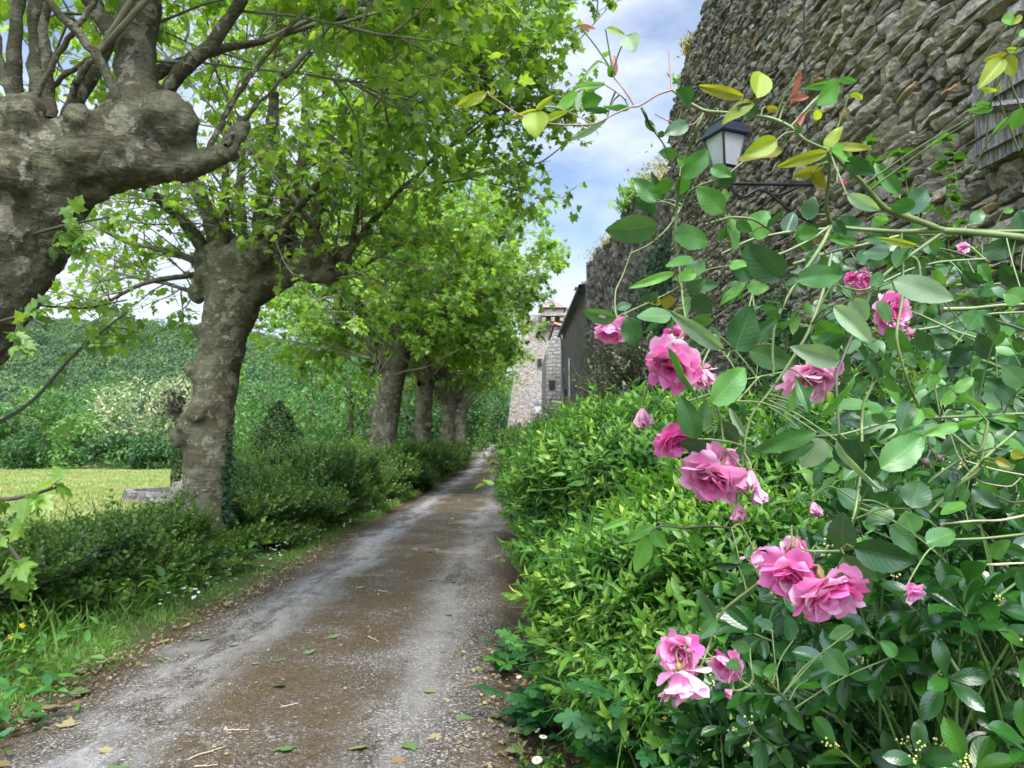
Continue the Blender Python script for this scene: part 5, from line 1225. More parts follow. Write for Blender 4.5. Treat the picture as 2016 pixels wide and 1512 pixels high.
glossy("glossy evergreen with tiny yellow buds, beneath the double rose", (.66, 1.85), (.3, .36), 1.2, 330, 7, .36)
glossy("glossy evergreen glimpsed behind the rose canes near the wall", (1.45, 2.5), (.45, .6), 1.6, 260, 9, .35)
# ------------------------------------------------------------------ the climbing rose close to the camera
RB = thing("rose_bush", "pink climbing rose in full bloom with long arching canes, before the house wall", "rose")
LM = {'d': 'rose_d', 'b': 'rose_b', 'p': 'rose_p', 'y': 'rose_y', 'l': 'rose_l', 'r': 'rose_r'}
LK = list(LM)
# leaves measured off the photograph: base x, y, tip x, y, width (px), kind[, distance m, roll deg]
LEAVES = """1296 442 1189 460 58 b .95|1323 463 1414 469 50 d .98|1293 398 1246 344 38 d 1.05|1305 395 1281 340 22 d 1.08|1252 386 1290 418 30 d 1.1|1338 347 1420 290 45 d .9|1359 326 1329 308 25 l .93
1424 418 1374 368 50 d .92|1430 398 1423 368 18 l .95|1439 490 1462 410 34 b 1.0|1476 466 1523 412 55 d 1.05|1539 550 1466 480 68 b .9|1546 463 1564 415 32 b 1.1|1588 433 1603 386 35 b 1.0|1465 190 1370 170 26 y .85
1490 194 1499 137 46 y .85|1484 200 1421 238 28 y .86|1508 210 1539 221 15 y .88|1529 276 1463 308 40 y .85|1540 293 1447 325 28 y .88|1630 299 1528 329 26 y .84|1634 297 1709 300 34 l .84|1637 293 1722 287 18 y .86|1627 293 1654 240 26 y .85
1654 163 1601 207 42 l .84|1654 160 1574 170 16 l .86|1651 157 1689 160 15 l .87|1672 187 1707 193 14 y .88|1577 137 1557 213 12 r .84|1561 257 1592 213 13 r .84|1557 193 1597 190 15 r .86|1611 213 1607 247 18 y .86|1620 330 1560 345 22 y .9|1600 340 1625 372 26 y .9
1997 37 1964 43 26 l .8|1981 107 1927 117 18 y .82|1974 117 1927 173 36 y .8|1974 117 2001 147 32 y .82|1981 97 2007 100 12 y .82|1954 213 1914 220 16 l .84|1952 210 1917 203 11 l .84|2016 213 1992 257 32 l .84|1987 230 1954 263 14 l .84|1962 180 1928 168 12 y .82|1958 178 1985 165 10 y .82|2012 30 1990 52 14 y .8|2030 60 2004 75 20 l .8
1769 383 1721 320 32 d 1.0|1781 417 1844 367 45 b 1.0|1667 383 1737 417 30 p .8|1717 430 1755 438 22 l 1.1|1644 447 1704 443 45 b 1.1|1577 440 1592 497 35 d 1.05|1811 413 1841 405 15 l 1.15|1804 483 1727 470 15 y .95|1787 463 1837 440 38 b 1.15|1734 500 1774 470 38 b 1.15|1934 500 2007 477 42 b 1.0|2012 455 2000 412 32 b 1.05|1974 417 2004 408 14 d 1.1
1567 554 1671 534 50 d .86|1471 567 1517 564 30 l 1.0|1467 557 1416 594 20 l 1.0|1757 554 1871 591 52 p .8|1677 587 1707 632 42 p .95|1641 601 1721 677 40 p .85|1424 687 1314 615 32 p .85|1447 691 1474 604 64 b .9|1467 681 1531 621 30 b .92|1474 691 1567 717 50 b .98|1651 711 1557 684 46 p .88
1364 584 1401 614 40 b 1.05|1604 631 1667 671 36 d 1.1|1595 660 1655 690 36 d 1.12|1731 744 1711 704 26 d .95|1733 742 1752 700 24 d .95|1737 747 1779 771 20 d .95|1744 647 1797 694 36 d 1.0|1399 794 1487 717 60 d .82|1374 864 1336 778 46 d .88|1387 851 1384 787 26 b .95|1317 687 1386 782 16 d .8 62|1467 861 1434 801 17 p .95
1611 817 1697 747 15 l .85 60|1594 814 1564 734 19 d .82|1551 811 1577 751 22 d .84|1607 851 1477 891 38 d .85|1621 864 1577 924 52 p .9|1604 871 1521 907 30 d .88|1651 867 1694 931 56 b .92|1647 867 1727 977 13 p .86 58|1734 924 1827 851 64 d .84|1794 1001 1817 931 58 d .86 0|1657 1085 1664 1005 54 b .88
1681 1078 1807 1108 62 b .84|1661 1091 1706 1191 62 b .86|1751 1035 1821 1091 42 d .95|1800 1051 1775 1005 52 d .9|1757 1003 1707 1025 40 b .92|1824 1071 1884 1041 42 d .95|1561 1261 1544 1208 28 b 1.0|1681 1238 1634 1255 30 b 1.0|1591 1338 1567 1298 30 d 1.02|1624 1281 1671 1328 46 b 1.0|1477 1275 1442 1271 26 b .95|1466 1305 1424 1315 24 d .93
1472 1305 1524 1328 28 b .95|1406 1221 1371 1161 26 b .98|1457 1108 1434 1091 20 d .98|1470 1100 1477 1068 14 d .96|1459 1121 1484 1118 24 d .95|1454 1115 1407 1115 14 b .98|1275 1055 1247 1123 34 l 1.05|1285 1035 1225 1066 22 l 1.05|1282 1045 1312 1078 28 l 1.08|1239 1023 1185 1043 15 l 1.1|1300 1035 1340 1040 16 l 1.1
1214 625 1145 613 32 b .95|1237 625 1254 687 44 d .95|1214 610 1244 598 20 b .97|1265 605 1294 576 30 b 1.0|1322 621 1254 630 34 b .95|1301 594 1280 597 12 y 1.0|1318 580 1309 608 26 y 1.0|1329 536 1240 567 20 l .95|1365 508 1308 529 22 l .98|1368 537 1329 550 26 l 1.0|1366 548 1372 499 40 d 1.0|1436 523 1470 515 18 l 1.0|1481 550 1439 516 36 d 1.0
1811 804 1747 807 22 l 1.05|1811 804 1797 841 24 l 1.05|1811 804 1847 824 20 l 1.05|1837 734 1811 757 15 l 1.1|1837 734 1831 771 16 l 1.1|1837 734 1852 761 16 l 1.1|1837 732 1837 704 14 l 1.1|1840 732 1856 704 16 l 1.1|1877 771 1924 741 24 l 1.05|1877 771 1857 797 22 l 1.05|1887 777 1924 791 20 l 1.05|1887 837 1831 854 24 l 1.05|1887 837 1924 831 20 l 1.05|1941 804 1909 794 17 l 1.08|1941 804 1928 820 18 l 1.08|1941 804 1966 797 16 l 1.08|1957 821 2014 827 16 l 1.08
1960 905 1992 920 18 y 1.0|1990 890 2016 900 22 y 1.0|1955 912 1975 897 12 y 1.0|1055 220 1055 270 55 y .9|959 183 892 210 22 y .9|955 187 919 207 16 y .9|962 185 978 175 12 y .9|1062 240 1122 220 15 y .9|1055 217 1002 233 16 y .92|1055 216 1090 188 14 y .92|1099 213 1132 183 24 l .92|1095 212 1075 207 20 p .93|1145 203 1185 193 34 l .94|1199 218 1155 213 14 d .92|1239 213 1195 213 14 l .92|1139 220 1147 173 13 p .93
1189 165 1132 172 13 l .92|1209 153 1210 115 16 r .92|1206 152 1196 128 16 l .93|1235 70 1249 100 44 p .9|1192 57 1232 65 12 y .9|1140 50 1175 57 10 r .9|1180 120 1150 150 10 p .95|1195 235 1120 275 14 p .95|1270 235 1292 262 16 d .95|1295 262 1312 268 14 d .92|1400 330 1440 345 28 d .95|1500 500 1455 520 30 d 1.05|1630 470 1690 478 26 d 1.1|1640 545 1600 500 40 b 1.0
1690 520 1720 485 32 b 1.1|1705 520 1755 500 26 b 1.1|1860 560 1830 530 24 l 1.15|1930 560 1895 535 28 b 1.1|2010 560 1970 520 40 b 1.0|2016 590 1975 575 44 d .95|1990 570 2020 540 40 b 1.0|1895 540 1925 565 30 b 1.1|1880 680 1840 660 30 b 1.15|1905 650 1945 590 46 d 1.05|1960 660 1935 620 26 b 1.05|1830 690 1805 650 34 b 1.1|1910 690 1870 720 40 b 1.1|1960 700 1920 660 40 b 1.1
1850 790 1880 760 24 d 1.2|2016 760 1975 720 44 b 1.05|1995 790 1960 745 36 b 1.1|1600 760 1560 800 20 d .9|1480 880 1440 905 30 b 1.05|1690 1000 1650 960 40 b 1.0|1730 905 1690 960 34 d 1.05|1705 1090 1735 1150 40 d 1.0|1890 870 1860 900 18 d 1.2|1765 1290 1735 1262 26 d 1.0|1520 1240 1490 1215 24 b 1.05|1900 990 1850 1020 24 d 1.15|1880 1045 1835 1062 26 d 1.1|1905 960 1890 1000 16 d 1.15|1700 905 1660 945 34 b 1.05"""
fol = MB()
def put_leaf(B, T, wd, kind, roll, tint=None, tpl=None):
    d = T - B; L_ = np.linalg.norm(d); mid = (B + T) / 2
    n = norm(CAM - mid); dd = d / L_
    n = norm(n - dd * (n @ dd)); s = np.cross(dd, n)
    n = n * math.cos(roll) + s * math.sin(roll)
    A = basis(d[None], n[None]) * np.array([wd / .6 / max(.35, math.cos(roll)) if abs(roll) < 1 else wd * 2.2 / .6, L_, L_])
    fol.inst(tpl or ROSE[R_.randrange(4)], B[None], A, R_.uniform(.1, .9) if tint is None else tint, LK.index(kind))
LV = []
for ln in LEAVES.replace("\n", "|").split("|"):
    q = ln.split(); bx, by, tx_, ty, wd = map(float, q[:5]); Y = float(q[6])
    roll = math.radians(float(q[7])) if len(q) > 7 else R_.gauss(0, .35)
    B, T = at(bx, by, Y), at(tx_, ty, Y + R_.uniform(-.025, .025))
    put_leaf(B, T, pxr(wd, Y), q[5], roll); LV.append((B, q[5]))
# canes: x, y, radius px, distance
CANES = """g 2060 474 8 1.0;1960 461 7.5 1.0;1857 453 7 1.0;1774 457 5 1.0;1671 450 4.5 1.0;1637 443 4 1.0;1625 410 4 .98;1632 350 3.5 .95;1634 297 3 .85
g 1857 453 6.5 1.0;1800 432 6.5 .98;1741 413 6 .96;1690 350 4.5 .92;1651 317 4 .88;1633 297 3 .85
g 2040 455 4 1.02;1940 456 4 1.02;1860 453 4 1.0
g 1857 456 4 1.0;1810 490 4 1.0;1760 525 3.5 1.0;1720 560 3.5 1.0;1705 600 3 1.0;1695 640 3 1.0
g 1774 457 3.5 1.0;1774 490 3.5 1.0;1777 497 3.5 1.0;1808 512 3.5 1.0;1812 545 3 1.0
g 1777 497 3.5 1.0;1777 590 3.2 .99;1762 664 3.2 .97;1784 744 3 .98;1807 801 2.6 1.03
g 1637 443 4 1.0;1620 480 4 .98;1590 525 4 .95;1560 565 3.8 .93;1524 637 3.2 .92;1520 690 3 .92;1523 740 2.8 .92
g 1637 500 3.5 .95;1621 574 3.4 .93;1591 657 3.2 .9;1548 725 3 .9;1511 777 3 .9;1480 815 2.8 .9;1467 860 2.8 .9;1466 890 2.6 .9;1461 921 2.4 .9
k 1720 560 3 1.1;1695 620 3 1.05;1671 677 3.2 1.02;1645 740 3.2 1.0;1648 790 3 .99;1652 857 3 .98
g 1722 747 3 .98;1710 775 3.2 .98;1699 797 3.2 .98;1696 840 3 .98;1697 871 2.8 .96
g 1640 858 2.5 1.1;1667 854 3 1.1;1744 831 3.2 1.1;1787 824 3 1.1;1894 820 3 1.1;2030 814 3.2 1.1
g 1323 177 2.6 .9;1345 195 3 .9;1387 219 3.2 .9;1427 222 3.4 .88;1517 231 3.4 .87;1558 249 3 .86;1584 276 2.8 .85;1633 296 2.6 .85
r 1323 177 2.2 .9;1295 186 2 .9;1267 204 2 .9;1255 210 2.2 .9;1243 210 2 .9;1210 224 1.8 .9;1171 246 1.8 .9;1100 246 1.8 .9;1060 240 1.8 .9;1015 223 1.8 .9;990 205 1.5 .9;962 187 1.2 .9
r 1250 211 1.8 .9;1238 190 1.8 .9;1222 168 1.7 .9;1209 154 1.5 .92;1206 140 1.2 .92
r 1232 196 1.4 .9;1212 180 1.3 .92;1189 166 1.2 .92
r 1323 177 2 .9;1320 150 1.7 .91;1318 125 1.4 .92;1316 97 1 .93
r 1171 246 1.4 .9;1150 235 1.3 .9;1125 222 1.1 .91;1099 213 1 .92
g 1387 219 3 .9;1372 250 3 .9;1366 275 3 .92;1356 293 2.8 .94;1345 325 2.8 .95;1337 359 2.8 .97;1332 410 2.8 1.0;1329 457 2.6 1.0;1338 531 2.4 1.0;1345 600 2.2 .95
g 1470 315 2.2 .95;1457 323 2.2 .95;1430 347 2.2 .95;1400 358 2.2 .97;1377 365 2.2 .98;1356 377 2.2 1.0;1340 410 2 1.02;1315 450 2 1.0;1281 481 2 1.0;1240 500 1.6 1.0
r 1290 225 1.2 .9;1310 236 1.2 .9;1340 245 1.3 .9;1365 247 1.3 .9;1385 222 1.6 .9
d 1263 212 2.5 .9;1270 225 3.5 .9;1276 240 3 .92;1290 262 1.6 .94;1308 285 1.4 .95;1320 325 1.4 .96
g 1389 442 2.5 .98;1420 432 2.5 .98;1442 427 2.5 1.0;1481 430 2.5 1.0;1520 455 2.3 1.05
g 1637 443 3 1.05;1600 470 3 1.05;1540 500 2.8 1.05;1470 515 2.4 1.05
g 1637 450 3.5 1.1;1560 455 3 1.1;1480 470 2.6 1.1;1420 500 2 1.1
g 1860 462 3.5 1.1;1780 462 3.4 1.12;1710 480 3.2 1.12;1640 495 3 1.12;1560 520 2.6 1.1
g 1214 625 1.6 .96;1210 600 1.6 .97;1212 570 1.6 .98;1225 545 1.6 1.0;1245 490 1.6 1.0
g 1214 625 1.6 .96;1245 610 1.6 .97;1290 590 1.7 1.0;1330 570 1.8 1.0;1360 548 2 1.0
g 1345 600 2 .95;1352 640 2 .9;1330 680 2 .9
g 1420 690 1.8 .9;1432 705 2 .9;1440 715 2 .9;1449 735 2 .9
g 1451 790 2 .88;1470 770 2 .9;1495 740 2 .9;1520 740 2.2 .92
g 1466 880 2.2 .9;1440 870 2.2 .88;1400 865 2 .88;1374 864 1.8 .88
g 1424 870 2 .9;1420 830 2 .9;1410 800 1.8 .88
b 1440 1040 2 1.0;1390 1035 2 1.05;1345 1040 2 1.06;1300 1034 1.6 1.07;1275 1050 1.4 1.06
g 1657 1085 2.6 .87;1620 1085 2.4 .88;1590 1085 2.2 .88;1560 1075 2 .9
g 1657 1085 3 .87;1672 1060 3 .88;1685 1000 3 .92;1694 931 3 .93
g 1518 1130 2.4 .92;1470 1165 2.6 .93;1430 1195 2.6 .94;1408 1225 2.6 .95;1398 1265 2.6 .95;1385 1300 2.4 .94;1370 1330 2.2 .92
b 1470 1165 1.5 .94;1450 1185 1.5 .95;1428 1200 1.4 .96
g 1392 1285 2 .94;1405 1297 2 .93;1390 1298 2 .93;1358 1293 2 .92
g 1480 1320 2 .94;1483 1335 2 .94;1475 1350 2.2 .94;1455 1360 2.4 .94;1440 1358 2.4 .94
g 1455 1318 2 .94;1460 1340 2 .94;1472 1348 2 .94
g 1505 1330 2.2 .97;1540 1370 2.4 1.0;1570 1400 2.4 1.05
g 1870 850 3.2 1.1;1930 900 3.2 1.05;1945 830 3 1.05
g 1945 838 2.6 1.05;1935 900 2.8 1.05;1925 930 3 1.05;1885 955 2.8 1.06;1875 985 2.4 1.08
g 2000 850 3.4 1.2;1940 900 3.2 1.2;1880 960 3 1.2;1830 1010 2.8 1.2
w 1885 895 1.6 1.15;1905 925 1.6 1.15;1930 950 1.4 1.15;1990 960 1.4 1.15;2010 940 1.2 1.15
w 1850 1032 1.8 1.15;1920 1025 2 1.15;1970 1025 2.2 1.15;2030 1012 2.4 1.15
g 1880 1062 2.2 1.12;1940 1060 2.4 1.12;2030 1050 2.6 1.12
b 1960 975 1.6 1.18;1990 990 1.8 1.18;2030 985 2 1.18
b 1870 990 1.8 1.2;1930 1040 1.6 1.2;1970 1080 1.4 1.2;2000 1100 1.2 1.2
w 1985 1112 1.6 1.1;1930 1112 1.8 1.1;2030 1108 2.2 1.1
w 1900 907 1.3 1.2;1960 925 1.4 1.2;2030 938 1.6 1.2
g 1640 560 2 1.1;1700 575 2.2 1.12;1790 530 2.4 1.12;1850 515 2.6 1.12;1940 510 3 1.12
k 1790 485 2.2 1.15;1860 490 2.4 1.15;1905 505 2.6 1.15;1945 515 2.6 1.15
k 1940 625 2.2 1.2;1990 640 2.4 1.2;2030 655 2.6 1.2"""
CM = {'g': 'cane', 'r': 'cane_red', 'k': 'cane_dark', 'w': 'dry_stem', 'b': 'twig', 'd': 'cane_dark'}
def smooth_path(P, r, k=5):
    t = np.linspace(0, 1, len(P)); tt = np.linspace(0, 1, (len(P) - 1) * k + 1)
    Q = np.stack([np.interp(tt, t, P[:, c]) for c in range(3)], -1); rr = np.interp(tt, t, r)
    for _ in range(2): Q[1:-1] = (Q[:-2] + 2 * Q[1:-1] + Q[2:]) / 4
    return Q, rr
cane_pts = []
for ln in CANES.split("\n"):
    k, rest = ln.split(" ", 1)
    A = np.array([[float(v) for v in s.split()] for s in rest.split(";")])
    P = np.array([at(a[0], a[1], a[3]) for a in A]); r = pxr(A[:, 2], A[:, 3])
    Q, rr = smooth_path(P, r); rr = rr * (1 + rng.normal(size=len(rr)) * .06)
    m = MB(); m.tubes(Q, rr, 8)
    if k == 'g' and len(Q) > 14:              # thorns
        for i in range(3, len(Q) - 2, 5):
            dv = norm(np.cross(Q[i + 1] - Q[i], rnd(1)[0])); e = Q[i] + dv * (rr[i] + .004) + (Q[i] - Q[i + 1]) * .15
            m.tubes(np.array([Q[i], e]), np.array([rr[i] * .7, .0002]), 5)
    m.build("cane", M[CM[k]], RB); cane_pts.append(Q)
ALLC = np.concatenate(cane_pts)
# short stalks joining each measured leaf to the nearest cane
st = fol
for B, k in LV:
    dist = np.linalg.norm(ALLC - B, axis=1); j = int(np.argmin(dist)); C = ALLC[j]
    if dist[j] > .16: C = B + np.array([R_.uniform(-.03, .06), .05, -.05])
    mid = (B + C) / 2 + np.array([0, .004, .006])
    Q, rr = smooth_path(np.array([B, mid, C]), np.array([.0008, .001, .0013]), 4); st.tubes(Q, rr, 5, .5, len(LK))
# extra leaflets along the canes fill the sprays
for Q in cane_pts:
    for i in range(2, len(Q) - 1, 3):
        if R_.random() < .3 and at(1330, 0, Q[i][1])[0] < Q[i][0]:
            a = norm(rnd(1)[0] + np.array([0, .5, -.5])); T = Q[i] + a * .015; S = a * R_.uniform(.025, .045)
            put_leaf(T, T + S, np.linalg.norm(S) * .55, R_.choice('ddbb'), R_.gauss(0, .6))
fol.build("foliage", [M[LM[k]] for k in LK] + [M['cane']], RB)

# ---- blooms
def petals(mb, c, A, n, th0, th1, Lp, W, g, tint, curl=.5, ruf=.12, base=.002, nu=7, nv=8, cup=3.0, phase=0.0, mi=0):
    """one ring of petals round the axis A[:,1]"""
    u, v = np.meshgrid(np.linspace(-1, 1, nu), np.linspace(0, 1, nv))
    i, j = np.meshgrid(np.arange(nv - 1), np.arange(nu - 1), indexing='ij')
    F = np.stack([i * nu + j, i * nu + j + 1, (i + 1) * nu + j + 1, (i + 1) * nu + j], -1).reshape(-1, 4)
    for k in range(n):
        az = phase + 6.283 * k / n + g.normal() * .22
        L_ = Lp * g.uniform(.8, 1.15); w_ = W * g.uniform(.8, 1.2); a0, a1 = th0 + g.normal() * .12, th1 + g.normal() * .22
        vv = np.linspace(0, 1, nv); phi = a0 + (a1 - a0) * vv ** 1.1 + curl * g.uniform(.3, 1.5) * np.clip(vv - .62, 0, 1) * 2.2
        r = base + np.concatenate([[0], np.cumsum(np.sin(phi[:-1])) / (nv - 1)]) * L_
        h = np.concatenate([[0], np.cumsum(np.cos(phi[:-1])) / (nv - 1)]) * L_
        wv = w_ * (.18 + .82 * np.sin(np.pi * np.clip(vv * .78, 0, 1)) ** .8) * (1 - .22 * np.clip(vv - .8, 0, 1) * 5)
        s = u * wv[:, None]
        notch = 1 - .06 * np.exp(-(u * 3) ** 2) * (v > .95) + .05 * np.sin(u * 6 + g.uniform(0, 6)) * (v > .8)
        rr, hh = r[:, None] * notch, h[:, None] * notch
        lift = cup * s ** 2 / max(L_, 1e-3) * .35
        ph1, ph2 = g.uniform(0, 6, 2)
        rf = (ruf + .05) * L_ * v ** 1.5 * (.6 * np.sin(u * 3.2 + ph1) + .4 * np.sin(u * 6.5 + v * 3 + ph2)) * (.35 + .65 * np.abs(u))
        nrh = np.cos(phi)[:, None], -np.sin(phi)[:, None]            # petal inner normal in (r,h): towards the axis/up
        rr = rr - nrh[0] * (lift + rf); hh = hh - nrh[1] * (lift + rf)
        rad = A[:, 0] * math.cos(az) + A[:, 2] * math.sin(az); tan = -A[:, 0] * math.sin(az) + A[:, 2] * math.cos(az)
        V = c + rr[..., None] * rad + s[..., None] * tan + hh[..., None] * A[:, 1]
        t = np.clip(tint + g.normal() * .14 + .3 * (1 - v) ** 2 - .12 * v + .2 * np.abs(u) * v - .1 * np.exp(-(u * 4) ** 2), 0, 1)
        mb.add(V, F[:, ::-1], np.stack([u / 2 + .5, v], -1), t.ravel(), mi)
def bloom(x, y, dpx, face, Y=1.0, seed=0, tint=.5, open_=1.0, kind='full', parent=None, label=None):
    g = np.random.default_rng(seed + 500); c = at(x, y, Y); R0 = pxr(dpx / 2, Y) * .92; face = (face[0] * 1.25, face[1] - .28, face[2] * .85)
    f = norm(np.array([face[0], -face[2], face[1]], float)); A = basis(f[None], g.normal(size=(1, 3)))[0]
    m = MB(); c0 = c - f * R0 * .45; tint = tint + .2
    if kind == 'full':
        petals(m, c0, A, 5, .15, .1, R0 * .62, R0 * .3, g, tint - .28, .2, .1, cup=5)
        petals(m, c0, A, 7, .35, .35 * open_, R0 * .74, R0 * .4, g, tint - .15, .4, .14, cup=4, phase=.5)
        petals(m, c0, A, 8, .6, .85 * open_, R0 * .92, R0 * .5, g, tint - .02, .6, .15, phase=.2)
        petals(m, c0, A, 6, .75, 1.0 * open_, R0 * .8, R0 * .42, g, tint + .05, 1.0, .2, phase=.9, cup=3)
        petals(m, c0, A, 8, .9, 1.25 * open_, R0 * 1.1, R0 * .6, g, tint + .06, .7, .16, phase=.7, cup=2)
        petals(m, c0, A, 5, 1.2, 1.75 * open_, R0 * 1.12, R0 * .62, g, tint + .08, .5, .18, phase=.1, cup=1.5)
        mt, nm = 'petal', 'rose_bloom'
    elif kind == 'loose':
        petals(m, c0, A, 4, .2, .25, R0 * .75, R0 * .42, g, tint - .15, .3, .12, cup=4)
        petals(m, c0, A, 6, .5, .5, R0 * 1.1, R0 * .6, g, tint, .4, .13, phase=.4)
        petals(m, c0, A, 6, .8, .75 * open_, R0 * 1.3, R0 * .72, g, tint + .1, .5, .14, phase=.1, cup=2)
        petals(m, c0, A, 3, 1.3, 1.9, R0 * 1.05, R0 * .7, g, tint - .02, .2, .12, phase=2.2, cup=1.2)
        mt, nm = 'petal', 'rose_bloom'
    elif kind == 'bud':
        petals(m, c0, A, 4, .28, -.12, R0 * 1.7, R0 * .7, g, tint - .2, .1, .05, cup=6); petals(m, c0, A, 4, .4, -.05, R0 * 1.5, R0 * .7, g, tint - .05, .3, .05, cup=6, phase=.8)
        mt, nm = 'petal', 'rose_bud'
    else:
        petals(m, c0, A, 6, .5, .02, R0 * 1.6, R0 * .5, g, tint, -.3, .4, cup=4); petals(m, c0, A, 6, .35, .05, R0 * 1.9, R0 * .5, g, tint + .15, .3, .5, cup=3, phase=.5)
        mt, nm = 'wilted', 'wilted_bloom'
    o = m.build(nm, M[mt], RB)
    if label: o["label"] = label
    s = MB()
    for k in range(5):
        az = k * 1.256 + g.uniform(-.2, .2); d = A[:, 0] * math.cos(az) + A[:, 2] * math.sin(az)
        dd = norm(d * 1.0 + A[:, 1] * g.uniform(-.9, .1)); s.inst(SMALL, (c0)[None], basis(dd[None], A[:, 1][None]) * np.array([R0 * .5, R0 * .6, R0 * .6]), g.uniform(0, 1))
    bl = c0 - f * R0 * .16; th = np.linspace(0.01, 3.13, 6)
    s.add(np.array([bl + R0 * .13 * ((A[:, 0] * math.cos(p) + A[:, 2] * math.sin(p)) * math.sin(a) + A[:, 1] * math.cos(a) * 1.2) for a in th for p in np.linspace(0, 6.283, 8, endpoint=False)]),
          [[i * 8 + j, (i + 1) * 8 + j, (i + 1) * 8 + (j + 1) % 8, i * 8 + (j + 1) % 8] for i in range(5) for j in range(8)], None, .4)
    s.build("sepals", M['sepal'], o)
    dist = np.linalg.norm(ALLC - bl, axis=1); j = int(np.argmin(dist)); C = ALLC[j]
    if dist[j] > .2: C = bl + np.array([.05, .06, .08])
    Q, rr = smooth_path(np.array([bl, bl - f * min(.03, R0 * .5), (bl + C) / 2 + np.array([0, .01, .02]), C]), np.full(4, .0014), 5)
    s = MB(); s.tubes(Q, rr, 6); s.build("flower_stalk", M['cane'], o)
bloom(1322, 722, 118, (-.45, -.5, .55), .9, 1, .42, 1.0, 'full', label="large deep pink bloom nodding above the wilted one")
bloom(1382, 740, 60, (.3, -.8, .4), .93, 2, .7, 1, 'loose')
bloom(1333, 870, 84, (.1, -.35, .75), .92, 3, .36, .9, 'full', label="cupped deep pink bloom hanging behind a pale-veined leaf")
bloom(1402, 945, 122, (-.35, -.5, .6), .9, 4, .48, 1.05, 'full', label="wide pink bloom with one petal standing up")
bloom(1415, 905, 60, (0.05, .5, .5), .92, 5, .45, 1, 'loose')
bloom(1557, 1138, 112, (-.35, -.25, .75), .9, 6, .4, 1.0, 'full', label="deep pink bloom, the left of the touching pair")
bloom(1635, 1168, 140, (.15, -.4, .75), .87, 7, .46, 1.0, 'full', label="large many-petalled pink bloom, the right of the touching pair")
bloom(1345, 1345, 108, (.15, -.75, .5), .92, 8, .86, .8, 'loose', label="faded pale pink bloom drooping at the bottom")
bloom(1337, 1285, 84, (-.35, .25, .75), .94, 9, .5, 1, 'loose')
bloom(1430, 1310, 64, (-.75, .0, .5), .94, 10, .45, .8, 'loose', label="small bright pink bloom half hidden by three leaves")
bloom(1600, 750, 112, (.0, -.5, .7), 1.02, 11, .75, .95, 'full', label="pale pink bloom behind dark narrow leaves")
bloom(1760, 615, 86, (.25, .2, .75), 1.15, 12, .5, 1.1, 'full', label="ruffled pink bloom under a big pale leaf")
bloom(1200, 648, 62, (-.15, -.7, .5), .97, 13, .62, .95, 'loose', label="small ruffled pink bloom apart from the rest, against the wall")
bloom(1330, 660, 38, (.2, .1, .7), .98, 14, .4, 1, 'full'); bloom(1313, 684, 36, (-.3, .2, .7), .97, 15, .4, 1, 'full')
bloom(1492, 1098, 62, (.3, -.75, .4), 1.0, 16, .8, .7, 'loose'); bloom(1563, 1090, 60, (.1, .3, .6), .95, 17, .5, 1, 'loose')
bloom(1705, 555, 44, (.2, .2, .7), 1.2, 18, .4, 1, 'full'); bloom(1677, 550, 26, (-.2, .1, .7), 1.2, 19, .35, 1, 'full')
bloom(1798, 1166, 40, (.1, -.3, .7), 1.05, 20, .6, 1, 'loose'); bloom(1895, 490, 24, (.0, .3, .6), 1.25, 21, .7, 1, 'loose')
bloom(1478, 935, 46, (-.1, -.7, .4), .88, 22, .5, 1, 'wilt', label="wilted pink bloom with dangling petals"); bloom(1454, 1000, 34, (.1, -.9, .3), .9, 23, .45, 1, 'wilt')
bloom(1265, 812, 40, (0, -1, .1), .95, 24, .6, 1, 'wilt', label="shrivelled pale bloom hanging alone over the green shrub"); bloom(1568, 1068, 40, (-.1, -1, .1), .93, 25, .15, 1, 'wilt')
bloom(1388, 735, 40, (.2, -1, .2), .9, 26, .4, 1, 'wilt'); bloom(1790, 650, 26, (.1, -.6, .4), 1.15, 27, .5, 1, 'wilt'); bloom(1490, 965, 36, (.2, -.9, .3), .88, 28, .7, 1, 'wilt'); bloom(1602, 995, 30, (.1, -.9, .3), .97, 29, .65, 1, 'wilt')
bloom(1358, 1280, 20, (.5, .6, .3), .92, 30, .45, 1, 'bud'); bloom(1704, 512, 14, (.1, .9, .2), 1.15, 31, .2, 1, 'bud'); bloom(1438, 1361, 16, (-.8, -.2, .4), .93, 32, .3, 1, 'wilt'); bloom(1655, 360, 16, (.3, .4, .3), .9, 33, .3, 1, 'bud')
for x, y, r in ((1822, 910, 9), (1848, 902, 8)):
    m = MB(); c = at(x, y, 1.0); th = np.linspace(.01, 3.13, 7); rr = pxr(r, 1.0)
    m.add(np.array([c + rr * np.array([math.sin(a) * math.cos(p), math.sin(a) * math.sin(p), math.cos(a)]) for a in th for p in np.linspace(0, 6.283, 10, endpoint=False)]), [[i * 10 + j, (i + 1) * 10 + j, (i + 1) * 10 + (j + 1) % 10, i * 10 + (j + 1) % 10] for i in range(6) for j in range(10)])
    for k in range(6): e = c + norm(rnd(1)[0] + np.array([0, 0, -1.])) * rr * 1.8; m.tubes(np.array([c, e]), np.array([.0012, .0004]), 4)
    m.tubes(np.array([c, at(1833, 885, 1.02), at(1826, 860, 1.05)]), np.full(3, .0013), 5); m.build("rose_hip", M['hip'], RB)

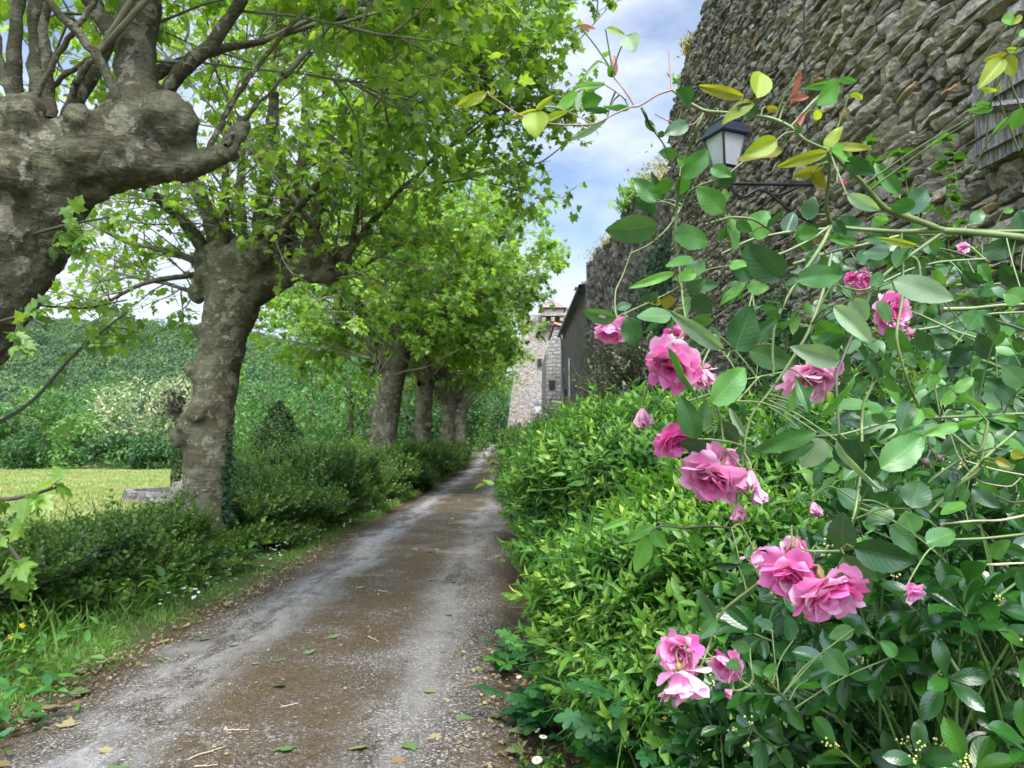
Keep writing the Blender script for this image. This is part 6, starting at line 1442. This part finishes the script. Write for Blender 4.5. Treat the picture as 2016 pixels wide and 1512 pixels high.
# ---- the dense tangle of rose behind it, up to the wall
def comp(seed):
    r = np.random.default_rng(seed); P = [(stalk(1.1, .012, .2), np.zeros(3), np.eye(3), .1)]
    for k, (y, s, sc) in enumerate(((.42, 1, .62), (.42, -1, .62), (.78, 1, .72), (.78, -1, .72), (1.08, 0, .9))):
        a = s * r.uniform(.9, 1.25); d = np.array([[math.sin(a), math.cos(a), r.normal() * .2 - .15]]); P.append((ROSE_LO[(k + seed) % 3], np.array([.2 * y * y, y, 0]), basis(d, np.array([[r.normal() * .25, 0, 1.]]))[0] * sc, r.normal() * .1))
    V, F, U, T = merge(P); return V, F, U, T
COMP = [comp(k) for k in range(4)]
def tangle(label, n, lo, hi, keep, size, matk, tint, seed, ncane=26, group=None):
    global rng
    g = np.random.default_rng(seed); o = thing("rose_thicket", label, "rose", (0, 0, 0), group)
    p = g.uniform(lo, hi, (n, 3)); k = keep(p); p = p[k]; n = len(p)
    d = g.normal(size=(n, 3)) * .7 + np.array([-.25, -.35, -.15]); nn = g.normal(size=(n, 3)) * .45 + np.array([-.15, -.35, .9])
    t = np.clip(g.normal(tint, .2, n), 0, 1); B = basis(d, nn) * (size * g.uniform(.65, 1.25, n))[:, None, None]
    m = MB(); q = g.integers(0, 4, n)
    for i in range(4): m.inst(COMP[i], p[q == i], B[q == i], t[q == i])
    m.build("foliage", M[matk], o)
    st = g.uniform(lo, hi, (ncane, 3)); st = st[keep(st)]; nc = len(st)
    C = curve_pts(st, g.normal(size=(nc, 3)) * np.array([1, .6, .45]) + np.array([.3, 0, .1]), g.uniform(.25, .6, nc), 9, -.03, .12)
    C = C[keep(C[:, -1]) & keep(C[:, 4])]; nc = len(C)
    for q in range(nc): b = MB(); b.tubes(C[q], np.linspace(.004, .002, 9), 6); b.build("cane", M['cane'], o)
TG = "rose thickets between the blooming rose and the wall"
fl = lambda p, s: (p[:, 0] / p[:, 1] * 1456 + 1008, 872 - (p[:, 2] - 1.6) / p[:, 1] * 1456)
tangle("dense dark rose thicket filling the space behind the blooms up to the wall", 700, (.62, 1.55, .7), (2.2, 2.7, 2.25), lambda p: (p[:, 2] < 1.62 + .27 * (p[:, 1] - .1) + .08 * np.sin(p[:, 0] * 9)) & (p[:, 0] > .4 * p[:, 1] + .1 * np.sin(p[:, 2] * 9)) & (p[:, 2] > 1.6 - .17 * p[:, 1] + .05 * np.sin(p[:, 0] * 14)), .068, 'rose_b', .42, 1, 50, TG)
tangle("looser rose growth with fresher leaves beside the tangled bare canes", 150, (.62, 1.25, .8), (1.3, 1.6, 1.85), lambda p: (p[:, 0] > .45 * p[:, 1]) & (p[:, 2] < 1.6 + .2 * p[:, 1]) & (p[:, 2] > 1.6 - .16 * p[:, 1]) & ~((p[:, 0] > .55 * p[:, 1]) & (p[:, 2] < 1.55) & (p[:, 2] > 1.36)), .06, 'rose_d', .5, 2, 60, TG)
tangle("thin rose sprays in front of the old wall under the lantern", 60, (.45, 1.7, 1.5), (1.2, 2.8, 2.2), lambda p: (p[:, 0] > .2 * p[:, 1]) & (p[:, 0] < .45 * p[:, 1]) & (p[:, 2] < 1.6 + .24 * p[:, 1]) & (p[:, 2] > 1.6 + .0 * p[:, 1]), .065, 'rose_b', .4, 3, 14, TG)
# ------------------------------------------------------------------ climbers and weeds by the wall
shrub("climber", "pale green climbing weed below the shutter on the house wall", (2.45, 4.1), (.38, .9), 2.4, HYP_SP, 'hyper', 800, .6, .8, seed=51, lump=.35, keep=lambda p: (p[:, 2] > 1.3), cat='climber', upb=1.0)
shrub("climber", "dark leafy climber on the house wall beneath the lantern bracket", (2.35, 6.3), (.5, 1.0), 2.5, PUR_SP, 'ivy', 1200, .6, 1.0, seed=52, lump=.3, cat='climber', stemmat='twig')
for k, (x, y, z, h, lab) in enumerate([(1765, 395, 3.6, .34, "slender upright shoot standing taller than the weeds under the shutter"), (1860, 415, 3.3, .3, "leafy shoot just left of the shutter corner"), (1895, 420, 3.2, .26, "leafy shoot under the shutter corner"), (1815, 410, 3.4, .3, "short leafy shoot among the weeds under the shutter")]):
    o = thing("weed_shoot", lab, "weed", (0, 0, 0), "shoots under the shutter"); b0 = at(x, y, z)
    P = curve_pts(b0[None] - np.array([[0, 0, .9]]), np.array([[.02, 0, 1.]]), np.array([h + .9]), 12, .02, .03)
    m = MB(); m.tubes(P, np.linspace(.005, .002, 12)[None], 5); m.build("stem", M['green_stem'], o)
    m = MB(); i = rng.integers(5, 12, 40); d = rnd(40) * np.array([1, 1, .4]) + np.array([0, 0, .35]); m.inst(HYP[0], P[0][i], basis(d, np.tile([0, 0, 1.], (40, 1)) + rnd(40, .3)) * rng.uniform(.04, .085, (40, 1, 1)) * np.array([1.5, 1, 1]), np.clip(rng.normal(.6, .15, 40), 0, 1)); m.build("leaves", M['hyper'], o)

# ------------------------------------------------------------------ lobed herbs, weeds at the lane edge
LOBED = [fan_leaf([(0, 0), (.2, -.02), (.42, .08), (.36, .2), (.2, .26), (.4, .36), (.52, .52), (.36, .6), (.2, .55), (.24, .74), (.14, .9), (0, .98)], d, .1, t) for d, t in ((.25, .2), (.45, -.2))]
def lobed_comp(seed):
    r = np.random.default_rng(seed); P = [(stalk(1.0, .012, .12), np.zeros(3), np.eye(3), 0)]
    for y, s, sc in ((.35, 1, .38), (.35, -1, .38), (.65, 1, .45), (.65, -1, .45), (.9, 0, .58)):
        a = s * r.uniform(.8, 1.1); P.append((LOBED[seed % 2], np.array([.12 * y * y, y, 0]), basis(np.array([[math.sin(a), math.cos(a), -.15]]), np.array([[r.normal() * .2, r.normal() * .2, 1.]]))[0] * sc, r.normal() * .1))
    # stalk is quads: split into triangles so that one template holds all
    q = P[0][0]; P[0] = ((q[0], np.concatenate([q[1][:, [0, 1, 2]], q[1][:, [0, 2, 3]]]), q[2]), *P[0][1:])
    return merge(P)
LC = [lobed_comp(k) for k in range(3)]
FLOWER = MB()
def herb(label, x, y, h, n, seed, tint=.5, flowers=0, size=.17, group="lobed-leaved herbs at the foot of the green shrub"):
    o = thing("celandine", label, "herb", (0, 0, 0), group); z0 = float(ground_h(x, y)); g = np.random.default_rng(seed)
    c = np.array([x, y, z0]); ns = max(5, n // 7)
    top = c + g.normal(size=(ns, 3)) * np.array([.16, .16, 0]) + np.stack([0 * np.arange(ns), 0 * np.arange(ns), h * g.uniform(.5, 1, ns)], -1)
    t = np.linspace(0, 1, 5)[None, :, None]; S = c * (1 - t) + top[:, None] * t; S[:, 1:4] += g.normal(size=(ns, 3, 3)) * .015
    m = MB(); m.tubes(S, np.tile(np.linspace(.005, .0025, 5), (ns, 1)), 5); m.build("stems", M['green_stem'], o)
    i = g.integers(0, ns, n); k = g.integers(1, 5, n); p = S[i, k]
    a = g.uniform(0, 6.28, n); d = np.stack([np.cos(a), np.sin(a), g.uniform(-.1, .5, n)], -1); m = MB(); q = g.integers(0, 3, n)
    B = basis(d, np.tile([0, 0, 1.], (n, 1)) + g.normal(size=(n, 3)) * .3) * (size * g.uniform(.6, 1.15, n))[:, None, None]; tt = np.clip(g.normal(tint, .17, n), 0, 1)
    for r in range(3): m.inst(LC[r], p[q == r], B[q == r], tt[q == r])
    m.build("leaves", M['celandine'], o)
    for f in range(flowers):
        P = top[f % ns] + np.array([g.normal() * .06, -.08 + g.normal() * .05, .05]); m = MB()
        for k in range(4):
            a = k * 1.571; m.inst(SMALL, P[None], basis(np.array([[math.cos(a), -.4 + .2 * math.sin(a), math.sin(a)]]), np.array([[0, -1., .5]])) * np.array([.022, .011, .011]), .5)
        m.build("flower", M['yellow_petal'], o)
for k, (px_, py, Y, h, n, ti, fl_, lab) in enumerate([
    (1330, 1480, 3.0, .62, 60, .5, 2, "lobed-leaved herb with yellow flowers under the faded rose"), (1420, 1500, 2.7, .6, 60, .42, 0, "dark lobed herb right of the flowering one, under the glossy shrub"), (1190, 1420, 3.7, .5, 60, .42, 2, "lobed herb with yellow flowers at the shrub foot"),
    (1105, 1330, 4.5, .42, 50, .6, 1, "bright green lobed herb with a yellow flower at the lane edge"), (1240, 1470, 3.3, .34, 40, .7, 0, "low fresh lobed herb in front of the shrub"), (1060, 1400, 4.25, .22, 30, .35, 0, "bluish lobed herb spreading onto the lane edge"),
    (1015, 1300, 5.4, .2, 24, .45, 0, "small lobed herb at the lane edge further on"), (1500, 1510, 2.5, .55, 50, .38, 0, "lobed herb in the deep shade below the glossy shrub")]):
    p = at(px_, py, Y); herb(lab, p[0], p[1] + .1, h, n, 700 + k, ti, fl_)
BL = grid_leaf(3, 6, .19, ovate, .3, .35, 0, .05, 3)
def weed(label, x, y, n, size, matk, tint, seed, group, h=.06, name="weed"):
    g = np.random.default_rng(seed); z0 = float(ground_h(x, y)); a = g.uniform(0, 6.28, n)
    d = np.stack([np.cos(a), np.sin(a), g.uniform(.15, 1.3, n)], -1); p = np.array([x, y, z0]) + g.normal(size=(n, 3)) * np.array([h, h, 0]) + np.array([0, 0, 1]) * g.uniform(0, h * 2, n)[:, None]
    m = MB(); m.inst(BL, p, basis(d, np.tile([0, 0, 1.], (n, 1)) + g.normal(size=(n, 3)) * .25) * (size * g.uniform(.5, 1.1, n))[:, None, None], np.clip(g.normal(tint, .15, n), 0, 1))
    o = thing(name, label, "weed", (0, 0, 0), group); m.build("foliage", M[matk], o); return o
WG = "small leafy weeds on the bare soil by the lane"
for k, (px_, py, n, s, mk, ti, lab) in enumerate([(1060, 1500, 40, .07, 'hyper', .65, "light green rosette weed at the bottom edge on the soil"), (1190, 1480, 30, .14, 'hedge', .75, "dark broad-leaved weed on the soil at the bottom"), (1270, 1500, 50, .1, 'hedge', .7, "grey-green leafy weed below the lobed herbs"),
    (1130, 1425, 26, .06, 'hyper', .5, "tiny tuft of leaves beside the white daisy on the soil"), (1340, 1505, 50, .1, 'hedge', .6, "leafy weed at the bottom under the lobed herb"), (1040, 1440, 20, .05, 'hyper', .6, "small weed where the lane meets the soil"), (1085, 1465, 36, .055, 'hyper', .55, "low creeping weed on the dark soil"), (1225, 1440, 40, .08, 'hyper', .7, "fresh yellow-green seedling clump under the shrub")]):
    Y = 1456 * 1.5 / (py - 872); p = at(px_, py, Y); weed(lab, p[0], Y, n, s, mk, ti, 800 + k, WG)
WL = "leafy weeds on the verge under the hedge"
for k, (px_, py, n, s, mk, ti, lab) in enumerate([(60, 1250, 110, .16, 'hedge', .75, "nettle-like weed clump beside the yellow buttercups"), (150, 1215, 110, .16, 'hedge', .7, "nettle-like weeds in front of the hedge, just past the buttercups"), (230, 1200, 90, .15, 'hedge', .75, "broad nettle-like weeds in front of the hedge"), (30, 1330, 70, .13, 'hyper', .45, "fresh green weed at the frame edge on the verge"),
    (105, 1340, 50, .12, 'hyper', .6, "bright pointed-leaf weed at the lane edge"), (20, 1420, 60, .14, 'celandine', .6, "broad green weed in the bottom corner of the verge"), (315, 1190, 60, .13, 'hedge', .8, "dark weed where the white daisies begin"), (475, 1120, 30, .24, 'hyper', .35, "tall dock-like weed among the daisies"), (330, 1172, 16, .2, 'hyper', .5, "light green weed by the hedge foot"), (225, 1300, 30, .09, 'hyper', .5, "low green weed creeping onto the gravel")]):
    Y = 1456 * 1.6 / (py - 872); p = at(px_, py, Y); weed(lab, p[0], Y, n, s, mk, ti, 850 + k, WL, .14)

# ------------------------------------------------------------------ verge grass
BLADE = grid_leaf(3, 6, .035, lambda v: 1 - v ** 2, .4, .55)
def grass(n, xlo, xhi, ylo, yhi, size, tint, patchy=.0, power=1.6):
    y = ylo + (yhi - ylo) * rng.random(n) ** power; x = rng.uniform(xlo, xhi, n)
    k = (np.sin(x * 5 + y * 3.1) * np.sin(y * 2.3 - x * 2) + rng.normal(0, .4, n)) > patchy; x, y = x[k], y[k]; n = len(x)
    z = ground_h(x, y); d = rnd(n, .38) + np.array([0, 0, 1.])
    s = size * rng.uniform(.4, 1.2, n) * (1 + .015 * y)
    return np.stack([x, y, z - .01], -1), basis(d, rnd(n)) * s[:, None, None] * np.stack([1 + .05 * y, 0 * y + 1, 0 * y + 1], -1)[:, None, :], np.clip(rng.normal(tint, .17, n), 0, 1)
m = MB()
for a in ((11000, -3.75, -3.05, 4.6, 20, .08, .58, -.2), (3200, -4.6, -3.5, 4.4, 8, .21, .5, -.3), (9000, -3.5, -2.85, 4.2, 24, .055, .7, .0), (7000, -3.7, -2.95, 16, 48, .13, .68, -.6), (1800, -4.4, -3.6, 4.2, 6.2, .32, .45, -.3)):
    m.inst(BLADE, *grass(*a))
tag(m.build("verge_grass", M['grass']), kind='stuff')
m = MB()
m.inst(BLADE, *grass(900, -.05, .75, 3.0, 7, .06, .6, .25)); m.inst(BLADE, *grass(500, -.9, .1, 2.4, 4, .035, .7, .75)); m.inst(BLADE, *grass(700, -1.9, -1.0, 3, 10, .03, .75, .8))
tag(m.build("lane_edge_grass", M['grass']), kind='stuff')
n = 42000; y = 11 + 58 * rng.random(n) ** 1.2; x = -y * rng.uniform(.3, .75, n) - 1.5; k = x < -6.2; x, y = x[k], y[k]; n = len(x)
m = MB(); tuf = np.clip(.5 + .35 * np.sin(x * .9 + np.sin(y * .5) * 2) * np.sin(y * .35) + rng.normal(0, .12, n), 0, 1)
m.inst(DIAMOND, np.stack([x, y, ground_h(x, y) - .02], -1), basis(rnd(n, .3) + np.array([0, 0, 1.]), rnd(n)) * (rng.uniform(.06, .2, n) * (.6 + .8 * tuf))[:, None, None] * np.array([.35, 1, 1]), tuf)
tag(m.build("meadow_grass", M['meadow']), kind='stuff')
# seed-headed grass stalks before the hedge
for k, (px_, y0, y1, Y) in enumerate([(345, 1165, 1035, 8.0), (62, 1290, 1160, 5.8), (246, 1250, 1140, 6.6), (192, 1240, 1150, 6.8)]):
    P0, P1 = at(px_, y0, Y), at(px_ + 2, y1, Y); m = MB(); t = np.linspace(0, 1, 9)[:, None]; P = P0 * (1 - t) + P1 * t + rng.normal(size=(9, 3)) * .004
    m.tubes(P, np.linspace(.004, .002, 9), 4); i = rng.integers(4, 9, 26); m.inst(SMALL, P[i], basis(rnd(26, .6) + np.array([0, 0, .7]), rnd(26)) * .045, .8)
    tag(m.build("grass_stalk", M['grass']), ["tallest pale grass stalk standing against the hedge before the burled trunk", "grass stalk under the drooping plane leaves", "thin grass stalk near the nettle-like weeds", "short grass stalk beside the nettle-like weeds"][k], "grass", "tall grass stalks before the hedge")

# ------------------------------------------------------------------ flowers in the verge
def daisy_mesh():
    m = MB(); a = np.arange(12) * 6.283 / 12
    d = np.stack([np.cos(a), np.sin(a), 0 * a + .15], -1); m.inst(SMALL, d * .003 + np.array([0, 0, .075]), basis(d, np.tile([0, 0, 1.], (12, 1))) * np.array([.02, .012, .012]), .5, 0)
    m.add(OCT * np.array([.005, .005, .003]) + np.array([0, 0, .078]), OCTF, None, .5, 1); m.tubes(np.array([[0, 0, 0], [.003, 0, .04], [0, 0, .075]]), np.full(3, .0012), 4, .5, 2)
    return m.build("daisy", [M['white_petal'], M['yellow_petal'], M['green_stem']])
D0 = daisy_mesh()
dpos = []
for _ in range(110):
    Y = 7.0 + 13 * rng.random() ** 1.3; dpos.append((ROAD_L - rng.uniform(.18, .6), Y))
for _ in range(12): dpos.append((rng.uniform(.0, .35), rng.uniform(3.4, 6)))
for i, (x, y) in enumerate(dpos):
    o = D0 if i == 0 else dup(D0); o.location = (x, y, float(ground_h(x, y)) + rng.uniform(.03, .09)); s = rng.uniform(1.0, 1.8); o.scale = (s, s, s); o.rotation_euler = (rng.normal() * .3, rng.normal() * .3, rng.uniform(0, 6))
    left = i < 110
    tag(o, "tiny white daisy in the strip of grass below the hedge" if left else "tiny white daisy on the soil below the green shrub", "daisy", "white daisies in the verge" if left else "white daisies by the shrub")
for k, (px_, py, Y, lab) in enumerate([(44, 1231, 5.7, "yellow buttercup, higher of the two over the long grass"), (22, 1253, 5.6, "yellow buttercup, lower of the two over the long grass"), (65, 1229, 5.9, "small half-open buttercup next to the higher one")]):
    o = thing("buttercup", lab, "flower", (0, 0, 0), "buttercups in the long grass"); c = at(px_, py, Y); m = MB(); s = .026 if k < 2 else .014
    for q in range(5):
        a = q * 1.2566; d = np.array([[math.cos(a), -.35, math.sin(a) * .8]]); m.inst(BL, c[None], basis(d, np.array([[0, -1., .4]])) * np.array([s * 1.7, s, s]), .6)
    m.build("petals", M['yellow_petal'], o); m = MB(); m.tubes(np.array([c, c + [0.01, .02, -.2], c + [.0, .03, -.5]]), np.full(3, .002), 4); m.build("stem", M['green_stem'], o)

# ------------------------------------------------------------------ fallen leaves, twigs, loose gravel, litter
FL = []
for k, tn in enumerate((.95, .8, .55, .35, .12)):
    m = MB(); t = PL[k % 4]; V = t[0].copy(); V[:, 2] = np.abs(V[:, 2]) * .5 + .02; m.add(V, t[1], t[2], tn); o = m.build("fallen_leaf", M['fallen']); FL.append(o)
used = set()
def fallen(x, y, s, k, label, group="fallen plane leaves on the lane"):
    o = FL[k] if k not in used else dup(FL[k]); used.add(k)
    z = 0.004 + .03 * (1 - (2 * np.clip((x - ROAD_L) / (ROAD_R - ROAD_L), 0, 1) - 1) ** 2) if ROAD_L < x < ROAD_R else float(ground_h(x, y)) + .006
    s *= .88; o.location = (x, y, z + .004); o.scale = (s, s * rng.uniform(.75, 1), s); o.rotation_euler = (rng.normal() * .12, rng.normal() * .12, rng.uniform(0, 6.28)); tag(o, label, "leaf", group)
for px_, py, s, k, lab in [(818, 1448, .13, 0, "folded bright green leaf lying on the light gravel patch near the bottom"), (236, 1500, .16, 0, "large green plane leaf on the gravel at the bottom edge"), (558, 1455, .12, 0, "dark-edged green leaf on the brown middle strip near the bottom"), (720, 1452, .13, 2, "faded olive leaf flattened on the gravel near the bottom"),
    (655, 1246, .12, 1, "green leaf on the moss clump in the middle of the lane"), (560, 1341, .12, 1, "green leaf on the brown middle strip, halfway down the gravel"), (602, 1280, .1, 1, "small green leaf on the lane beside the moss"), (553, 1292, .09, 0, "small green leaf by the light wheel track"), (396, 1249, .12, 1, "green leaf at the lane margin by the light track"), (466, 1262, .11, 0, "green leaf lying across the light wheel track"),
    (322, 1286, .09, 1, "pale green leaf at the edge of the gravel"), (148, 1342, .16, 1, "light green leaf where the verge meets the gravel"), (78, 1385, .12, 1, "yellow-green leaf on the verge corner"), (838, 1347, .11, 2, "pale leaf on the right wheel track"), (938, 1303, .09, 0, "small green leaf at the right side of the lane"), (917, 1390, .1, 0, "green leaf close to the dark damp patch"),
    (985, 1388, .13, 2, "pale leaf on the lane margin beside the soil"), (850, 1427, .09, 3, "brownish leaf above the light gravel patch"), (1010, 1412, .14, 2, "large pale leaf on the soil by the daisies"), (995, 1280, .12, 2, "pale leaf at the foot of the green shrub, lane edge"), (1000, 1300, .1, 1, "fresh leaf fallen at the foot of the green shrub"), (1030, 1450, .14, 2, "pale crumpled leaf on the soil near the bottom"),
    (880, 1205, .1, 1, "green leaf on the grey right wheel track"), (945, 1203, .09, 2, "pale leaf near the shrub side of the lane"), (710, 1155, .13, 2, "pale leaf in the brown middle of the lane"), (688, 1134, .09, 1, "small leaf on the lane further on"), (560, 1134, .1, 1, "green leaf on the light track further on"), (512, 1187, .1, 2, "pale leaf beside the light wheel track"), (500, 1297, .08, 3, "small brown leaf near the lane middle"),
    (215, 1455, .09, 3, "tan leaf on the light gravel patch"), (15, 1484, .12, 4, "brown curled leaf at the bottom corner"), (130, 1412, .13, 3, "dry tan leaf at the verge edge"), (100, 1370, .16, 3, "large dry leaf on the verge litter"), (770, 1500, .1, 2, "dull leaf at the bottom of the lane"), (790, 1470, .1, 4, "dead brown leaf on the light gravel patch"), (1040, 1500, .12, 3, "dry leaf on the soil at the bottom edge")]:
    Y = 1456 * 1.58 / (py - 872); p = at(px_, py, Y); fallen(p[0], Y, s, k, lab)
for _ in range(46):
    Y = 8.5 + 16 * rng.random(); fallen(rng.uniform(ROAD_L + .1, ROAD_R - .1), Y, rng.uniform(.07, .12), int(rng.integers(0, 4)), "small fallen leaf on the farther gravel of the lane", "fallen leaves scattered on the farther lane")
for _ in range(34):
    Y = 4.6 + 9 * rng.random(); fallen(ROAD_L + rng.uniform(-.35, .12), Y, rng.uniform(.06, .12), int(rng.integers(2, 5)), "dry leaf in the litter between verge and gravel", "dry leaves along the verge edge")
for k, (px_, py, L_, a, lab) in enumerate([(410, 1462, .16, .7, "longest dry twig on the gravel at the bottom"), (468, 1420, .12, .0, "thin pale twig on the brown middle strip"), (755, 1160, .14, -.5, "forked twig on the lane further on"), (570, 1375, .1, .5, "short twig near the middle of the lane"), (735, 1250, .14, -.7, "thin curved twig on the grey gravel"), (405, 1487, .1, .1, "small pale twig at the bottom of the lane")]):
    Y = 1456 * 1.57 / (py - 872); p = at(px_, py, Y); t = np.linspace(-.5, .5, 7); m = MB()
    P = np.stack([p[0] + t * L_ * math.cos(a), Y + t * L_ * math.sin(a) * 1.5, np.full(7, .042)], -1) + rng.normal(size=(7, 3)) * np.array([.004, .004, .002]); m.tubes(P, np.linspace(.0045, .0022, 7), 6); m.tubes(np.array([P[3], P[3] + [.02, .03, .004]]), np.array([.002, .001]), 4)
    tag(m.build("twig", M['dry_stem']), lab, "twig", "dry twigs on the lane")
PEB = plain("loose_stone", (0.2, 0.182, 0.16), 0.85, var=.5, scale=6)
n = 13000; y = 2.6 + 9 * rng.random(n) ** 1.9; x = rng.uniform(ROAD_L - .1, ROAD_R + .1, n); kk = np.abs(x + 1.4 + .25 * np.sin(y * 1.3)) + rng.normal(0, .35, n) > .35; x, y = x[kk], y[kk]; n = len(x)
U_ = np.clip((x - ROAD_L) / (ROAD_R - ROAD_L), 0, 1); z = .004 + .03 * (1 - (2 * U_ - 1) ** 2)
m = MB(); m.inst((OCT, OCTF, np.zeros((6, 2))), np.stack([x, y, z], -1), basis(rnd(n), rnd(n)) * (rng.uniform(.002, .0062, n))[:, None, None] * rng.uniform(.6, 1.2, (n, 1, 3)), rng.random(n))
tag(m.build("loose_gravel", PEB, smooth=False), kind='stuff')
n = 3600; left = rng.random(n) < .5; y = np.where(left, 4.2 + 9 * rng.random(n) ** 1.4, 2.7 + 3.6 * rng.random(n)); x = np.where(left, ROAD_L + rng.normal(-.12, .17, n), rng.normal(.3, .3, n)); z = ground_h(x, y) + .012 + .014 * ((x > ROAD_L) & (x < ROAD_R))
m = MB(); m.inst(SMALL, np.stack([x, y, z], -1), basis(rnd(n) * np.array([1, 1, .2]), rnd(n, .4) + np.array([0, 0, 1.])) * (rng.uniform(.012, .05, n))[:, None, None] * np.array([1.6, 1, 1]), np.clip(rng.normal(.22, .2, n), 0, 1))
n = 1100; y = 2.6 + 16 * rng.random(n) ** 1.4; x = rng.uniform(ROAD_L + .1, ROAD_R, n); kk = np.abs(np.abs(x + 1.4) - .72) > .18 * rng.random(n) + .1; x, y = x[kk], y[kk]; n = len(x)
m.inst(DIAMOND, np.stack([x, y, .012 + .03 * (1 - (2 * (x - ROAD_L) / (ROAD_R - ROAD_L) - 1) ** 2)], -1), basis(rnd(n) * np.array([1, 1, .15]), rnd(n, .4) + np.array([0, 0, 1.])) * (rng.uniform(.006, .03, n))[:, None, None], np.clip(rng.normal(.4, .25, n), 0, 1))
tag(m.build("leaf_litter", M['fallen']), kind='stuff')
